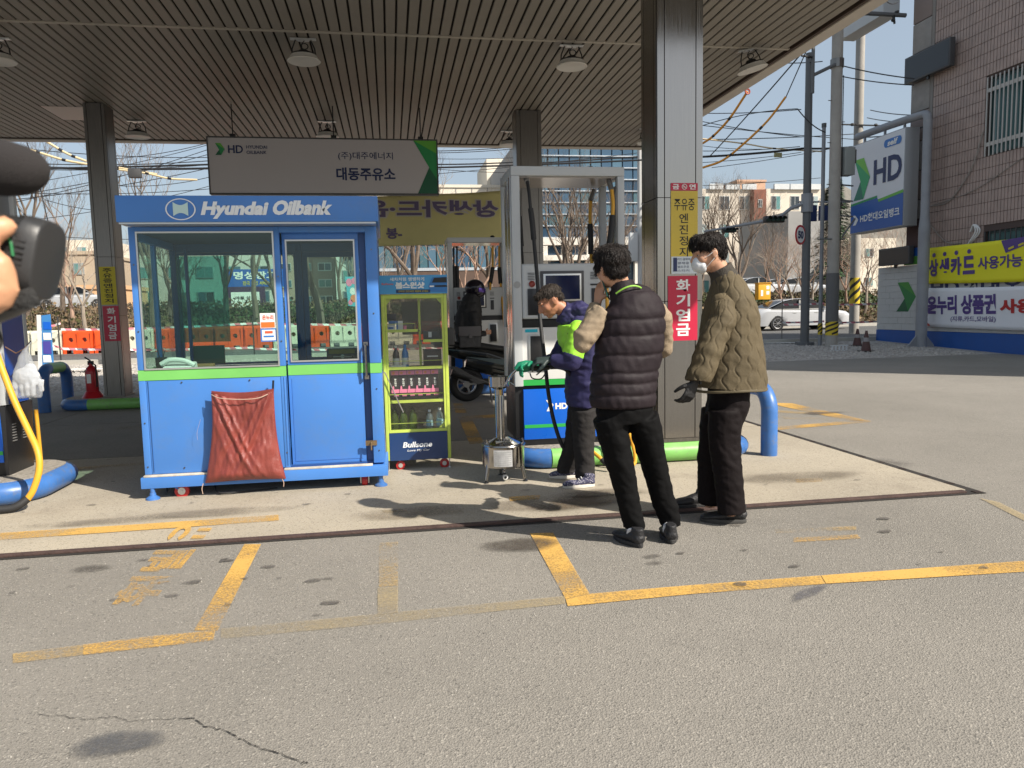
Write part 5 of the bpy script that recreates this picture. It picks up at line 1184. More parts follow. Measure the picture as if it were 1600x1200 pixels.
lettering('self', WL(PX-.211), 21.17, 6.13, 20.72, 6.31, WINK, sb, .04, .08)
# cones and rubble beside it
for (px, py, s, l) in ((1353, 551, 1.0, 'dull dark traffic cone in front, beside the building'), (1347, 536, .9, 'second dull cone just behind the front one')):
    c = G(px, py, .02); c.z = max(0, (c.y-17.2)/5.4*.16) if c.y > 17.2 else 0
    if py == 536: c = V((13.9, 20.6, .10))
    t = empty('traffic_cone', c, l, 'traffic cone'); m = MB(); m.box(c.x-.16, c.x+.16, c.y-.16, c.y+.16, c.z, c.z+.03); m.build('cone_base', BLACK, t)
    m = MB(); m.lathe(c+V((0, 0, .03)), [(.13, 0), (.03, .55*s), (.02, .55*s)], 14); m.build('cone_body', M('cone_dirty', (.10, .05, .045), .7), t, smooth=True)
    m = MB(); m.lathe(c+V((0, 0, .03)), [(.087, .25*s), (.067, .36*s)], 14); m.build('cone_sleeve', M('cone_sleeve', (.30, .28, .28), .6), t)
t = empty('plastic_crate', (12.5, 19.4, .07), 'flattened white plastic crate lying by the cones', 'crate')
m = MB()
for k in range(5): m.box(12.25+k*.11, 12.28+k*.11, 19.3, 19.34, .07, .2)
m.box(12.22, 12.75, 19.3, 19.34, .2, .23); m.box(12.22, 12.75, 19.3, 19.34, .05, .08); m.build('lattice', CWH, t)
m = MB(); c = G(1400, 551, .03)
m.prism([(14.9, 19.2, 0), (16, 19.2, 0), (16, 20.4, 0), (14.6, 20.6, 0)], (0, 0, .05)); tag(m.build('concrete_footing', _mats['kerb_concrete']), kind='structure')

# ================================================================ ROAD SIDE
def gz(y): return 0 if y < 17.2 else (.16*(y-17.2)/5.4 if y < 22.6 else (.16+.04*(y-22.6)/12.8 if y < 35.4 else .2+1.7*min(1, (y-35.4)/11.6)))
BR = M('barrier_orange', (.72, .085, .015), .45, var=.08, vscale=2); BWH = M('barrier_white', (.66, .64, .52), .45, var=.08, vscale=2)
def barrier_mesh():
    L_, Hh, Dp = 1.0, .86, .40; m = MB()
    # front and back face with two round holes
    for (yy, sgn) in ((-Dp/2, 1), (Dp/2, -1)):
        cells = [(-L_/2, -.44, 0), (-.44, -.02, 1), (-.02, .02, 0), (.02, .44, 1), (.44, L_/2, 0)]
        for a, b, hole in cells:
            if not hole: m.quad((a, yy, .14), (b, yy, .14), (b, yy*.8, Hh-.08), (a, yy*.8, Hh-.08)); continue
            cx_, cz_, r = (a+b)/2, .50, .085; n = 16; sq = []; ci = []
            for k in range(n):
                an = 2*pi*k/n+pi/4; u, v = cos(an), sin(an); s = 1/max(abs(u), abs(v))
                px_ = cx_+u*s*(b-a)/2; pz_ = cz_+v*s*((Hh-.08-cz_) if v > 0 else (cz_-.14)); tt = (pz_-.14)/(Hh-.22)
                sq.append((px_, yy*(1-.2*tt), pz_)); z2 = cz_+v*r; t2 = (z2-.14)/(Hh-.22); ci.append((cx_+u*r, yy*(1-.2*t2), z2))
            for k in range(n): m.quad(sq[k], sq[(k+1) % n], ci[(k+1) % n], ci[k])
            if sgn > 0: H0 = ci
            if sgn < 0:
                pass
            inn = [(p[0], 0, p[2]) for p in ci]
            for k in range(n): m.quad(ci[k], ci[(k+1) % n], inn[(k+1) % n], inn[k])
        m.quad((-L_/2, yy, 0), (-.38, yy, 0), (-.38, yy, .14), (-L_/2, yy, .14)); m.quad((-.16, yy, 0), (.16, yy, 0), (.16, yy, .14), (-.16, yy, .14)); m.quad((.38, yy, 0), (L_/2, yy, 0), (L_/2, yy, .14), (.38, yy, .14))
        for xx_ in (-.46, -.015, .43): m.box(xx_, xx_+.03, min(yy*1.04, yy*.86), max(yy*1.04, yy*.86), .16, Hh-.10)
    m.quad((-L_/2, -Dp*.4, Hh-.08), (L_/2, -Dp*.4, Hh-.08), (L_/2, -Dp*.3, Hh), (-L_/2, -Dp*.3, Hh)); m.quad((-L_/2, Dp*.4, Hh-.08), (L_/2, Dp*.4, Hh-.08), (L_/2, Dp*.3, Hh), (-L_/2, Dp*.3, Hh)); m.quad((-L_/2, -Dp*.3, Hh), (L_/2, -Dp*.3, Hh), (L_/2, Dp*.3, Hh), (-L_/2, Dp*.3, Hh))
    for s in (-1, 1): m.add([(s*L_/2, -Dp/2, 0), (s*L_/2, Dp/2, 0), (s*L_/2, Dp*.4, Hh-.08), (s*L_/2, Dp*.3, Hh), (s*L_/2, -Dp*.3, Hh), (s*L_/2, -Dp*.4, Hh-.08)], [(0, 1, 2, 3, 4, 5)])
    m.box(L_/2, L_/2+.03, -.06, .06, .25, .65)
    return m
BYB = 29.2; seq = 'RWWRRWRRRRWRWRWRRWRWRRWR'; bme = {}
c0 = AY(360, 540, BYB).x-8*1.04; PLN = ['first', 'second', 'third', 'fourth', 'fifth', 'sixth', 'seventh', 'eighth', 'ninth', 'tenth', 'eleventh', 'twelfth', 'thirteenth', 'fourteenth', 'fifteenth', 'sixteenth', 'seventeenth', 'eighteenth', 'nineteenth', 'twentieth', 'twenty-first', 'twenty-second', 'twenty-third', 'twenty-fourth']
for k, ch in enumerate(seq):
    x = c0+k*1.04; mt = BR if ch == 'R' else BWH
    if ch not in bme: o = barrier_mesh().build('water_barrier', mt); bme[ch] = o.data
    else: o = bpy.data.objects.new('water_barrier', bme[ch]); COL.objects.link(o)
    o.location = (x, BYB+.04*sin(k*2.1), gz(BYB)); o.rotation_euler.z = .02*sin(k*3.3)
    tag(o, ('orange' if ch == 'R' else 'white')+' plastic road barrier with two holes, '+PLN[k]+' in the row from the left', 'road barrier', 'plastic barriers in a row along the road')
# warning tapes
TAPE = bpy.data.materials.new('warning_tape'); TAPE.use_nodes = True; tn = TAPE.node_tree; tb = tn.nodes['Principled BSDF']
tcx = tn.nodes.new('ShaderNodeTexCoord'); mpx = tn.nodes.new('ShaderNodeMapping'); wv = tn.nodes.new('ShaderNodeTexWave'); mpx.inputs['Rotation'].default_value = (0, radians(35), 0)
wv.inputs['Scale'].default_value = 1.15; rmp = tn.nodes.new('ShaderNodeMath'); rmp.operation = 'GREATER_THAN'; rmp.inputs[1].default_value = .5; mxx = tn.nodes.new('ShaderNodeMix'); mxx.data_type = 'RGBA'; mxx.inputs[6].default_value = (.60, .18, .22, 1); mxx.inputs[7].default_value = (.75, .73, .72, 1)
for a, b in ((tcx.outputs['Object'], mpx.inputs[0]), (mpx.outputs[0], wv.inputs[0]), (wv.outputs[0], rmp.inputs[0]), (rmp.outputs[0], mxx.inputs[0]), (mxx.outputs[2], tb.inputs['Base Color'])): tn.links.new(a, b)
def tape(p0, p1, label, h=.065, n=24, tw=1.0):
    m = MB(); p0 = V(p0); p1 = V(p1); vs = []
    for i in range(n+1):
        q = p0.lerp(p1, i/n) - V((0, 0, .05*4*(i/n)*(1-i/n)*(p1-p0).length/6)); a = tw*sin(i*.9)*.5; vs += [q+V((0, sin(a)*h/2, cos(a)*h/2)), q-V((0, sin(a)*h/2, cos(a)*h/2))]
    m.add(vs, [(2*i, 2*i+1, 2*i+3, 2*i+2) for i in range(n)])
    o = m.build('warning_tape', TAPE); return tag(o, label, 'warning tape')
ty = 23.2
postpx = [92, 95, 398, 705, 1222, 1288, 1340]
segs = [(60, 95), (95, 398), (398, 705)]
for (a, b) in segs:
    pa = AY(a, 505 if a > 300 else 515, ty); pb = AY(b, 505, ty); tape(pa, pb, f'upper red and white warning tape, {"left" if a == 60 else ("middle" if a == 95 else "right")} stretch before the orange barriers')
    pa = AY(a, 545 if a > 90 else 535, ty); pb = AY(b, 543, ty); tape(pa, pb, f'lower red and white warning tape, {"left" if a == 60 else ("middle" if a == 95 else "right")} stretch before the orange barriers')
for (a, b, l) in ((1222, 1288, 'before the white car'), (1300, 1378, 'right of the big concrete pole')):
    tape(AY(a, 476, ty), AY(b, 474, ty), 'upper red and white tape '+l); tape(AY(a, 504, ty), AY(b, 502, ty), 'lower red and white tape '+l)
for k, px in enumerate((95, 398, 705, 1221)):
    p = AY(px, 560, ty); z0 = gz(ty); top = AY(px, 497 if px < 800 else 470, ty); m = MB(); m.cyl((p.x, ty, z0), (p.x, ty, top.z+.05), .02, n=6)
    tag(m.build('tape_stake', STEELD), ['thin stake holding tape left of the column', 'thin stake holding tape seen through the booth window', 'thin stake holding tape behind the cabinet', 'thin stake in front of the white car'][k], 'stake')
# scrub on the bank
def leafmass(name, n, place, size, mats, label, cat, dens=None, par=None):
    m = MB()
    for k in range(n):
        p = place(); s = size*random.uniform(.5, 1.3); a = random.uniform(0, 2*pi); b = random.uniform(-1, 1)
        u = V((cos(a), sin(a), b*.6)).normalized()*s; v = V((-sin(a)*b, cos(a)*b, 1)).normalized()*s*random.uniform(.5, 1)
        m.add([p-u*.5, p+v*.5, p+u*.5, p-v*.4], [(0, 1, 2, 3)], random.randrange(len(mats)))
    return tag(m.build(name, mats, par), label, cat, kind='stuff')
random.seed(31)
SB = [M('scrub_brown', (.13, .085, .045), .8), M('scrub_tan', (.20, .14, .075), .8), M('scrub_olive', (.085, .085, .03), .8), M('scrub_dark', (.05, .04, .022), .8)]
SG = [M('scrub_green', (.055, .10, .025), .7), M('scrub_green_dark', (.03, .055, .018), .7), M('scrub_olive', (0, 0, 0))]
def bank(y, hx=0): return gz(y)
def pl():
    y = random.uniform(35.6, 46.5); x = random.uniform(-36, 62); hgt = .55+.35*noise.noise(V((x*.35, y*.35, 0)))
    return V((x, y, gz(y)+random.random()**.6*max(.15, hgt)))
leafmass('hedge_scrub', 60000, pl, .20, SB, 'brown winter scrub covering the planted bank beyond the road', 'scrub')
def pg():
    c = random.choice([(-6, 39.5, 3.2), (-1.5, 41, 3), (3, 41, 2.5), (20, 42, 2.5), (27, 41, 2.2), (34, 40, 3), (41, 41, 3), (-24, 42, 3), (12, 44, 3)])
    a = random.uniform(0, 2*pi); r = random.random()**.5*c[2]; y = c[1]+sin(a)*r*.7
    return V((c[0]+cos(a)*r, y, gz(y)+random.random()**.7*1.15*(1-.5*(r/c[2])**2)))
leafmass('evergreen_shrubs', 26000, pg, .17, SG, 'patches of green shrubs among the brown scrub on the bank', 'shrubs')
m = MB(); random.seed(8)
for k in range(3200):
    y = random.uniform(35.8, 46); x = random.uniform(-36, 62); p = V((x, y, gz(y))); q = p+V((random.uniform(-.3, .3), random.uniform(-.2, .2), random.uniform(.5, 1.25)))
    m.tube([p, q], [.012, .004], 3, cap=False)
tag(m.build('scrub_twigs', M('twig_grey', (.22, .17, .12), .85)), 'bare twigs sticking out of the scrub on the bank', 'twigs', kind='stuff')

# bare trees
BARK = M('bark_grey', (.17, .13, .10), .85, bump=.4, bscale=18, var=.25, vscale=3); BARKL = M('bark_pale', (.30, .25, .20), .85, bump=.4, bscale=18, var=.2, vscale=3)
def bare_tree(seed, h, r0, spread=.5, first=.25, depth=6, fork=3, lean=0):
    R = random.Random(seed); tm = MB(); cm = MB()
    def grow(p, d, L_, r, lv):
        steps = 4 if lv < 2 else 3; pts = [p]; rr = [r]; q = p.copy(); dd = d.copy()
        for i in range(steps):
            dd = (dd+V((R.uniform(-1, 1), R.uniform(-1, 1), R.uniform(-.2, .6)))*.14*(1+lv*.22)).normalized(); q = q+dd*(L_/steps); pts.append(q.copy()); rr.append(r*(1-.30*(i+1)/steps))
        (tm if lv == 0 else cm).tube(pts, rr, 7 if lv < 2 else (4 if lv < 4 else 3), cap=False)
        if lv >= depth: return
        k = fork if lv < 2 else R.choice([2, 3, 3])
        for j in range(k):
            an = 2*pi*(j+R.random()*.7)/k; u = dd.orthogonal().normalized(); v = dd.cross(u); sp = spread*R.uniform(.55, 1.25)
            nd = (dd+(u*cos(an)+v*sin(an))*sp+V((0, 0, .12))).normalized(); ix = -1 if j < 2 or lv == 0 else R.choice([-1, -2])
            grow(pts[ix].copy(), nd, L_*R.uniform(.62, .86), rr[ix]*R.uniform(.60, .82), lv+1)
    grow(V((0, 0, -.1)), V((lean, 0, 1)).normalized(), h*first, r0, 0)
    return tm, cm
tproto = {}
def tree(kind, x, y, s=1, rz=0, label='', z=None):
    spec = {'a': (3, 7.0, .19, .50, .30, 6, 3, BARK), 'b': (11, 7.0, .14, .42, .34, 6, 3, BARK), 'c': (23, 4.6, .075, .62, .27, 6, 3, BARKL), 'd': (41, 7.4, .16, .42, .26, 6, 4, BARK), 'e': (57, 5.4, .10, .55, .28, 7, 3, M('bark_warm', (.34, .22, .16), .85))}[kind]
    if kind not in tproto:
        tm, cm = bare_tree(*spec[:4], first=spec[4], depth=spec[5], fork=spec[6])
        t = empty('bare_tree', (0, 0, 0), label, 'tree', 'bare winter trees beyond the road')
        tm.build('trunk', spec[7], t, smooth=True); cm.build('crown', spec[7], t); tproto[kind] = t
    else: t = copy_tree(tproto[kind]); t['label'] = label
    s *= 1.12; t.location = (x, y, gz(y) if z is None else z); t.rotation_euler.z = rz; t.scale = (s, s, s); return t
def tpx(kind, px, py, y, s, rz, label): tree(kind, AY(px, py, y).x, y, s, rz, label)
tpx('a', 502, 480, 37.5, 1.05, 0.3, 'thick forked bare tree seen through the booth door window')
tpx('b', 400, 480, 38, 1.0, 1.2, 'bare tree right behind the blue shop sign, through the large booth window')
tpx('d', 352, 480, 40, .95, 2.2, 'bare tree left of the blue shop sign, through the large booth window')
tpx('b', 236, 480, 36.5, 1.1, 4.2, 'bare tree at the left edge of the booth window')
tpx('e', 118, 500, 40, 1.0, .5, 'bare tree between the camera lens and the far left column')
tpx('c', 136, 500, 37, 1.25, 2.5, 'low pale bare tree just left of the far left column')
tpx('b', 42, 500, 42, 1.25, 3.3, 'tall bare tree above the video camera')
tpx('c', 560, 480, 38, 1.3, 1.0, 'slender bare tree at the right of the booth door window')
tpx('a', 652, 470, 37, 1.12, 2.0, 'bare tree with thick trunk above the cabinet header')
tpx('e', 690, 470, 39, 1.05, 3.0, 'bare tree just left of the far dispenser frame')
tpx('e', 745, 470, 38.5, 1.1, 5.1, 'bare tree with buds inside the far dispenser frame')
tpx('d', 892, 470, 37, 1.12, .9, 'broad many-stemmed bare tree framed by the main dispenser')
tpx('b', 878, 470, 39, 1.1, 2.9, 'slimmer bare tree left inside the main dispenser frame')
tpx('a', 935, 470, 40, 1.0, 4.0, 'bare tree right inside the main dispenser frame')
tpx('d', 1160, 470, 36.2, 1.08, 3.6, 'large spreading bare tree above the man in the quilted jacket')
tpx('a', 1118, 470, 38, 1.0, 1.6, 'bare tree just right of the thick front column')
tpx('e', 1218, 470, 41, .80, 2.2, 'small reddish bare tree behind the yellow utility box')
tpx('c', 1234, 470, 37.4, 1.05, 4.4, 'low bare shrub tree left of the steel pole')
tpx('c', 1272, 470, 37.2, 1.15, .7, 'low bare tree between the steel pole and the concrete pole')
tpx('e', 1322, 470, 40, .8, 1.9, 'bare tree between the two concrete poles')
tpx('c', 1353, 470, 37.5, 1.15, 3.1, 'bare tree below the projecting station sign')
tpx('e', 1400, 470, 42, .95, 5.0, 'bare tree above the small display board')

random.seed(19)
for k_, px in enumerate((70, 95, 265, 300, 440, 530, 610, 628, 715, 770, 850, 860, 915, 955, 985, 1105, 1135, 1185, 1200, 1226, 1245, 1265, 1310, 1330, 1370, 1385)):
    tree('bcdea'[k_ % 5] if px < 1100 else 'eceb'[k_ % 4], AY(px, 470, 41.5).x, 41.5+random.uniform(-2, 4), random.uniform(.75, 1.0) if px < 1100 else random.uniform(.6, .85), random.uniform(0, 6), 'bare winter tree in the back row on the bank, number '+('one two three four five six seven eight nine ten eleven twelve thirteen fourteen fifteen sixteen seventeen eighteen nineteen twenty'.split()+['twenty-one', 'twenty-two', 'twenty-three', 'twenty-four', 'twenty-five', 'twenty-six'])[k_]+' from the left')
# evergreen behind the big pole
t = empty('evergreen_tree', (27.9, 44, 1.5), 'dark evergreen tree behind the big concrete pole', 'tree')
m = MB(); m.tube([(27.9, 44, 1.4), (27.9, 44, 8.5)], [.16, .04], 7); m.build('trunk', BARK, t)
random.seed(77); m = MB(); EG = [M('evergreen_a', (.02, .05, .02), .7), M('evergreen_b', (.035, .075, .028), .7)]
for k in range(5200):
    h = random.random(); lay = 0; a = random.uniform(0, 2*pi); r = (1-h)**.5*1.9*random.random()**.5*(.75+.6*noise.noise(V((cos(a)*1.5, sin(a)*1.5, h*7))))
    p = V((27.9+cos(a)*r, 44+sin(a)*r, 3.0+h*6.4-lay*.35)); s = random.uniform(.10, .26); u = V((cos(a), sin(a), -.4))*s; v = V((-sin(a), cos(a), 0))*s*.4
    m.add([p-v, p+u, p+v, p-u*.3], [(0, 1, 2, 3)], k % 2)
m.build('crown', EG, t)
for o_ in (t,): o_.location.x += 0

# white sedan
CARW = M('car_white', (.44, .45, .47), .25, coat=.5); TYRE = M('tyre', (.015, .015, .016), .8); CGL = M('car_glass', (.010, .012, .014), .08, spec=.25); HUB = M('alloy', (.42, .42, .43), .3, .8)
def car(label, x, y, z, rz=0, paint=CARW, s=1.0):
    t = empty('parked_car', (0, 0, 0), label, 'car')
    # cross-sections along x (length 4.9): x, z_low, z_belt, z_roof, halfwidth belt, halfwidth roof
    def top(x):  # bonnet/boot height
        pts = [(-2.45, .66), (-2.38, .90), (-1.9, 1.02), (-1.2, 1.0), (0, .97), (.9, .98), (1.5, .93), (2.1, .83), (2.40, .68), (2.47, .52)]
        for (a, b), (c, d) in zip(pts, pts[1:]):
            if a <= x <= c: return b+(d-b)*(x-a)/(c-a)
        return .5
    xs = [-2.45, -2.40, -2.2, -1.9, -1.75, -1.55, -1.42, -1.25, -1.08, -.9, -.4, 0, .5, .95, 1.12, 1.28, 1.42, 1.58, 1.75, 1.92, 2.1, 2.3, 2.42, 2.47]
    m = MB(); ring = []
    for x_ in xs:
        e = max(0, (abs(x_)-1.9)/.57); hw = .93-.16*e**2; zt = top(x_); zl = .22
        for cx_ in (-1.42, 1.43):
            d = abs(x_-cx_)
            if d < .36: zl = max(zl, .33+math.sqrt(.36**2-d*d))
        zl2 = min(zl, zt-.12)
        ring.append([(x_, -hw*.78, .20), (x_, -hw+.03, zl2), (x_, -hw, max(zl2+.01, .62)), (x_, -hw+.01, max(zl2+.05, zt-.12)), (x_, -hw+.13, zt), (x_, 0, zt+.03), (x_, hw-.13, zt), (x_, hw-.01, max(zl2+.05, zt-.12)), (x_, hw, max(zl2+.01, .62)), (x_, hw-.03, zl2), (x_, hw*.78, .20)])
    vs = [p for r in ring for p in r]; n = 11
    fs = [(i*n+k, i*n+k+1, (i+1)*n+k+1, (i+1)*n+k) for i in range(len(ring)-1) for k in range(n-1)] + [tuple(range(n))[::-1], tuple((len(ring)-1)*n+k for k in range(n))]
    m.add(vs, fs); body = m.build('body', paint, t, smooth=True)
    rp = [(-1.85, 1.03), (-1.05, 1.36), (-.55, 1.45), (.1, 1.46), (.45, 1.42), (1.2, .99)]
    m = MB(); g = MB(); P = []
    for (x_, z_) in rp: w_ = .80-(z_-1.0)*.26; P.append([(x_, -w_, z_), (x_, -w_+.08, z_+.02 if 1.2 < z_ else z_), (x_, w_-.08, z_+.02 if 1.2 < z_ else z_), (x_, w_, z_)])
    for i in range(len(P)-1):
        mt = g if i in (0, 4) else m
        mt.quad(P[i][1], P[i+1][1], P[i+1][2], P[i][2]); m.quad(P[i][0], P[i+1][0], P[i+1][1], P[i][1]); m.quad(P[i][2], P[i+1][2], P[i+1][3], P[i][3])
    m.build('roof', paint, t, smooth=True)
    for s_ in (-1, 1):
        base = [(-1.62, s_*.815, 1.0), (1.12, s_*.815, .985)]; tops = [(P[k][0 if s_ < 0 else 3]) for k in (1, 2, 3, 4)]
        w0 = [(-1.70, s_*.80, 1.02)] + [(q[0], q[1]*1.0, q[2]-.035) for q in tops] + [(1.05, s_*.80, 1.0)]
        for (xa_, za_, ya_), (xb_, zb_, yb_) in zip([(-1.66, 1.04, .785)]+[(q_[0], q_[2]-.035, abs(q_[1])+.012) for q_ in tops]+[(1.08, 1.02, .79)], [(q_[0], q_[2]-.035, abs(q_[1])+.012) for q_ in tops]+[(1.08, 1.02, .79)]):
            g.quad((xa_, s_*.825, 1.0), (xb_, s_*.825, 1.0), (xb_, s_*yb_, zb_), (xa_, s_*ya_, za_))
        q = MB(); q.box(-.32, -.24, min(s_*.83, s_*.74), max(s_*.83, s_*.74), 1.0, 1.40); q.box(-1.72, 1.15, min(s_*.86, s_*.80), max(s_*.86, s_*.80), .955, 1.005); q.build('door_trim', ALU if s_ < 0 else CARW, t)
    g.build('windows', CGL, t)
    for cx_ in (-1.42, 1.43):
        for s_ in (-1, 1):
            m = MB(); m.cyl((cx_, s_*.90, .335), (cx_, s_*.68, .335), .335, n=26); wv_ = m.build('wheel', TYRE, t, bevel=.02)
            m = MB(); m.cyl((cx_, s_*.905, .335), (cx_, s_*.89, .335), .235, n=24); m.build('wheel_recess', BLACK, wv_)
            m = MB(); m.cyl((cx_, s_*.93, .335), (cx_, s_*.88, .335), .05, n=10)
            for k in range(8): a = 2*pi*k/8; m.tube([(cx_+cos(a)*.03, s_*.92, .335+sin(a)*.03), (cx_+cos(a)*.22, s_*.915, .335+sin(a)*.22)], .018, 5)
            m.tube([(cx_+cos(2*pi*k/24)*.225, s_*.912, .335+sin(2*pi*k/24)*.225) for k in range(25)], .016, 5); m.build('rim', HUB, wv_)
    for s_ in (-1, 1):
        m = MB(); m.box(-2.44, -2.30, min(s_*.50, s_*.80), max(s_*.50, s_*.80), .76, .86); m.build('tail_lamp', M('tail_red', (.35, .01, .01), .2), t, bevel=.01)
        m = MB(); m.box(2.24, 2.40, min(s_*.52, s_*.80), max(s_*.52, s_*.80), .60, .70); m.build('headlight', ALU, t, bevel=.01)
        m = MB(); m.box(.85, 1.02, min(s_*.90, s_*1.06), max(s_*.90, s_*1.06), .98, 1.08); m.build('wing_mirror', paint, t, bevel=.02)
        for hx in (-.55, .55): m = MB(); m.box(hx-.12, hx+.05, min(s_*.94, s_*.92), max(s_*.94, s_*.92), .80, .825); m.build('door_handle', ALU, t)
    t.location = (x, y, z); t.rotation_euler.z = rz; t.scale = (s, s, s); return t
cx1 = AY(1200, 500, 33.2).x+1.42
C1 = car('white sedan driving on the road, cut by the steel pole', cx1, 33.2, gz(33), 0)
C1['label'] = 'white sedan on the road behind the poles'
for k, (px, y, rz, l) in enumerate(((1178, 52, .25, 'white car parked beyond the bank, behind the quilted jacket man'), (1212, 56, .1, 'distant white car left of the steel pole, beyond the bank'), (1246, 54, -.1, 'distant white car nearest the speed sign pole'), (118, 50, 0, 'pale vehicle parked beyond the bank at the far left'))):
    c = copy_tree(C1); c.location = (AY(px, 430, y).x, y, 1.95); c.rotation_euler.z = rz; c['label'] = l
# yellow utility box
c = AY(1193, 465, 36.0)
t = empty('utility_box', (c.x, 36, c.z), 'orange yellow utility box with white papers on the bank', 'utility box')
m = MB(); m.box(c.x-.33, c.x+.33, 35.9, 36.3, c.z-.10, c.z+.72); m.build('cabinet', M('box_yellow', (.72, .36, .02), .5), t, bevel=.01)
m = MB(); m.box(c.x-.36, c.x+.36, 35.86, 36.34, c.z+.722, c.z+.76); m.build('box_lid', _mats['box_yellow'], t)
for (dx, dz, w_, h_) in ((-.2, .08, .12, .3), (.1, .15, .16, .18), (.1, .42, .16, .18)): m = MB(); m.box(c.x+dx-.0, c.x+dx+w_, 35.893, 35.898, c.z+dz, c.z+dz+h_); m.build('paper_label', WINK, t)

# ================================================================ BUILDINGS
def facade(name, px0, px1, pytop, Y, D, zb, mat, label, rows, cols, wmat, wf=(.55, .55), split=None, cat='building', parapet=True, band=None, frame=None):
    a = AY(px0, pytop, Y); b = AY(px1, pytop, Y); zt = (a.z+b.z)/2; x0, x1 = a.x, b.x
    t = empty(name, ((x0+x1)/2, Y, zb), label, cat)
    m = MB(); m.box(x0, x1, Y, Y+D, zb, zt); m.build('wall', mat, t)
    if parapet: m = MB(); m.box(x0-.1, x1+.1, Y-.1, Y+D+.1, zt, zt+.25); m.build('parapet', mat, t)
    cw = (x1-x0)/cols; rh = (zt-zb)/rows
    frame = frame or ALU
    for r in range(rows):
        for c in range(cols):
            xa = x0+cw*c+cw*(1-wf[0])/2; xb = xa+cw*wf[0]; za = zb+rh*r+rh*(1-wf[1])/2; z2 = za+rh*wf[1]
            m = MB(); m.box(xa-.06, xb+.06, Y-.07, Y-.002, za-.06, z2+.06); fo = m.build('window', frame, t)
            m = MB(); m.box(xa, (xa+xb)/2-.03, Y-.085, Y-.072, za, z2); m.build('pane', wmat[(r*7+c*3) % len(wmat)], fo); m = MB(); m.box((xa+xb)/2+.03, xb, Y-.085, Y-.072, za, z2); m.build('pane', wmat[(r*5+c*2+1) % len(wmat)], fo)
    if band:
        for r in range(1, rows): m = MB(); m.box(x0-.02, x1+.02, Y-.05, Y-.001, zb+rh*r-.12, zb+rh*r+.12); m.build('floor_band', band, t)
    return t, x0, x1, zt
CR = M('cream_stone', (.58, .52, .44), .8, var=.08, vscale=.6, bump=.1, bscale=3); CR2 = M('cream_render', (.66, .60, .50), .8, var=.06, vscale=.5); BRK = M('red_brick', (.20, .075, .05), .85, var=.15, vscale=2, bump=.2, bscale=8); ORG = M('orange_render', (.46, .29, .20), .8)
GC = M('grey_concrete', (.28, .275, .27), .85, var=.15, vscale=.4); GLB = [M('window_blue', (.05, .11, .15), .1), M('window_teal', (.10, .24, .24), .12), M('window_dark', (.03, .04, .05), .1)]
W2 = [M('window_dark', (0, 0, 0)), M('window_teal', (0, 0, 0)), M('window_pale', (.28, .34, .34), .3)]
YA = 80
t, x0, x1, zt = facade('apartment_block', 1085, 1178, 295, YA, 10, 2, CR, 'cream apartment block right beside the thick column', 4, 3, W2, (.45, .45), parapet=False)
for k in range(3): m = MB(); cx_ = x0+(x1-x0)*(.35+.28*k); m.box(cx_-.8, cx_+.8, YA-.3, YA, zt-.1, zt+.5); m.build('balcony_rail', OFFW, t)
t, x0, x1, zt = facade('brick_stair_tower', 1178.5, 1197, 296, YA-1, 9, 2, BRK, 'red brick stair tower between the two cream apartment blocks', 4, 1, [M('window_dark', (0, 0, 0))], (.25, .25), parapet=False)
t, x0, x1, zt = facade('apartment_block', 1197.5, 1286, 295, YA, 10, 2, CR, 'cream apartment block seen behind the steel pole', 4, 3, W2, (.42, .45), parapet=False)
for k in range(3): m = MB(); cx_ = x0+(x1-x0)*(.25+.28*k); m.box(cx_-.9, cx_+.9, YA-.3, YA, zt-.1, zt+.5); m.build('balcony_rail', OFFW, t)
facade('rooftop_house', 1152, 1196, 284, YA+11, 6, 2, ORG, 'orange rooftop storey behind the brick tower', 1, 1, [M('window_dark', (0, 0, 0))], (.05, .02), parapet=True)
facade('concrete_hall', 1232, 1284, 330, 66, 10, 2, GC, 'plain grey concrete building behind the speed sign', 1, 1, [M('window_dark', (0, 0, 0))], (.05, .04), parapet=False)
facade('pale_house', 1345, 1400, 372, 62, 10, 2, CR2, 'pale house under the projecting sign', 2, 2, W2, (.4, .25), parapet=False)
t, x0, x1, zt = facade('rooftop_cottage', 1300, 1345, 372, 70, 10, 2, CR2, 'small pale house between the concrete poles', 2, 2, W2, (.4, .3), parapet=False)
facade('cream_apartment', 84, 170, 375, 62, 10, 2, CR2, 'cream block of flats left of the far left column', 3, 3, W2, (.4, .35), parapet=False)
facade('brick_gabled_house', 52, 145, 398, 58, 8, 2, M('tan_render', (.42, .34, .25), .8), 'tan house with small square windows behind the video camera', 2, 2, W2, (.3, .35), parapet=True)
t, x0, x1, zt = facade('orange_low_building', 40, 182, 452, 49.5, 6, 1.9, M('orange_wall', (.58, .36, .20), .8), 'low orange building with a strip of dark windows at the far left', 1, 6, [M('window_dark', (0, 0, 0))], (.8, .4), parapet=True)
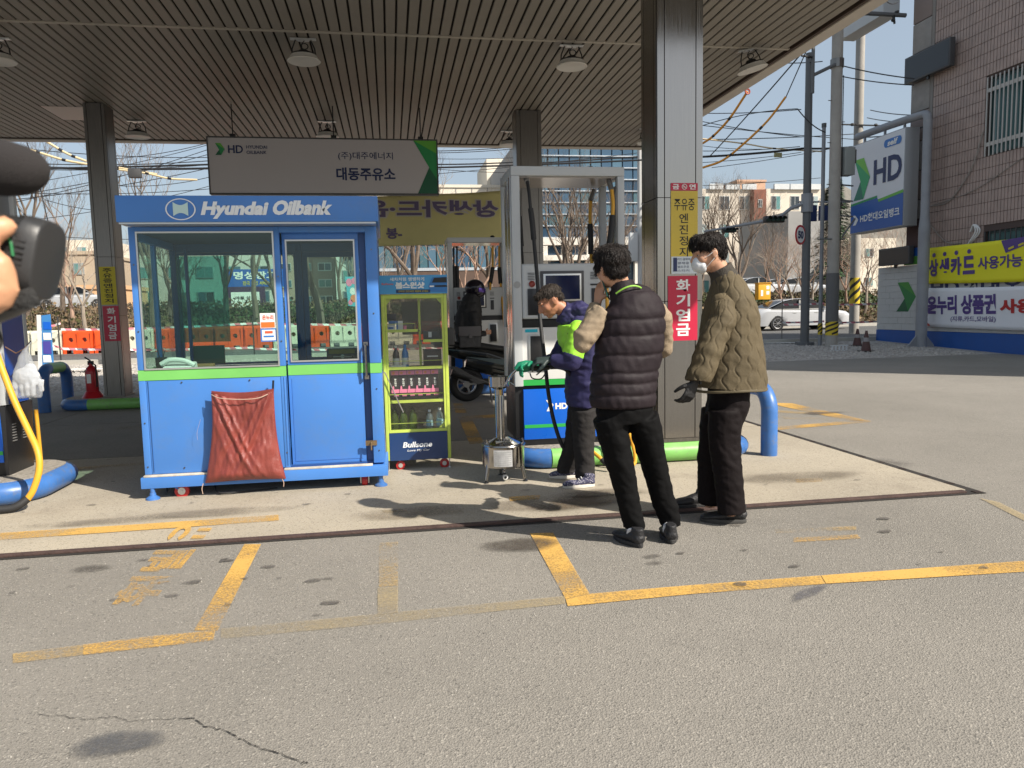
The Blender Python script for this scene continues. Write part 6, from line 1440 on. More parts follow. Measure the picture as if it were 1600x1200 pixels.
# mid: shops behind the booth
t, x0, x1, zt = facade('shop_building', 205, 425, 366, 56, 12, 1.9, M('shop_wall', (.50, .48, .44), .8, var=.1, vscale=.5), 'pale shop building with a blue sign, seen through the booth window', 3, 5, GLB, (.55, .4), parapet=True)
f = FR(55.8); a = AY(352, 449, 55.8); b = AY(448, 420, 55.8)
sg = empty('shop_sign', (a.x, 55.8, a.z), 'blue shop sign with white lettering seen through the booth window', 'sign')
m = MB(); m.box(a.x, b.x, 55.82, 55.95, a.z, b.z); m.build('panel', M('shop_sign_blue', (.01, .09, .38), .4), sg); lettering('명성광고', f, a.x+.6, a.z+.55, b.x-.7, b.z-.15, WINK, sg, .03); lettering('전국 체인 서비스', f, a.x+1.2, a.z+.12, b.x-1.2, a.z+.42, SYEL, sg, .02)
a = AY(354, 484, 48.2); b = AY(413, 450, 48.2)
sg = empty('shop_board', (a.x, 48.2, a.z), 'purple framed white shop front board below the blue sign', 'sign')
m = MB(); m.box(a.x, b.x, 48.22, 48.5, a.z, b.z+.1); m.build('frame', M('dark_purple', (.05, .02, .07), .5), sg); a2 = AY(362, 481, 48.2); b2 = AY(405, 456, 48.2); m = MB(); m.box(a2.x, b2.x, 48.20, 48.219, a2.z, b2.z); m.build('face', WINK, sg)
lettering('예울 상조', FR(48.19), a2.x+.25, a2.z+.5, b2.x-.25, b2.z-.25, INK, sg, .02)
facade('brown_office', 425, 520, 352, 60, 12, 1.9, M('brown_stone', (.28, .22, .18), .8), 'brown stone office block seen through the booth door window', 5, 3, GLB, (.6, .4))
facade('pale_office', 521, 596, 350, 58, 12, 1.9, M('pale_office_wall', (.52, .54, .50), .8), 'pale office block at the right of the booth door window', 4, 2, GLB, (.35, .5))
# glass office
BG_ = [M('curtain_blue', (.05, .10, .16), .12), M('curtain_light', (.08, .15, .21), .15), M('curtain_dark', (.03, .06, .10), .12), M('curtain_teal', (.06, .13, .16), .15)]
t = empty('glass_office_building', (10, 60, 2), 'blue glass office building with white lower floors behind the main dispenser', 'office building')
YG = 60
def gx(px, py=300): return AY(px, py, YG).x
def gz_(py, px=900): return AY(px, py, YG).z
zr = [gz_(p) for p in (506, 437, 383, 360, 333, 333)]
xa, xb = gx(806), gx(1022); WT = M('white_stone', (.66, .62, .56), .8, var=.05, vscale=.4)
m = MB(); m.box(xa, xb, YG+.4, YG+20, 2, gz_(335)); m.box(xa, xb, YG-.3, YG+.4, gz_(383), gz_(372)); m.box(xa, xb, YG-.5, YG+.4, gz_(407), gz_(399)); m.build('wall', WT, t)
for px in (806, 838, 876, 915, 955, 990, 1012):
    m = MB(); x = gx(px); m.box(x, x+.8, YG-.25, YG+.39, 2, gz_(384)); m.build('pillar', WT, t)
m = MB(); m.box(xa, xb, YG+.2, YG+.39, 2, gz_(384)); m.build('ground_floor_glass', BG_[2], t)
for k, (px0, px1) in enumerate(((842, 872), (880, 911), (919, 951), (959, 986))):
    m = MB(); m.box(gx(px0), gx(px1), YG+.1, YG+.19, gz_(430), gz_(409)); m.build('shop_window', BG_[3 if k % 2 else 0], t)
# curtain wall grid
z0g, z1g = gz_(371), gz_(225); nr, nc = 8, 13; cw = (xb-xa)/nc; rh = (z1g-z0g)/nr; random.seed(3)
m = MB(); m.box(xa, xb, YG+.41, YG+19.9, gz_(335), z1g); m.build('core', GC, t)
FRM = M('curtain_frame', (.50, .54, .58), .35, .3)
for r in range(nr):
    for c in range(nc):
        m = MB(); m.box(xa+c*cw+.05, xa+(c+1)*cw-.05, YG+.1, YG+.30, z0g+r*rh+.055, z0g+(r+1)*rh-.035); m.build('glass_panel', random.choice(BG_ if r in (1, 3, 4) else BG_[:3]) if r < 5 else BG_[random.choice([0, 0, 1])], t)
for r in range(nr+1): m = MB(); m.box(xa, xb, YG-.02, YG+.30, z0g+r*rh-.03, z0g+r*rh+.05); m.build('floor_band', FRM, t)
t, x0, x1, zt = facade('cream_hall', 560, 786, 293, 66, 14, 1.9, CR2, 'wide cream hall whose top edge shows above the yellow banner', 1, 1, [M('window_dark', (0, 0, 0))], (.02, .02), parapet=True)
for k in range(9): m = MB(); x = x0+(x1-x0)*k/9; m.box(x-.03, x+.03, 65.97, 66, zt-2.4, zt); m.build('joint', GC, t)
t2 = empty('blue_glazed_podium', (2, 57, 2), 'blue glazed storey and brown brick base behind the cabinet and far dispenser', 'building')
Y2 = 57; xa = AY(560, 400, Y2).x; xb = AY(800, 400, Y2).x; zA = AY(680, 418, Y2).z; zB = AY(680, 378, Y2).z
m = MB(); m.box(xa, xb, Y2+.3, Y2+6, 1.9, zB); m.build('wall', GC, t2)
m = MB(); m.box(xa, xb, Y2, Y2+.29, 1.9, zA-.25); m.build('brick_base', M('brown_brick_far', (.10, .065, .05), .85, var=.2, vscale=2), t2)
for k in range(18):
    m = MB(); c_ = (xb-xa)/18; m.box(xa+k*c_+.04, xa+(k+1)*c_-.04, Y2+.05, Y2+.25, zA, zB-.2); m.build('glass_panel', BG_[[0, 3, 1, 3, 2, 0][k % 6]], t2)
m = MB(); m.box(xa, xb, Y2-.05, Y2+.29, zA-.24, zA-.02); m.box(xa, xb, Y2-.05, Y2+.29, zB-.19, zB+.1); m.build('floor_band', FRM, t2)
facade('lift_tower', 760, 786, 248, 75, 8, 1.9, CR2, 'cream tower top just left of the main dispenser', 1, 1, [M('window_dark', (0, 0, 0))], (.02, .02), parapet=False)
# hill far away
m = MB(); random.seed(2); pr = []
for k in range(61):
    px = 1050+k*8; h = 296+5*sin(k*.35)+3*sin(k*1.1) - (9*math.exp(-((px-1235)/25)**2)); q = AY(px, h, 260); pr.append((q.x, 260, q.z))
m.poly([(pr[0][0], 260, 0)]+pr+[(pr[-1][0], 260, 0)]); vs = pr
m2 = MB(); n_ = len(pr); m2.add([(x, y, z) for x, y, z in pr]+[(x*1.02, y+60, 0) for x, y, z in pr]+[(x, y-30, 1) for x, y, z in pr], [(i, i+1, n_+i+1, n_+i) for i in range(n_-1)]+[(2*n_+i, 2*n_+i+1, i+1, i) for i in range(n_-1)])
tag(m2.build('wooded_hill', M('hill_haze', (.16, .15, .13), .9, var=.3, vscale=.3)), kind='structure')

# ================================================================ POLES
CONP = M('concrete_pole', (.36, .34, .31), .85, bump=.3, bscale=25, var=.15, vscale=1.5, dirt=((.2, .19, .17), 2, .4)); DST = M('dark_steel_pole', (.11, .115, .12), .5); HAZ = M('hazard_yellow', (.65, .48, .03), .5)
def pole(px, pytop, pybase, y, w, wt, mat, label, nm='utility_pole', zb=None, ztop=None):
    zb = gz(y) if zb is None else zb; b = AY(px, pybase, y); x = b.x
    t = empty(nm, (x, y, zb), label, 'pole'); zt = ztop or AY(px, pytop, y).z
    m = MB(); m.tube([(x, y, zb-.1), (x, y, zt)], [w, wt], 18); m.build('shaft', mat, t, smooth=True); return t, x, y, zt
def hazard(t, x, y, r, z0, z1):
    m = MB(); m.cyl((x, y, z0), (x, y, z1), r+.006, n=20); m.build('hazard_sleeve', HAZ, t, smooth=True); n = 4; m = MB(); rr = r+.011
    for s in range(3):
        zc = z0+(z1-z0)*(s+.1)/3; st = (z1-z0)/7; K = 18
        for k in range(K):
            a0 = 2*pi*k/K; a1 = 2*pi*(k+1)/K; f0 = (k/K*3) % 1; f1 = f0+3/K
            za, zb_ = zc+f0*(z1-z0)/3, zc+f1*(z1-z0)/3
            c = lambda z: max(z0, min(z1, z))
            m.quad((x+cos(a0)*rr, y+sin(a0)*rr, c(za)), (x+cos(a1)*rr, y+sin(a1)*rr, c(zb_)), (x+cos(a1)*rr, y+sin(a1)*rr, c(zb_+st)), (x+cos(a0)*rr, y+sin(a0)*rr, c(za+st)))
    m.build('hazard_stripe', INK, t)
t, x, y, zt = pole(1299, 20, 540, 20.7, .175, .15, CONP, 'big concrete utility pole with hazard stripes near its foot', ztop=11.5)
hazard(t, x, y, .175, .45, .86); BPX = x
m = MB(); m.cyl((x, y, .87), (x, y, 2.3), .185, n=18); m.build('grey_wrap', M('pole_wrap', (.12, .12, .12), .7, bump=.3, bscale=30), t, smooth=True)
for z in (9.62, 8.35): m = MB(); m.cyl((x, y, z-.12), (x, y, z+.12), .19, n=14); m.build('clamp_band', STEELD, t)
m = MB(); m.tube([(x-.1, y-.1, 9.55), (x-.85, y-.15, 9.15)], .05, 6); m.tube([(x-.1, y-.1, 8.3), (x-.85, y-.15, 7.95)], .05, 6); m.tube([(x-.85, y-.15, 9.3), (x-.85, y-.15, 7.45)], .055, 6); m.build('bracket_frame', DST, t)
m = MB(); m.tube([(x-.3, y-.05, 9.78), (x+2.05, y-.15, 9.72)], .065, 6); m.build('crossarm', DST, t)
for dx, dz in ((.42, .35), (.60, .1), (1.75, .12), (1.65, -.25)):
    m = MB(); m.tube([(x+dx-.12*(dx < .5), y-.15, 9.72), (x+dx+.05, y-.15, 9.72+dz)], [.045, .03], 7); m.ell((x+dx, y-.15, 9.72+dz*.6), .06, .06, .05, n=8, m=6); m.build('insulator', BLACK, t)
for z in (9.1, 8.45): m = MB(); m.tube([(x-.85, y-.15, z), (x-1.25, y-.2, z+.02)], .03, 6); m.ell((x-1.0, y-.18, z), .06, .05, .05, n=8, m=6); m.build('insulator', BLACK, t)
m = MB()
for k in range(9): m.tube([(x+.15*(1 if k % 2 else -1), y, 2.5+k*.6), (x+.27*(1 if k % 2 else -1), y-.02, 2.5+k*.6)], .012, 5)
m.build('climbing_bolts', STEELD, t)
m = MB(); m.box(x+.19, x+.52, y-.20, y+.15, 5.15, 5.95); m.build('transformer_box', M('box_grey_green', (.26, .28, .27), .6), t, bevel=.02)
m = MB(); m.box(x+.53, x+.62, y-.1, y+.1, 5.5, 5.9); m.build('meter_box', DGREY, t)
m = MB()
for k in range(3): z = 4.9-k*.45; m.tube([(x+.1, y, z), (x+.66, y+.1, z-.02)], .025, 5)
m.tube([(x+.2, y-.1, 3.35), (x+.62, y-.1, 3.9)], .025, 5); m.tube([(x-.6, y-.1, 3.3), (x+.3, y-.1, 3.3)], .022, 5); m.build('brace_bars', DST, t)
m = MB(); m.tube([(x+.16, y-.10, 2.4), (x+.15, y-.10, 8.0)], .014, 6); m.build('cable_riser', RUBBER, t)
t, x, y, zt = pole(1334, 30, 518, 27.5, .19, .16, CONP, 'farther concrete pole between the big pole and the station sign', ztop=13.2); hazard(t, x, y, .19, .75+.6, 1.5+.9)
for z in (7.5+.8, 7.0+.4): m = MB(); m.tube([(x-1.0, y-.2, z), (x+.9, y-.2, z-.02)], .03, 6); m.ell((x+.6, y-.2, z), .09, .06, .06, n=8, m=6); m.ell((x-.4, y-.2, z), .09, .06, .06, n=8, m=6); m.build('insulator_string', BLACK, t)
FARP = V((x, y, 7.5))
m = MB(); m.cyl((x, y, zt-.3), (x, y, zt+.02), .17, n=14); m.build('pole_cap', CR, t)
t, x, y, zt = pole(1257, 83, 543, 21.5, .135, .105, DST, 'dark steel traffic pole carrying the round speed sign', 'traffic_pole'); SPX = x
m = MB(); m.cyl((x, y, 4.2), (x, y, 4.75), .17, n=14); m.build('collar', POLE, t); m = MB(); m.cyl((x, y, gz(y)-.05), (x, y, gz(y)+.1), .28, n=14); m.build('foot_flange', DST, t)
pa = AY(1255, 335, 21.4); pb = AY(1100, 362, 23.0)
m = MB(); m.tube([(x, y, 4.5), (x-.5, y+.05, 4.32), pa.lerp(pb, .25), pb], [.06, .055, .05, .035], 8); m.build('signal_arm', POLE, t, smooth=True)
def signal(px, py, w_, hh, label, y):
    c = AY(px, py, y); q = empty('traffic_light', c, label, 'traffic light')
    m = MB(); m.box(c.x-w_/2, c.x+w_/2, y-.10, y+.10, c.z-hh/2, c.z+hh/2); m.build('housing', BLACK, q, bevel=.02)
    for k in range(4):
        cx_ = c.x-w_/2+w_*(k+.5)/4; m = MB(); m.cyl((cx_, y-.12, c.z), (cx_, y-.101, c.z), hh*.36, n=14); m.build('lens', M('signal_lens_dark', (.02, .05, .045), .2), q)
        m = MB(); m.tube([V((cx_, y-.11, c.z))+V((cos(a)*hh*.42, 0, sin(a)*hh*.42)) for a in [pi*j/8 for j in range(9)]], .012, 4); m.tube([V((cx_, y-.24, c.z))+V((cos(a)*hh*.40, 0, sin(a)*hh*.40)) for a in [pi*j/8 for j in range(9)]], .010, 4)
        for j in range(8):
            a0, a1 = pi*j/8, pi*(j+1)/8; r = hh*.41; m.quad((cx_+cos(a0)*r, y-.11, c.z+sin(a0)*r), (cx_+cos(a1)*r, y-.11, c.z+sin(a1)*r), (cx_+cos(a1)*r, y-.25, c.z+sin(a1)*r), (cx_+cos(a0)*r, y-.25, c.z+sin(a0)*r))
        m.build('visor', BLACK, q)
    m = MB(); m.tube([c+V((0, 0, hh/2)), c+V((0, 0, hh/2+.12))], .02, 6); m.build('hanger', STEELD, q)
signal(1209, 343, .62, .20, 'horizontal traffic light hanging from the arm by the steel pole', 21.6); signal(1139, 360, .42, .14, 'smaller traffic light near the end of the arm', 22.6)
c = AY(1250, 367, 21.3); q = empty('speed_limit_sign', c, 'round red rimmed speed limit sign on the steel pole', 'road sign')
m = MB(); m.lathe(c, [(.30, 0), (.30, .02)], 30, axis=V((0, -1, 0))); m.build('rim', M('sign_rim_red', (.5, .02, .03), .4), q)
m = MB(); m.lathe(c+V((0, -.022, 0)), [(.235, 0), (.235, .004)], 30, axis=V((0, -1, 0))); m.build('face', WINK, q); lettering('50', FR(21.3-.032), c.x-.17, c.z-.12, c.x+.16, c.z+.12, NINK, q, .05)
q.rotation_euler.z = .55
c = AY(1279, 333, 23.5); q = empty('lane_sign', c, 'small dark blue sign between the poles', 'road sign'); m = MB(); m.box(c.x-.45, c.x-.05, 23.5, 23.56, c.z-.27, c.z+.27); m.build('plate', NINK, q, bevel=.02); m = MB(); m.box(c.x+.02, c.x+.45, 23.5, 23.56, c.z-.25, c.z+.25); m.build('plate', NINK, q, bevel=.02)
m = MB(); m.tube([(c.x-.7, 23.58, c.z+.38), (c.x+1.2, 23.58, c.z+.38)], .03, 6); m.build('support_bar', POLE, q)
t, x, y, zt = pole(1281, 199, 540, 21.2, .06, .055, POLE, 'thin grey pipe pole just left of the big concrete pole', 'pipe_pole'); hazard(t, x, y, .062, .45, .80)
m = MB(); m.cyl((x, y, zt), (x, y, zt+.12), .07, n=10); m.build('pole_cap', DST, t)
t, x, y, zt = pole(191, 215, 560, 21.8, .10, .09, M('pole_cream', (.60, .54, .42), .8), 'slim cream pole right behind the far left column'); LPX = x
m = MB(); m.cyl((x-.1, y-.1, 5.35), (x-.1, y-.18, 5.35), .10, n=12); m.build('ring_bracket', BLACK, t)
t, x, y, zt = pole(1001, 228, 540, 24.5, .095, .085, M('pole_pale_grey', (.48, .48, .47), .7), 'pale slim pole between the main dispenser and the thick column')
m = MB(); m.box(x-.42, x-.15, 24.3, 24.5, 2.95, 3.9); m.build('control_box', OFFW, t, bevel=.01); m = MB(); m.tube([(x-.9, 24.4, 6.75), (x, 24.4, 6.85)], .03, 5); m.tube([(x-.7, 24.4, 6.6), (x+.3, 24.4, 6.9)], .02, 5); m.ell((x-.5, 24.4, 6.78), .12, .08, .06, n=8, m=6); m.build('insulators', BLACK, t)
t = empty('roadside_pole', (AY(557, 480, 35).x, 35.0, .3), 'grey pole with a small colourful hanging banner seen through the booth door', 'pole')
x = AY(557, 480, 35).x; m = MB(); m.cyl((x, 35.6, .2), (x, 35.6, 7.5), .09, n=10); m.build('shaft', POLE, t)
a = AY(541, 478, 35.4); b = AY(559, 432, 35.4); m = MB()
m.hexa([(a.x+.1, 35.4, a.z), (b.x-.02, 35.4, a.z-.05), (b.x-.02, 35.44, a.z-.05), (a.x+.1, 35.44, a.z), (a.x, 35.4, b.z), (b.x+.02, 35.4, b.z), (b.x+.02, 35.44, b.z), (a.x, 35.44, b.z)]); m.build('small_banner', M('banner_cyan', (.10, .42, .52), .7), t)
for (u, v, r, mt) in ((.3, .8, .14, PINK), (.7, .85, .12, PINK), (.55, .5, .13, WINK), (.6, .25, .14, M('orange_dot', (0, 0, 0))), (.35, .12, .1, PINK)):
    m = MB(); cx_ = a.x+(b.x-a.x)*u; cz_ = a.z+(b.z-a.z)*v; m.poly([(cx_+cos(i*pi/6)*r, 35.395, cz_+sin(i*pi/6)*r*1.3) for i in range(12)]); m.build('print', mt, t)
# blue and white banner stand on the left
a = G(68, 582, .12); t = empty('banner_stand', (a.x, a.y, .05), 'leaning blue and white banner stand on the gravel at the left', 'banner stand')
y = a.y; u = lambda px, py, d=0: AY(px, py, y+d)
m = MB(); m.hexa([u(57, 492), u(64, 492), u(64, 492, .3), u(57, 492, .3), u(60, 583), u(66, 583), u(66, 583, .3), u(60, 583, .3)]); m.build('side_panel', WHITE, t)
m = MB(); m.hexa([u(64.5, 493, -.01), u(79, 491, -.01), u(79, 491, .3), u(64.5, 493, .3), u(66.5, 582, -.01), u(85, 580, -.01), u(85, 580, .3), u(66.5, 582, .3)]); m.build('front_panel', M('stand_blue', (.05, .22, .52), .5), t)
for py0, py1, mt in ((503, 515, BRIGHTB), (520, 531, WINK), (533, 553, M('stand_violet', (.07, .06, .32), .5)), (555, 566, WINK)):
    m = MB(); m.quad(u(67, py0, -.02), u(79, py0, -.02), u(81, py1, -.02), u(68, py1, -.02)); m.build('print_band', mt, t)
# small cone seen through the booth door
c = AY(472, 556, 22.9); t = empty('traffic_cone', (c.x, 22.9, gz(22.9)), 'small orange and white cone seen through the booth door window', 'traffic cone')
m = MB(); m.lathe((c.x, 22.9, gz(22.9)), [(.2, 0), (.2, .04), (.14, .04), (.1, .25)], 12); m.lathe((c.x, 22.9, gz(22.9)), [(.075, .42), (.03, .68)], 12); m.build('cone_body', BR, t); m = MB(); m.lathe((c.x, 22.9, gz(22.9)), [(.1, .25), (.075, .42)], 12); m.build('cone_sleeve', WHITE, t)

# ================================================================ OVERHEAD CABLES
WIRE = M('cable_black', (.015, .015, .017), .6); SLV = M('cover_cream', (.62, .50, .30), .6); SLO = M('cover_orange', (.70, .30, .03), .6)
def cable(pa, pb, ya, yb, r, label, group=None, sg_=.0, mat=WIRE, name='overhead_cable'):
    m = MB(); m.tube(sag(AY(*pa, ya), AY(*pb, yb), sg_, 12), r, 5, cap=False); return tag(m.build(name, mat), label, 'cable', group)
gA = 'thin black overhead wires left of the hanging board'; lA = 'thin black wire crossing the sky over the road on the left'
for pa, pb, r in (((-20, 226), (330, 246), .010), ((-20, 252), (330, 251), .012), ((-20, 262), (330, 257), .011), ((-20, 316), (330, 262), .010), ((-20, 325), (330, 232), .009), ((-20, 312), (330, 240), .009), ((-20, 296), (330, 225), .008),
        ((-20, 299), (330, 295), .009), ((70, 368), (330, 368), .008), ((40, 345), (330, 290), .008), ((180, 290), (330, 276), .009), ((140, 250), (330, 222), .009), ((70, 312), (200, 330), .008)):
    cable(pa, pb, 25, 27, r*1.3, lA, gA, .12)
cable((-20, 258), (330, 263), 23.5, 23.5, .034, 'thick bundled black cable across the sky left of the hanging board', None, .06); cable((-20, 264), (330, 257), 23.4, 23.6, .028, 'second thick bundled cable crossing the first on the left', None, .02)
cable((42, 222), (77, 355), 20, 20, .012, 'single wire dropping steeply above the video camera', None, -.15)
gB = 'thin black overhead wires between the board and the dispenser'; lB = 'thin black wire in the strip of sky between the hanging board and the dispenser'
for pa, pb, r in (((680, 236), (810, 229), .012), ((680, 239), (810, 232), .010), ((680, 272), (1005, 238), .009), ((680, 264), (812, 270), .008), ((680, 248), (812, 246), .008)):
    cable(pa, pb, 26, 26, r*1.2, lB, gB, .03)
cable((680, 257), (812, 253), 24.5, 24.5, .022, 'thick black cable right of the hanging board', None, .02); cable((812, 256), (1005, 244), 24.5, 24.5, .022, 'upper thick cable before the glass building', None, .02); cable((680, 262), (1005, 250), 24.3, 24.3, .03, 'thickest cable before the glass building', None, .02)
gC = 'thin black overhead wires right of the thick column'; lC = 'thin black wire in the sky right of the thick column'
for pa, pb, ya, yb, r in (((1098, 177), (1252, 171), 24, 22, .011), ((1098, 190), (1252, 214), 25, 24, .011), ((1098, 196), (1340, 218), 25, 26, .011), ((1098, 218), (1340, 209), 24, 26, .012), ((1098, 236), (1250, 229), 24, 23, .010),
        ((1098, 254), (1252, 238), 26, 25, .009), ((1112, 262), (1295, 233), 26, 25, .009), ((1098, 290), (1282, 278), 30, 30, .010), ((1195, 97), (1285, 96), 23, 21, .012), ((1313, 102), (1428, 123), 21, 19, .014), ((1313, 119), (1428, 133), 21, 19, .013),
        ((1360, 172), (1428, 180), 27, 22, .013), ((1355, 184), (1420, 191), 27, 22, .012), ((1110, 243), (1250, 86), 24, 17, .014), ((1098, 228), (1190, 233), 26, 26, .008), ((1110, 345-60), (1180, 287), 40, 40, .01), ((1385, 2), (1402, 4), 14, 15, .008)):
    cable(pa, pb, ya, yb, r*1.25, lC, gC, .04)
cable((1098, 245), (1255, 232), 23, 22, .036, 'thick black cable bundle from the column to the steel pole', None, .03); cable((1255, 232), (1340, 229), 22, 24, .034, 'thick black cable bundle between steel pole and far concrete pole', None, .03)
cable((1246, 170), (1290, 207), 21.5, 21, .018, 'curved cable hanging between steel pole and concrete pole', None, .1); cable((1098, 196), (1246, 170), 24, 21.6, .014, 'arched cable rising to the steel pole', None, -.10)
cable((1340, 214), (1452, 195), 26, 19.9, .022, 'cable running along the arm of the station sign', None, .12)
cable((1295, 0), (1228, 152), 17, 22, .016, 'steep wire above the long orange cable cover', None, .0)
def sleeve(pts, y0, y1, r, label, mat):
    t = empty('cable_cover', AY(*pts[0], y0), label, 'cable cover'); n = len(pts); P = bez([AY(*p, y0+(y1-y0)*i/(n-1)) for i, p in enumerate(pts)], 6)
    k = max(1, len(P)//3)
    for i in range(0, len(P)-1, k):
        m = MB(); m.tube(P[i:i+k+1], r, 8); m.build('cover_tube', mat, t, smooth=True)
        if i: m = MB(); d = (P[i+1]-P[i]).normalized(); m.cyl(P[i]-d*.05, P[i]+d*.05, r*1.2, n=8); m.build('joint_clip', BLACK, t)
sleeve([(1168, 143), (1140, 185), (1115, 212), (1098, 224)], 21, 23, .035, 'short orange cable cover hanging below the canopy edge', SLO)
sleeve([(1228, 151), (1200, 188), (1165, 222), (1130, 250), (1098, 262)], 21.5, 23, .035, 'long orange cable cover sweeping down from the right', SLO)
m = MB(); c = AY(1168, 143, 21); m.tube(arc(c, (1, 0, 0), (0, 0, 1), .07, 0, 360, 10), .025, 5); tag(m.build('cable_coil', M('coil_red', (.40, .08, .05), .6)), 'small red coil at the top of the short orange cover', 'coil')
sleeve([(1098, 217), (1160, 224), (1210, 232), (1290, 237)], 23, 22, .022, 'pale cable cover running level to the big pole', SLV)
sleeve([(22, 227), (60, 238), (100, 250), (138, 257)], 23, 23, .032, 'lower cream cable cover over the video camera', SLV); sleeve([(74, 222), (105, 240), (135, 252)], 22.5, 22.5, .032, 'upper cream cable cover just left of the column', SLV)
sleeve([(186, 265), (230, 271), (265, 279), (308, 281)], 23, 23, .028, 'cream cable cover right of the left column, below', SLV); sleeve([(186, 262), (215, 267), (245, 272)], 23.4, 23.4, .025, 'short cream cable cover beside the black splice box', SLV)
c = AY(211, 271, 22.7); t = tag(MB().box(c.x-.16, c.x+.16, 22.6, 22.8, c.z-.12, c.z+.12).build('splice_box', DGREY, bevel=.02), 'black cable splice box hanging from the wires right of the left column', 'splice box')
c = AY(1216, 242, 22.6); tag(MB().box(c.x-.13, c.x+.13, 22.6, 22.63, c.z-.07, c.z+.07).build('warning_tag', M('tag_yellow', (.4, .38, .2), .5)), 'small yellowish tag hanging on the thick cable', 'tag')
# ================================================================ PEOPLE
SKIN = M('skin_tan', (.50, .27, .17), .5, var=.08, vscale=20, bump=.05, bscale=60); SKIN2 = M('skin_ruddy', (.42, .19, .11), .5, var=.1, vscale=20, bump=.08, bscale=60)
HAIR = M('hair_black', (.009, .0055, .0045), .5, spec=.3, bump=.6, bscale=180, stretch=(1, 1, .25)); HAIRG = M('hair_greying', (.032, .024, .019), .55, spec=.3, bump=.6, bscale=180, stretch=(1, 1, .25))
EYEW = M('eye_white', (.40, .36, .33), .3); EYEB = M('eye_dark', (.02, .012, .01), .2); BROW = M('eyebrow', (.03, .02, .016), .8)
def fr(fwd, up=V((0, 0, 1))):
    fwd = V(fwd).normalized(); s = fwd.cross(V(up)).normalized(); u = s.cross(fwd).normalized()
    return s, fwd, u   # right side, forward, up
def head(mb, c, fwd, up=V((0, 0, 1)), s=1.0):
    """c: centre of the skull between the ears"""
    c = V(c); S, Fw, U = fr(fwd, up); R = Matrix((S, Fw, U)).transposed()
    P = lambda x, y, z: c + S*(x*s) + Fw*(y*s) + U*(z*s)
    E = lambda x, y, z, a, b, d: mb.ell(P(x, y, z), a*s, b*s, d*s, R, 18, 12)
    E(0, -.008, .035, .077, .094, .080); E(0, .012, -.02, .068, .082, .085); E(0, .035, -.062, .050, .055, .045); E(0, .062, -.090, .026, .026, .022)
    for k in (-1, 1):
        E(k*.034, .055, -.025, .030, .034, .034); E(k*.026, .082, .022, .028, .014, .010)
        mb.ell(P(k*.078, -.006, -.012), .009*s, .020*s, .032*s, R, 10, 8)
        mb.ell(P(k*.084, -.016, -.004), .006*s, .012*s, .024*s, R, 10, 8)
        E(k*.013, .100, -.034, .010, .010, .008)
    mb.tube([P(0, .088, .020), P(0, .103, -.008), P(0, .118, -.030)], [.009*s, .011*s, .012*s], 8); mb.ell(P(0, .112, -.033), .013*s, .011*s, .010*s, R, 10, 8)
    mb.ell(P(0, .090, -.058), .024*s, .012*s, .006*s, R, 10, 6); mb.ell(P(0, .088, -.068), .021*s, .012*s, .007*s, R, 10, 6)
    return P, R
def face_bits(P, R, t, s=1.0, brow=BROW):
    m = MB()
    for k in (-1, 1): m.ell(P(k*.031, .078, .003), .010*s, .0075*s, .0045*s, R, 10, 8)
    m.build('eye', EYEW, t, smooth=True); m = MB()
    for k in (-1, 1): m.ell(P(k*.031, .0835, .003), .0055*s, .0038*s, .005*s, R, 8, 6)
    m.build('iris', EYEB, t, smooth=True); m = MB()
    for k in (-1, 1): m.tube([P(k*.014, .094, .026), P(k*.032, .093, .031), P(k*.050, .080, .027)], [.003, .0045, .002], 6)
    m.build('eyebrow', brow, t)
def hand(mb, wr, dirv, palm, size=1.0, curl=(.5, .6, .5), left=True, spread=.06):
    """wr wrist, dirv towards the fingers, palm: direction the palm faces"""
    D = V(dirv).normalized(); N_ = (V(palm) - D*V(palm).dot(D)).normalized(); S = D.cross(N_)*(1 if left else -1)   # S towards the thumb
    s = size; wr = V(wr)
    mb.tube([wr-D*.03*s, wr+D*.01*s, wr+D*.05*s, wr+D*.088*s], [(.026*s, .020*s), (.030*s, .018*s), (.040*s, .016*s), (.041*s, .013*s)], 12, side=S)
    for i, (off, L) in enumerate(((.031, .078), (.011, .088), (-.010, .082), (-.029, .064))):
        b = wr+D*.080*s+S*off*s; d = (D+S*spread*(1.5-i)).normalized(); P = [b-d*.02*s, b]; q = b; a = 0
        for k, f_ in enumerate((.45, .32, .25)):
            a += curl[k]*(.9+.08*i); v = d*cos(a)+N_*sin(a); q = q+v*L*f_*s; P.append(q.copy())
        mb.tube(P, [.0085*s, .0092*s, .0085*s, .0078*s, .0062*s], 8); mb.ell(q, .0066*s, .0066*s, .0066*s, n=8, m=6)
    b = wr+D*.022*s+S*.024*s; p1 = b+(D*.55+S*.75+N_*.35).normalized()*.036*s; p2 = p1+(D*.75+S*.3+N_*.6).normalized()*.032*s; p3 = p2+(D*.8+N_*.75).normalized()*.026*s
    mb.tube([b-D*.01*s, b, p1, p2, p3], [.012*s, .014*s, .0118*s, .0105*s, .008*s], 8); mb.ell(p3, .008*s, .008*s, .008*s, n=8, m=6)
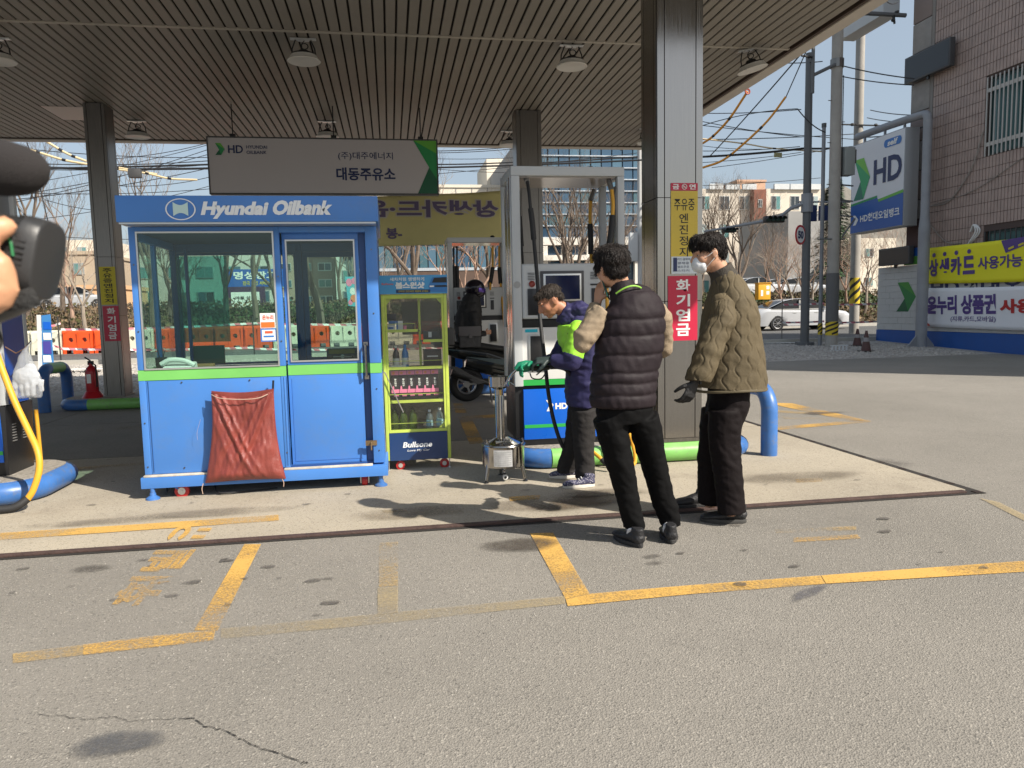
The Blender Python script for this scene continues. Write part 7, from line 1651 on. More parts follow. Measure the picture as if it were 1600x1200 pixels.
def shoe(t, heel, toe, mat, sole, w=.052, h=.085, nm='shoe', gz0=.0, lace=None):
    heel = V(heel); toe = V(toe); heel.z = toe.z = gz0; d = (toe-heel).normalized(); s = V((-d.y, d.x, 0)); L = (toe-heel).length
    def ring(u, wv, zb, zt): c = heel+d*(L*u)+V((0, 0, (zb+zt)/2)); return c, (wv, (zt-zb)/2)
    prof = [(.0, w*.45, .02, .065), (.06, w*.70, .015, h*.95), (.22, w*.78, .015, h*1.15), (.38, w*.84, .015, h*1.02), (.55, w*.96, .015, h*.80), (.75, w*1.02, .015, .062), (.92, w*.82, .015, .048), (.99, w*.45, .015, .036)]
    mb = MB(); cs = [ring(*p) for p in prof]; mb.tube([c for c, _ in cs], [r for _, r in cs], 14, side=s)
    mb.tube([heel+d*L*.17+V((0, 0, .04)), heel+d*L*.15+V((0, 0, h+.03))], [(w*.72, w*.9), (w*.62, w*.85)], 12, side=s)
    o = fuse(nm, mb, .0065, mat, t, 3)
    m = MB(); pts = []
    for k in range(24):
        a = 2*pi*k/24; u = .5+.5*cos(a); ww = w*(.80+.26*sin(pi*min(1, max(0, u)))**.7 if u > .35 else .86) ; y = sin(a)*ww*(1 if abs(cos(a)) < .98 else .6)
        pts.append(heel+d*(L*(-.01+1.02*u))+s*y)
    m.prism([p+V((0, 0, .002)) for p in pts], (0, 0, .026)); m.build('sole', sole, o, bevel=.005)
    if lace:
        m = MB()
        for k in range(4): u = .42+.08*k; z = h*1.0-.010*k*1.3; c = heel+d*L*u+V((0, 0, z)); m.tube([c-s*.025, c+V((0, 0, .008)), c+s*.025], .0035, 5)
        m.build('lace', lace, o)
    return o
def hairmass(t, shapes, mat, seed=0, amp=.012, tufts=260, cen=None, rad=.1, up=V((0, 0, 1)), clump=15):
    amp *= .45; tufts = int(tufts*2.4)
    mb = MB()
    for s in shapes: mb.ell(*s)
    def d(p, n): return amp*(noise.noise(p*clump+V((seed, 0, 0)))+.6*noise.noise(p*clump*2.3+V((seed, 5, 0))))
    o = fuse('hair', mb, .0065, mat, t, 2, d)
    me = o.data; R = random.Random(seed); m = MB(); n_ = len(me.vertices)
    for k in range(tufts):
        v = me.vertices[R.randrange(n_)]; p = v.co; n = v.normal; tg = (V((R.uniform(-1, 1), R.uniform(-1, 1), -.9)))
        tg = (tg-n*tg.dot(n)).normalized(); L = R.uniform(.022, .045)
        m.tube([p-n*.002, p+n*.0035+tg*L*.5, p+n*.001+tg*L], [.0020, .0016, .0004], 3, cap=False)
    m.build('hair_tufts', mat, o)
    return o
def J(px, py, y): return AY(px, py, y)

# ---- man in black quilted vest, seen from behind, phone at his left ear
Yv = 4.15
T = empty('person', G(1010, 850), 'man seen from behind in a black puffer vest over beige sleeves, phone at his ear', 'person')
VEST = M('vest_black', (.018, .0125, .0155), .65, bump=.14, bscale=34, var=.12, vscale=8, spec=.22); KNIT = M('beige_knit', (.30, .235, .165), .95, spec=.1, bump=.4, bscale=260, var=.08); TRB = M('black_trousers', (.0048, .0048, .0052), .8, bump=.1, bscale=60, var=.1, vscale=5, spec=.12)
SHB = M('shoe_black', (.016, .016, .018), .55, bump=.3, bscale=90); SOLB = M('sole_black', (.025, .024, .024), .7, bump=.4, bscale=80)
hd = J(957, 416, Yv+.02); nb = J(970, 447, Yv+.01); b = MB()
P, R = head(b, hd+V((0, 0, -.012)), V((-.42, 1, -.05)), s=1.0)
b.tube([nb+V((0, 0, -.05)), nb, hd+V((.01, -.02, -.04))], [(.065, .062), (.058, .055), (.056, .056)], 14)
sL, sR = J(938, 485, Yv), J(1032, 486, Yv+.03); eL, wL = J(911, 538, Yv-.02), J(930, 478, Yv+.10); eR, wR = J(1037, 545, Yv+.10), J(1015, 560, Yv+.34)
b.tube([J(980, 640, Yv), J(982, 560, Yv), J(985, 500, Yv), J(975, 462, Yv)], [(.14, .10), (.15, .10), (.17, .09), (.07, .06)], 14, side=V((1, 0, 0)))
for s_, e_, w_ in ((sL, eL, wL), (sR, eR, wR)): b.tube([s_, e_, w_], [.042, .036, .026], 10)
hw = J(934, 472, Yv+.10); hand(b, hw, J(941, 430, Yv+.12)-hw, V((.75, .45, 0)), .98, (.25, .35, .3), left=False, spread=.02); hand(b, wR, V((-.5, 1, -.1)), V((0, 0, -1)), .95, left=False)
hL, kL, aL = J(950, 650, Yv), J(973, 740, Yv+.0), J(990, 828, Yv+.04); hR, kR, aR = J(1003, 650, Yv), J(1026, 738, Yv+.05), J(1047, 823, Yv+.10)
fL, fR_ = G(990, 852), G(1046, 846)
for h_, k_, a_, f_ in ((hL, kL, aL, fL), (hR, kR, aR, fR_)): b.tube([h_, k_, a_, V((f_.x, f_.y, .05))], [.075, .05, .036, .034], 10)
fuse('body', b, .0065, SKIN, T, 3)
face_bits(P, R, T)
# vest
seams = [J(980, py, Yv).z for py in (498, 523, 553, 580, 596, 614)]
def qd(p, n):
    if n.z > .8 and p.z > 1.36: return 0
    zt = J(980, 470, Yv).z; zs_ = [zt+.06]+seams+[J(980, 640, Yv).z]; w_ = 0
    zz_ = p.z + .012*noise.noise(V((p.x*4, p.y*4, 2)))+.004*noise.noise(V((p.x*18, p.y*18, 4)))
    for a_, b_ in zip(zs_, zs_[1:]):
        if b_ <= zz_ <= a_: q_ = min(zz_-b_, a_-zz_); w_ = 1-math.exp(-(q_/.011)**1.4)+.25*sin(pi*(zz_-b_)/(a_-b_))
    return .0075*w_ - .003 + .005*noise.noise(V((p.x*8, p.y*8, p.z*14))) + .0035*noise.noise(V((p.x*30+p.z*9, p.y*22, p.z*14)))*w_
b = MB()
b.tube([J(973, 634, Yv), J(973, 622, Yv), J(974, 600, Yv), J(979, 570, Yv), J(984, 540, Yv), J(988, 512, Yv), J(989, 490, Yv), J(987, 476, Yv), J(983, 465, Yv), J(977, 455, Yv)],
       [(.188, .135), (.197, .145), (.196, .142), (.198, .138), (.199, .138), (.196, .135), (.192, .130), (.170, .115), (.135, .10), (.085, .075)], 20, side=V((1, .08, 0)))
b.tube([J(976, 462, Yv), J(973, 450, Yv), J(971, 441, Yv+.005)], [(.080, .074), (.074, .070), (.072, .070)], 16, side=V((1, 0, 0)))
fuse('vest', b, .0075, VEST, T, 3, qd)
m = MB(); q0 = J(972, 455, Yv-.09)
m.tube([q0+V((-.03+.015*k, -.004+(k-5)**2*.0010, .0+.003*k-.0010*(k-5)**2+.012)) for k in range(11)], [(.005, .003)]*11, 6, side=V((0, 0, 1))); m.build('collar_trim', M('neon_green', (.22, .45, .05), .6), T)
b = MB(); b.tube([sL+V((.02, 0, .0)), sL+V((-.01, 0, -.04)), eL+V((.004, 0, .03)), eL+V((.0, 0, .0))], [.062, .070, .066, .055], 14); b.ell(eL, .056, .056, .052); b.tube([eL, eL.lerp(wL, .5)+V((.01, 0, 0)), wL+V((0, 0, .01))], [.055, .050, .036], 12)
def wr_(p, n, s=1): return .006*s*noise.noise(V((p.x*14, p.y*14, p.z*30)))+.004*s*noise.noise(p*38)
fuse('sleeve', b, .008, KNIT, T, 4, wr_)
b = MB(); b.tube([sR+V((-.03, 0, .01)), sR+V((.005, 0, -.04)), eR+V((0, 0, .03)), eR], [.060, .066, .058, .052], 14); b.ell(eR, .053, .053, .05); b.tube([eR, wR], [.052, .038], 12); fuse('sleeve', b, .008, KNIT, T, 4, wr_)
def trd(folds):
    def d(p, n): return .009*noise.noise(V((p.x*9, p.y*9, p.z*5)))+.0045*(abs(noise.noise(V((p.x*14+p.z*9, p.y*10-p.z*7, p.z*12))))*2-.5)+.0022*noise.noise(V((p.x*20+p.z*20, p.y*20, p.z*34)))
    return d
b = MB(); b.tube([J(975, 618, Yv), J(975, 640, Yv), J(978, 660, Yv)], [(.165, .12), (.178, .125), (.15, .115)], 18, side=V((1, .05, 0)))
for h_, k_, a_ in ((hL, kL, aL), (hR, kR, aR)): b.tube([h_, h_.lerp(k_, .4), k_, k_.lerp(a_, .5), a_+V((0, 0, .035)), a_+V((0, 0, .012))], [(.098, .11), (.092, .10), (.076, .082), (.070, .076), (.064, .072), (.064, .074)], 16, side=V((1, 0, 0)))
fuse('trousers', b, .009, TRB, T, 4, trd(0))
SOCK = M('white_sock', (.75, .75, .78), .9, bump=.3, bscale=200)
for a_, f_, yy in ((aL, fL, 0), (aR, fR_, 0)): m = MB(); m.tube([V((f_.x, f_.y, .07)), a_+V((0, 0, .02))], [.041, .040], 14); m.build('sock', SOCK, T, smooth=True)
shoe(T, G(1003, 857), G(961, 838), SHB, SOLB, .052, .085); shoe(T, G(1050, 851), G(1040, 831), SHB, SOLB, .052, .085)
HC = hd
hs = [(hd+V((0, -.012, .038)), .096, .112, .088, None, 18, 12), (hd+V((-.018, .02, .055)), .090, .10, .072), (hd+V((.006, -.045, -.012)), .080, .066, .070), (hd+V((-.07, .045, .0)), .025, .04, .05)]
hairmass(T, hs, HAIR, 3, .013, 420)
ph = J(945, 447, Yv+.06); t = empty('mobile_phone', ph, 'dark green mobile phone held at the ear of the man in the black vest', 'phone')
m = MB(); d = (J(951, 466, Yv+.04)-J(939, 430, Yv+.10)).normalized(); u = V((.35, .9, 0)); u = (u-d*u.dot(d)).normalized(); n = d.cross(u)
c = J(945, 448, Yv+.045); pts = []
for sd in (-1, 1): pts += [c+d*a_*.075+u*b_*.036+n*sd*.0045 for a_, b_ in ((-1, -1), (1, -1), (1, 1), (-1, 1))]
m.hexa(pts); m.build('case', M('phone_green', (.008, .05, .035), .3), t, bevel=.004)
m = MB(); cc = c-n*.006-d*.052; m.ell(cc+u*.012, .007, .007, .007); m.ell(cc-u*.010, .007, .007, .007); m.build('camera_lens', BLACK, t)

# ---- man in olive quilted jacket with face mask, facing left
Yo = 4.50
T = empty('person', G(1125, 812), 'man in olive quilted jacket and white face mask, facing left with black glove', 'person')
OLV = M('olive_quilt', (.105, .083, .050), .75, bump=.15, bscale=45, var=.12, vscale=9, spec=.2); OLVC = M('dark_corduroy', (.045, .038, .030), .85, bump=.4, bscale=150)
fw = V((-1, .10, -.20)); hd = J(1108, 396, Yo); b = MB()
P, R = head(b, hd, fw, s=1.03)
b.tube([J(1133, 440, Yo), J(1125, 422, Yo), hd+V((.02, 0, -.03))], [(.070, .066), (.060, .058), (.058, .06)], 14)
b.tube([J(1140, 630, Yo), J(1145, 560, Yo), J(1138, 490, Yo), J(1128, 455, Yo)], [(.10, .14), (.11, .15), (.10, .17), (.06, .08)], 14, side=V((1, 0, 0)))
sN, eN, wN = J(1131, 480, Yo-.16), J(1108, 545, Yo-.19), J(1092, 592, Yo-.20)
sF, eF, wF = J(1135, 480, Yo+.17), J(1125, 540, Yo+.2), J(1100, 575, Yo+.15)
b.tube([sN, eN, wN], [.045, .038, .028], 10); b.tube([sF, eF, wF], [.045, .038, .028], 10); hand(b, wF, V((-1, 0, -.3)), V((0, -1, -.3)), 1, left=True)
hN, kN, aN = J(1130, 640, Yo-.08), J(1134, 715, Yo-.09), J(1142, 786, Yo-.10); hF, kF, aF = J(1120, 640, Yo+.09), J(1114, 708, Yo+.10), J(1110, 772, Yo+.12)
for h_, k_, a_ in ((hN, kN, aN), (hF, kF, aF)): b.tube([h_, k_, a_, V((a_.x, a_.y, .06))], [.08, .055, .04, .036], 10)
fuse('body', b, .0065, SKIN, T, 3); face_bits(P, R, T)
def onion(s_, p, per=.075, A_=.017, lam=.13, dep=.0052):
    k = math.floor(s_/per); d = 9
    for j in (k-1, k, k+1, k+2): d = min(d, abs(s_-(j*per+(A_ if j % 2 else -A_)*sin(2*pi*p.z/lam))))
    return -dep*math.exp(-(d/.0048)**2)+.009*noise.noise(V((p.x*6, p.y*6, p.z*6)))+.0035*noise.noise(V((p.x*18+p.z*9, p.y*16, p.z*22)))
def qj(p, n):
    return onion(math.atan2(p.y-Yo, p.x-2.14)*.21, p)
    ang = 0; per = .088
    c1 = ang + .016*sin(p.z*2*pi/.105); c2 = ang+per/2 - .016*sin(p.z*2*pi/.105)
    g = min(abs(((c1/per) % 1)-.5), abs(((c2/per) % 1)-.5)) if False else abs(((c1+(.032 if int(ang/per) % 2 else 0)*0)/per % 1)-.5)
    k = int(math.floor(ang/per)); sg = 1 if k % 2 else -1
    u = (ang/per) % 1; off = sg*.26*sin(p.z*2*pi/.115); e = min(abs(u-.0-off*.5 if u < .5 else u-1-(-sg)*.26*sin(p.z*2*pi/.115)*.5), 1)
    q = .0065*min(1, e/.16)**.6
    return q + .014*noise.noise(V((p.x*7, p.y*7, p.z*8)))+.007*noise.noise(V((p.x*16+p.z*9, p.y*14, p.z*24)))
b = MB()
b.tube([J(1138, 606, Yo), J(1139, 590, Yo), J(1140, 560, Yo), J(1141, 525, Yo), J(1141, 495, Yo), J(1139, 468, Yo), J(1136, 450, Yo), J(1132, 436, Yo), J(1128, 426, Yo)],
       [(.246, .215), (.240, .215), (.218, .215), (.192, .215), (.172, .21), (.142, .195), (.112, .15), (.088, .09), (.076, .078)], 22, side=V((1, 0, 0)))
fuse('jacket', b, .0052, OLV, T, 3, qj)
b = MB(); b.tube([sN+V((.01, .07, .05)), sN+V((0, .02, .01)), sN+V((-.008, 0, -.07)), eN, eN.lerp(wN, .6), wN+V((.0, 0, .012)), wN+V((-.004, 0, -.012))], [.055, .080, .086, .082, .080, .078, .076], 16)
fuse('jacket_sleeve', b, .0052, OLV, T, 3, lambda p, n: onion(math.atan2(p.y-Yo+.19, p.x-eN.x-(p.z-eN.z)*.3)*.085, p, .066)+.008*noise.noise(V((p.x*9+p.z*10, p.y*10, p.z*16))))
b = MB(); b.tube([J(1133, 438, Yo), J(1129, 428, Yo), J(1124, 418, Yo)], [(.092, .095), (.082, .084), (.078, .080)], 16, side=V((1, 0, 0))); fuse('collar', b, .008, OLVC, T, 2, lambda p, n: .003*noise.noise(p*30))
m = MB(); hem = [J(1139, 607, Yo)+V((cos(a_)*.240, sin(a_)*.212, .004*sin(3*a_))) for a_ in [2*pi*k/40 for k in range(41)]]; m.tube(hem, [(.009, .005)]*41, 6, side=V((0, 0, 1))); m.build('hem_binding', M('olive_binding', (.10, .08, .045), .7), T, smooth=True)
m = MB(); z0 = J(1094, 560, Yo-.23); m.box(z0.x-.006, z0.x+.006, Yo-.240, Yo-.228, .93, 1.07); m.build('vent_zip', INK, T)
BG2 = MB(); hand(BG2, wN+V((-.03, 0, -.02)), V((-.42, 0, -1)), V((-.35, .8, 0)), 1.10, (.45, .6, .5), left=False, spread=.03); fuse('glove', BG2, .006, M('glove_black', (.014, .014, .015), .6, bump=.3, bscale=90), T, 2, lambda p, n: .0015)
b = MB(); b.tube([J(1138, 600, Yo), J(1138, 630, Yo), J(1130, 655, Yo)], [(.125, .16), (.13, .165), (.12, .15)], 18, side=V((1, 0, 0)))
for h_, k_, a_ in ((hN, kN, aN), (hF, kF, aF)): b.tube([h_+V((.01, 0, 0)), h_.lerp(k_, .45), k_, k_.lerp(a_, .5), a_+V((0, 0, .03)), a_+V((.005, 0, -.062))], [(.112, .098), (.108, .095), (.096, .086), (.092, .084), (.090, .082), (.094, .084)], 16, side=V((1, 0, 0)))
TRD = M('dark_plum_trousers', (.008, .0055, .006), .75, bump=.12, bscale=50, var=.12, vscale=5, spec=.15)
fuse('trousers', b, .009, TRD, T, 4, trd(0))
g_ = G(1150, 815); shoe(T, G(1166, 817), G(1094, 814), SHB, M('sole_grey', (.05, .048, .045), .7), .054, .092); fz = .013
a_ = G(1118, 796, fz); shoe(T, V((aF.x+.07, a_.y+.10, fz)), V((aF.x-.20, a_.y+.12, fz)), SHB, SOLB, .052, .090, gz0=fz)
# mask, straps
mb = MB(); S_ = R.col[0].copy(); Fw = R.col[1].copy(); U = R.col[2].copy()
mb.ell(P(0, .080, -.052), .052, .044, .052, R, 18, 12); mb.ell(P(0, .062, -.058), .058, .04, .055, R, 18, 12)
mk = fuse('face_mask', mb, .006, M('mask_white', (.72, .74, .76), .7, bump=.1, bscale=60), T, 2)
m = MB()
for k in (-1, 1): m.tube([P(k*.052, .07, -.025), P(k*.075, .03, -.012), P(k*.086, -.012, .012)], .0018, 4); m.tube([P(k*.054, .055, -.082), P(k*.076, .02, -.05), P(k*.086, -.016, -.02)], .0018, 4)
m.build('ear_loop', WINK, mk)
hs = [(P(0, -.014, .050), .092, .102, .078, R, 18, 12), (P(0, .045, .085), .078, .062, .040, R), (P(0, .085, .062), .060, .022, .028, R), (P(0, -.062, .005), .074, .050, .066, R), (P(.0, -.03, .02), .086, .060, .060, R)]
hairmass(T, hs, HAIR, 8, .013, 460)

# ---- worker bending to the can, neon and navy jacket
Yw = 5.72
T = empty('person', G(895, 755, .013), 'worker in navy and neon green jacket bending forward to fill the measuring can', 'person')
NAVJ = M('navy_jacket', (.030, .028, .088), .6, bump=.15, bscale=30, var=.15, vscale=6, spec=.25); NEON = M('neon_jacket', (.33, .72, .05), .55, bump=.15, bscale=30, var=.06, vscale=6)
fw = V((-1, -.06, -.62)); hd = J(860, 470, Yw); b = MB(); up = V((-.36, 0, 1))
P, R = head(b, hd, fw, up, s=1.04)
b.tube([J(897, 497, Yw), J(884, 487, Yw), hd+V((.03, 0, -.02))], [(.065, .062), (.058, .056), (.056, .058)], 14)
b.tube([J(912, 640, Yw+.02), J(914, 570, Yw), J(908, 520, Yw), J(900, 500, Yw)], [(.11, .13), (.11, .14), (.10, .16), (.06, .07)], 14, side=V((1, 0, 0)))
sN, eN, wN = J(905, 522, Yw-.19), J(892, 566, Yw-.20), J(862, 562, Yw-.14); sF, eF, wF = J(893, 520, Yw+.17), J(868, 562, Yw+.16), J(836, 572, Yw+.0)
b.tube([sN, eN, wN], [.045, .038, .028], 10); b.tube([sF, eF, wF], [.045, .038, .028], 10)
hN, kN, aN = J(912, 640, Yw-.06), J(912, 695, Yw-.06), J(914, 742, Yw-.05); hF, kF, aF = J(906, 640, Yw+.12), J(898, 690, Yw+.14), J(886, 733, Yw+.20)
for h_, k_, a_ in ((hN, kN, aN), (hF, kF, aF)): b.tube([h_, k_, a_, V((a_.x, a_.y, .07))], [.08, .055, .04, .036], 10)
fuse('body', b, .0065, SKIN2, T, 3); face_bits(P, R, T, brow=M('brow_grey', (.06, .05, .04), .8))
def wj(p, n): return .012*noise.noise(V((p.x*9, p.y*9, p.z*10)))+.008*noise.noise(V((p.x*14+p.z*12, p.y*14, p.z*26)))
b = MB(); b.tube([J(911, 634, Yw+.02), J(912, 610, Yw+.02), J(914, 575, Yw+.01), J(914, 545, Yw), J(909, 520, Yw), J(901, 504, Yw), J(893, 496, Yw)], [(.135, .175), (.145, .185), (.148, .19), (.145, .20), (.135, .20), (.11, .16), (.09, .10)], 20, side=V((1, 0, 0)))
fuse('jacket', b, .008, NAVJ, T, 3, wj)
b = MB(); b.ell(J(904, 484, Yw-.0), .100, .13, .068); b.ell(J(916, 494, Yw), .085, .13, .075); b.tube([J(894, 498, Yw), J(884, 490, Yw), J(877, 486, Yw)], [(.095, .10), (.086, .09), (.078, .082)], 16, side=V((0, 1, 0)))
fuse('hood', b, .008, NAVJ, T, 3, lambda p, n: .014*noise.noise(V((p.x*16, p.y*12, p.z*20)))+.005*noise.noise(p*40))
b = MB(); b.tube([J(884, 508, Yw), J(886, 530, Yw), J(892, 548, Yw)], [(.05, .175), (.055, .195), (.05, .19)], 18, side=V((1, 0, 0)))
fuse('chest_panel', b, .009, NEON, T, 3, lambda p, n: .006+wj(p, n)*.7)
b = MB(); b.tube([sN+V((.0, .05, .045)), sN, sN.lerp(eN, .5), sN.lerp(eN, .80)], [.07, .088, .088, .080], 16); b.ell(sN+V((.01, .06, .025)), .09, .08, .085)
fuse('neon_sleeve', b, .0075, NEON, T, 3, lambda p, n: wj(p, n)*.8)
b = MB(); b.tube([sN.lerp(eN, .74), eN+V((0, 0, .01)), eN+V((-.02, 0, 0))], [.083, .083, .072], 16); b.ell(eN, .075, .072, .070); b.tube([eN, eN.lerp(wN, .6), wN], [.072, .060, .046], 14)
b.tube([sF, sF.lerp(eF, .5), eF], [.078, .072, .062], 14); b.ell(eF, .062, .06, .06); b.tube([eF, wF], [.06, .045], 14)
fuse('navy_sleeve', b, .0075, NAVJ, T, 3, lambda p, n: wj(p, n)*.7)
m = MB(); m.box(J(887, 520, Yw-.2).x, J(890, 520, Yw-.2).x, Yw-.197, Yw-.19, 1.10, 1.22); m.build('chest_zip', INK, T)
GG = M('glove_green', (.01, .20, .11), .4, bump=.3, bscale=60); b = MB()
hand(b, wN+V((-.02, 0, 0)), V((-1, .25, -.08)), V((0, .5, -1)), 1.12, (.55, .7, .5), left=True); fuse('glove', b, .006, M('glove_dark', (.03, .045, .045), .5), T, 2, lambda p, n: .002)
b = MB(); hand(b, wF+V((-.015, -.02, .0)), V((-1, -.35, -.08)), V((.1, -.8, -.6)), 1.15, (.5, .7, .5), left=True); fuse('glove', b, .006, GG, T, 2, lambda p, n: .003)
b = MB(); b.tube([J(911, 620, Yw+.02), J(911, 645, Yw+.02), J(908, 660, Yw+.03)], [(.115, .15), (.12, .155), (.11, .14)], 18, side=V((1, 0, 0)))
for h_, k_, a_ in ((hN, kN, aN), (hF, kF, aF)): b.tube([h_, h_.lerp(k_, .45), k_, k_.lerp(a_, .5), a_+V((0, 0, .02)), a_+V((0, 0, -.025))], [(.10, .095), (.095, .09), (.085, .082), (.082, .08), (.082, .08), (.084, .08)], 16, side=V((1, 0, 0)))
fuse('trousers', b, .009, M('charcoal_trousers', (.028, .026, .026), .8, spec=.15, bump=.15, bscale=60, var=.12, vscale=6), T, 4, trd(0))
PAT = M('patterned_canvas', (.10, .10, .16), .8); ptn = PAT.node_tree; vo = ptn.nodes.new('ShaderNodeTexVoronoi'); vo.inputs['Scale'].default_value = 95; tcp = ptn.nodes.new('ShaderNodeTexCoord'); rp_ = ptn.nodes.new('ShaderNodeMapRange'); rp_.inputs[1].default_value = .25; rp_.inputs[2].default_value = .4
mp_ = ptn.nodes.new('ShaderNodeMix'); mp_.data_type = 'RGBA'; mp_.inputs[6].default_value = (.42, .40, .45, 1); mp_.inputs[7].default_value = (.045, .045, .09, 1)
ptn.links.new(tcp.outputs['Object'], vo.inputs[0]); ptn.links.new(vo.outputs['Distance'], rp_.inputs[0]); ptn.links.new(rp_.outputs[0], mp_.inputs[0]); ptn.links.new(mp_.outputs[2], ptn.nodes['Principled BSDF'].inputs['Base Color'])
SOLW = M('sole_white', (.60, .56, .50), .7, var=.15, vscale=10)
shoe(T, G(929, 760, .013), G(879, 763, .013), PAT, SOLW, .050, .075, gz0=.013, lace=WINK); shoe(T, G(905, 746, .013), G(858, 747, .013), PAT, SOLW, .050, .075, gz0=.013, lace=WINK)
hs = [(P(0, -.016, .046), .088, .098, .074, R, 18, 12), (P(0, .05, .075), .070, .048, .030, R), (P(0, -.065, -.0), .070, .042, .055, R)]
hairmass(T, hs, HAIRG, 5, .008, 320, clump=34)
# nozzle in his hands
t = empty('fuel_nozzle', J(820, 573, Yw-.08), 'green covered fuel nozzle held over the measuring can', 'fuel nozzle'); y = Yw-.06
m = MB(); m.tube([J(858, 574, y), J(842, 576, y), J(828, 574, y)], [.020, .022, .026], 12); m.build('handle_body', BLACK, t, smooth=True)
m = MB(); m.tube([J(832, 571, y), J(822, 570, y), J(812, 572, y), J(806, 578, y)], [(.032, .026), (.036, .03), (.034, .028), (.02, .018)], 12); m.build('green_guard', GG, t, smooth=True)
m = MB(); m.tube([J(808, 576, y), J(801, 583, y), J(795, 592, y+.06), J(789, 602, y+.14)], [.014, .012, .011, .011], 10); m.build('spout', CHROME, t, smooth=True)
m = MB(); m.tube(bez([J(852, 584, y), J(845, 592, y), J(832, 591, y), J(828, 583, y)], 4), .005, 6); m.tube([J(848, 578, y), J(838, 586, y)], .005, 6); m.build('trigger_guard', BLACK, t)

# ---- helmeted rider and scooter
Yr = 12.25
T = empty('person', (1.25, Yr, .013), 'rider in black with backpack and helmet standing at the far dispenser', 'person')
RB = M('rider_black', (.014, .014, .015), .7, var=.15, bump=.2, bscale=30); hd = J(742, 452, Yr); b = MB(); P, R = head(b, hd+V((0, 0, -.02)), V((1, -.2, -.25)), s=1.0)
b.tube([J(735, 475, Yr), hd], [.06, .055], 10); b.tube([J(732, 560, Yr), J(731, 520, Yr), J(732, 485, Yr)], [(.12, .13), (.13, .15), (.10, .15)], 12, side=V((1, 0, 0)))
b.tube([J(738, 490, Yr-.18), J(744, 520, Yr-.2), J(758, 520, Yr-.05)], [.05, .04, .03], 10); hand(b, J(758, 520, Yr-.05), V((1, .3, .1)), V((0, 1, 0)), 1, left=True)
for dy in (-.09, .1): b.tube([J(732, 560, Yr+dy), J(730, 600, Yr+dy), V((J(728, 600, Yr).x, Yr+dy, .07))], [.08, .055, .04], 10)
fuse('body', b, .009, SKIN, T, 3)
b = MB(); b.tube([J(734, 548, Yr), J(733, 515, Yr), J(734, 485, Yr), J(737, 468, Yr), J(739, 460, Yr)], [(.19, .20), (.21, .22), (.20, .22), (.15, .16), (.11, .12)], 16, side=V((1, 0, 0))); b.tube([J(738, 488, Yr-.18), J(745, 522, Yr-.22), J(757, 521, Yr-.06)], [.075, .07, .05], 12); b.ell(J(745, 522, Yr-.22), .07, .07, .07)
fuse('jacket', b, .011, RB, T, 3, wj)
b = MB(); b.tube([J(722, 535, Yr), J(720, 505, Yr), J(726, 472, Yr)], [(.09, .18), (.12, .19), (.08, .15)], 14, side=V((1, 0, 0))); fuse('backpack', b, .011, M('backpack_dark', (.022, .022, .024), .8, bump=.3, bscale=50), T, 3, wj)
b = MB()
for dy in (-.09, .1): b.tube([J(733, 545, Yr+dy), J(731, 600, Yr+dy), V((J(729, 600, Yr).x, Yr+dy, .10))], [.11, .085, .075], 12)
fuse('trousers', b, .011, RB, T, 3, wj)
for dy in (-.09, .1): x = J(728, 600, Yr).x; shoe(T, V((x-.08, Yr+dy, .013)), V((x+.19, Yr+dy-.03, .013)), SHB, SOLB, gz0=.013)
m = MB(); m.ell(hd+V((0, 0, .02)), .165, .145, .145, None, 22, 14); m.ell(hd+V((.03, 0, -.05)), .145, .13, .10, None, 22, 14); hm = fuse('helmet', m, .009, M('helmet_black', (.012, .010, .016), .12), T, 2)
m = MB(); m.tube([hd+V((.172*cos(a_), .150*sin(a_), .0-.03*cos(a_))) for a_ in [-1.3+k*.26 for k in range(11)]], [(.035, .008)]*11, 8, side=V((0, 0, 1))); m.build('visor', M('visor_iridescent', (.10, .06, .30), .08, .6), hm, smooth=True)
t = empty('scooter', (1.9, 11.8, .013), 'large black scooter parked before the far dispenser, seen side on', 'scooter')
Ys = 11.75; SK = M('scooter_black', (.012, .014, .015), .18, coat=.5); SGm = M('scooter_teal_grey', (.06, .085, .09), .25)
w1 = V((1.36, Ys, .29)); w2 = V((2.72, Ys, .29))
for w_ in (w1, w2):
    m = MB(); m.tube([w_+V((cos(a_)*.205, 0, sin(a_)*.205)) for a_ in [2*pi*k/28 for k in range(29)]], [(.065, .065)]*29, 10, cap=False); wt = m.build('tyre', TYRE, t, smooth=True)
    m = MB(); m.tube([w_+V((cos(a_)*.15, 0, sin(a_)*.15)) for a_ in [2*pi*k/28 for k in range(29)]], [(.02, .04)]*29, 8, cap=False)
    for k in range(5): a_ = 2*pi*k/5; m.tube([w_, w_+V((cos(a_)*.14, 0, sin(a_)*.14))], .016, 6)
    m.cyl(w_+V((0, -.06, 0)), w_+V((0, .06, 0)), .05, n=12); m.build('rim', HUB, wt)
b = MB(); b.tube([V((1.02, Ys, .84)), V((1.25, Ys, .80)), V((1.65, Ys, .74)), V((2.0, Ys, .62)), V((2.2, Ys, .45))], [(.06, .08), (.12, .15), (.13, .17), (.13, .16), (.10, .14)], 14, side=V((0, 0, 1)))
b.tube([V((1.75, Ys, .36)), V((2.15, Ys, .30)), V((2.45, Ys, .36))], [(.10, .16), (.08, .18), (.10, .15)], 12, side=V((0, 0, 1))); b.tube([V((2.35, Ys, .35)), V((2.5, Ys, .7)), V((2.42, Ys, 1.0))], [(.12, .17), (.13, .20), (.08, .14)], 12, side=V((1, 0, 0)))
b.tube([V((1.35, Ys, .66)), V((1.75, Ys, .60)), V((2.15, Ys, .52)), V((2.5, Ys, .62))], [(.14, .15), (.19, .18), (.20, .18), (.14, .16)], 14, side=V((0, 0, 1)))
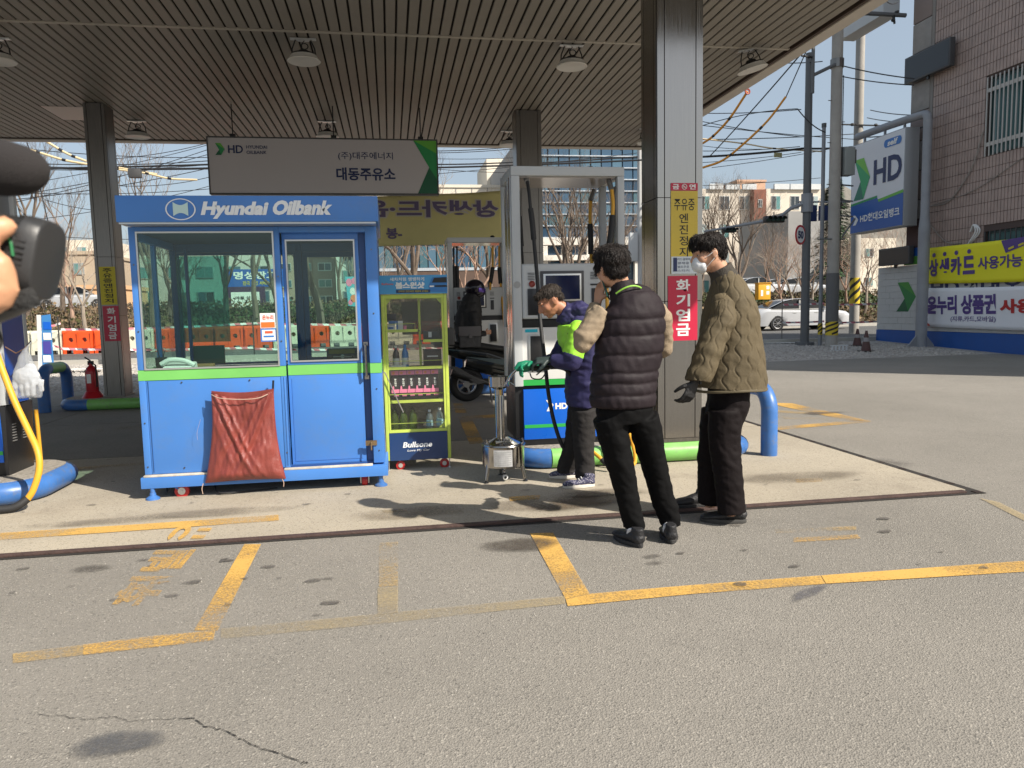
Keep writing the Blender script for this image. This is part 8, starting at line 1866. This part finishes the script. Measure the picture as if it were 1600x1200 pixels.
fuse('bodywork', b, .012, SK, t, 4)
b = MB(); b.tube([V((1.1, Ys, .90)), V((1.45, Ys, .89)), V((1.75, Ys, .84)), V((2.05, Ys, .80))], [(.05, .11), (.06, .15), (.05, .14), (.04, .10)], 12, side=V((0, 0, 1))); fuse('seat', b, .012, RUBBER, t, 4)
m = MB(); m.prism([(1.35, Ys-.185, .72), (1.95, Ys-.185, .66), (2.25, Ys-.175, .52), (1.9, Ys-.19, .58)], (0, .02, 0)); m.prism([(1.75, Ys-.19, .52), (2.2, Ys-.18, .42), (2.3, Ys-.17, .36), (1.95, Ys-.185, .46)], (0, .02, 0)); m.build('side_trim', SGm, t)
m = MB(); m.tube([V((1.12, Ys-.17, .50)), V((1.35, Ys-.17, .42)), V((1.7, Ys-.15, .30))], [.065, .07, .03], 12); m.build('exhaust', BLACK, t, smooth=True); m = MB(); m.prism([(1.08, Ys-.24, .58), (1.20, Ys-.24, .58), (1.62, Ys-.22, .32), (1.50, Ys-.22, .30)], (0, .02, 0)); m.build('heat_shield', DGREY, t)
m = MB(); m.box(1.36, 1.50, Ys-.08, Ys+.08, .60, .70); m.build('blue_box', BRIGHTB, t)
m = MB(); m.box(.86, 1.18, Ys-.22, Ys+.22, .90, 1.16); m.build('top_box', DGREY, t, bevel=.03); m = MB(); m.box(.88, 1.3, Ys-.1, Ys+.1, .865, .895); m.build('rack', STEELD, t)
m = MB(); m.tube([V((2.42, Ys, 1.0)), V((2.34, Ys, 1.10)), V((2.28, Ys-.28, 1.13))], .018, 7); m.tube([V((2.34, Ys, 1.10)), V((2.28, Ys+.28, 1.13))], .018, 7); m.build('handlebar', BLACK, t); m = MB(); m.tube([V((2.5, Ys, .7)), w2], .03, 8); m.build('fork', STEELD, t)
m = MB(); m.tube([V((1.7, Ys-.1, .3)), V((1.72, Ys-.22, .02))], .014, 6); m.build('side_stand', STEELD, t)
dxs = AY(729, 600, 11.35); t.location.x += dxs.x-1.36; t.location.y += 11.35-Ys
c = J(733, 543, 11.35); t = empty('delivery_bag', c, 'grey delivery satchel on the scooter behind the rider', 'bag'); GB_ = M('satchel_grey', (.055, .055, .058), .8, bump=.3, bscale=40)
b = MB(); b.box(c.x-.16, c.x+.16, 11.18, 11.40, .86, 1.17); fuse('satchel_body', b, .012, GB_, t, 6, lambda p, n: .006*noise.noise(p*12)); m = MB(); m.box(c.x-.165, c.x+.165, 11.155, 11.19, 1.03, 1.175); m.box(c.x-.02, c.x+.03, 11.145, 11.16, 1.0, 1.06); m.build('flap', M('satchel_flap', (.10, .095, .10), .7), t, bevel=.004)

# ================================================================ VIDEO CAMERA AND ITS OPERATOR (close, left edge)
Yc = .86
t = empty('microphone', J(-30, 262, Yc), 'black foam covered microphone on the video camera at the left edge', 'microphone')
FOAM = M('mic_foam', (.020, .017, .017), .95, bump=.35, bscale=700)
b = MB(); pts = [(-170, 252), (-90, 255), (-30, 259), (10, 263), (40, 267), (58, 270), (70, 273), (75, 275)]; rr_ = [.030, .030, .0295, .0285, .025, .020, .0125, .004]
b.tube([J(*p, Yc) for p in pts], rr_, 24); b.build('foam_windscreen', FOAM, t, smooth=True)
t = empty('video_camera', J(20, 410, Yc), 'black video camera held in at the left edge, lens hood pointing right', 'video camera')
CB_ = M('camera_body_black', (.030, .030, .031), .42, bump=.04, bscale=300); CBR = M('camera_rubber', (.014, .014, .014), .6, bump=.5, bscale=120)
a0 = J(20, 395, Yc); ax = (J(100, 412, Yc+.015)-J(20, 395, Yc)).normalized(); pm = lambda px, py, y=Yc: J(px, py, y)
sideU = V((0, 0, 1)); sideU = (sideU-ax*sideU.dot(ax)).normalized()
def seg(name, px0, py0, px1, py1, r0, r1, mat, n=36, par=None, y0=Yc, y1=Yc, sq=None):
    m = MB(); p, q = pm(px0, py0, y0), pm(px1, py1, y1)
    if sq:
        # squared barrel (superellipse)
        d = (q-p).normalized(); u = (sideU-d*sideU.dot(d)).normalized(); v = d.cross(u); vs = []; K = 40; st = [(0, r0*.96), (.04, r0), (.88, r1), (.96, r1*.965), (1, r1*.90)]
        for s_, r_ in st:
            for k in range(K):
                a_ = 2*pi*k/K; e = .62; cu = math.copysign(abs(cos(a_))**e, cos(a_)); cv = math.copysign(abs(sin(a_))**e, sin(a_)); vs.append(p+(q-p)*s_+u*cu*r_*.96+v*cv*r_*.86)
        m.add(vs, [(i*K+k, i*K+(k+1) % K, (i+1)*K+(k+1) % K, (i+1)*K+k) for i in range(len(st)-1) for k in range(K)]+[tuple(range(K))[::-1], tuple((len(st)-1)*K+k for k in range(K))])
    else: m.tube([p, q], [r0, r1], n)
    return m.build(name, mat, par or t, smooth=True)
hood = seg('lens_hood', 46, 403, 78, 409, .0445, .0430, CB_, sq=True)
m = MB(); q = pm(103.2, 411); d = ax; u = sideU; v = d.cross(u); m.build('hood_front', CBR, t) if False else None
seg('focus_ring', 8, 394, 47, 402, .0390, .0405, CBR); seg('lens_barrel', -90, 376, 10, 395, .0375, .0395, CB_)
m = MB()
for k in range(44):
    a_ = 2*pi*k/44; p = pm(22, 397); v = ax.cross(sideU); o_ = sideU*cos(a_)*.0408+v*sin(a_)*.0408; m.tube([p+o_, pm(42, 401)+o_*1.012], .0009, 4)
m.build('ring_ribs', CBR, t)
m = MB(); p = pm(30, 380, Yc-.035); m.tube([pm(2, 358, Yc-.035), pm(10, 366, Yc-.038), pm(17, 380, Yc-.040), pm(20, 400, Yc-.040)], .0016, 5); m.build('green_ring_line', M('index_green', (.02, .18, .06), .4), t)
b = MB(); b.tube([pm(-120, 430, Yc+.01), pm(-40, 440, Yc), pm(20, 432, Yc-.005), pm(62, 445, Yc-.0)], [(.055, .045), (.052, .045), (.038, .038), (.012, .02)], 18); b.tube([pm(-100, 470, Yc), pm(-20, 478, Yc), pm(40, 462, Yc), pm(66, 452, Yc)], [(.03, .03), (.022, .03), (.016, .026), (.006, .012)], 14)
fuse('camera_grip', b, .005, CB_, t, 3, lambda p, n: .0015*noise.noise(p*60))
m = MB(); m.tube(bez([pm(-20, 465, Yc-.04), pm(10, 470, Yc-.045), pm(38, 468, Yc-.045), pm(58, 462, Yc-.04)], 5), [(.010, .0025)]*16, 8); m.tube(bez([pm(-38, 515, Yc-.02), pm(-16, 512, Yc-.02), pm(-3, 532, Yc-.02), pm(-14, 550, Yc-.02), pm(-38, 553, Yc-.02)], 5), .005, 8); m.build('hand_strap', M('strap_black', (.02, .02, .02), .85, bump=.5, bscale=200), t, smooth=True)
T = empty('person', (-1.3, .95, 0), 'camera operator beyond the left edge, only a thumb and hand in view', 'person')
b = MB(); wr = pm(-95, 470, Yc-.03)
# forearm, palm and fingers wrapped round the barrel
b.tube([V((-1.25, 1.25, .95)), V((-1.0, 1.05, 1.15)), wr, pm(-45, 440, Yc-.045), pm(-12, 420, Yc-.05)], [.045, .040, (.030, .024), (.036, .020), (.034, .016)], 14)
b.tube([pm(-30, 385, Yc-.045), pm(-14, 365, Yc-.052), pm(2, 354, Yc-.052), pm(11, 353, Yc-.048)], [.0135, .0125, .0120, .0095], 12); b.ell(pm(10, 354, Yc-.048), .0105, .0100, .0110)
for k, (p0, p1, p2, p3, r_) in enumerate((((-45, 412), (-22, 402), (0, 412), (12, 430), .0120), ((-45, 428), (-22, 420), (2, 430), (16, 452), .0120), ((-45, 448), (-22, 442), (0, 452), (8, 470), .0115), ((-42, 462), (-25, 460), (-8, 470), (-10, 482), .011))):
    b.tube([pm(*p0, Yc-.05), pm(*p1, Yc-.060), pm(*p2, Yc-.060), pm(*p3, Yc-.052)], [r_*1.1, r_*1.08, r_, r_*.8], 12); b.ell(pm(*p3, Yc-.052), r_*.82, r_*.82, r_*.82)
b.tube([V((-1.25, 1.25, .95)), V((-1.45, 1.15, 1.35)), V((-1.5, 1.1, 1.4)), V((-1.5, 1.05, 1.0)), V((-1.5, 1.05, .5)), V((-1.5, 1.0, .08))], [.05, .07, (.12, .2), (.13, .18), (.13, .15), .06], 14)
P, R = head(b, V((-1.5, 1.05, 1.66)), V((1, .5, -.1))); b.tube([V((-1.5, 1.08, 1.4)), V((-1.5, 1.06, 1.62))], .058, 12)
fuse('body', b, .0052, M('skin_warm', (.58, .30, .17), .45, var=.08, vscale=30, bump=.06, bscale=80), T, 4)
b = MB(); b.tube([V((-1.5, 1.08, 1.46)), V((-1.5, 1.08, 1.36)), V((-1.5, 1.05, .95)), V((-1.5, 1.05, .85))], [(.10, .09), (.17, .22), (.17, .2), (.17, .19)], 16); b.tube([V((-1.45, 1.2, 1.36)), V((-1.27, 1.27, .97)), V((-1.1, 1.13, 1.05))], [.08, .065, .055], 12); fuse('jacket', b, .012, NAVJ, T, 3, wj)
b = MB()
for dy in (-.1, .1): b.tube([V((-1.5, 1.03+dy, .9)), V((-1.5, 1.03+dy, .5)), V((-1.5, 1.03+dy, .10))], [.11, .085, .08], 12)
fuse('trousers', b, .012, TRB, T, 3, wj)
for dy in (-.1, .1): shoe(T, V((-1.56, 1.03+dy, 0)), V((-1.30, 1.10+dy, 0)), SHB, SOLB)
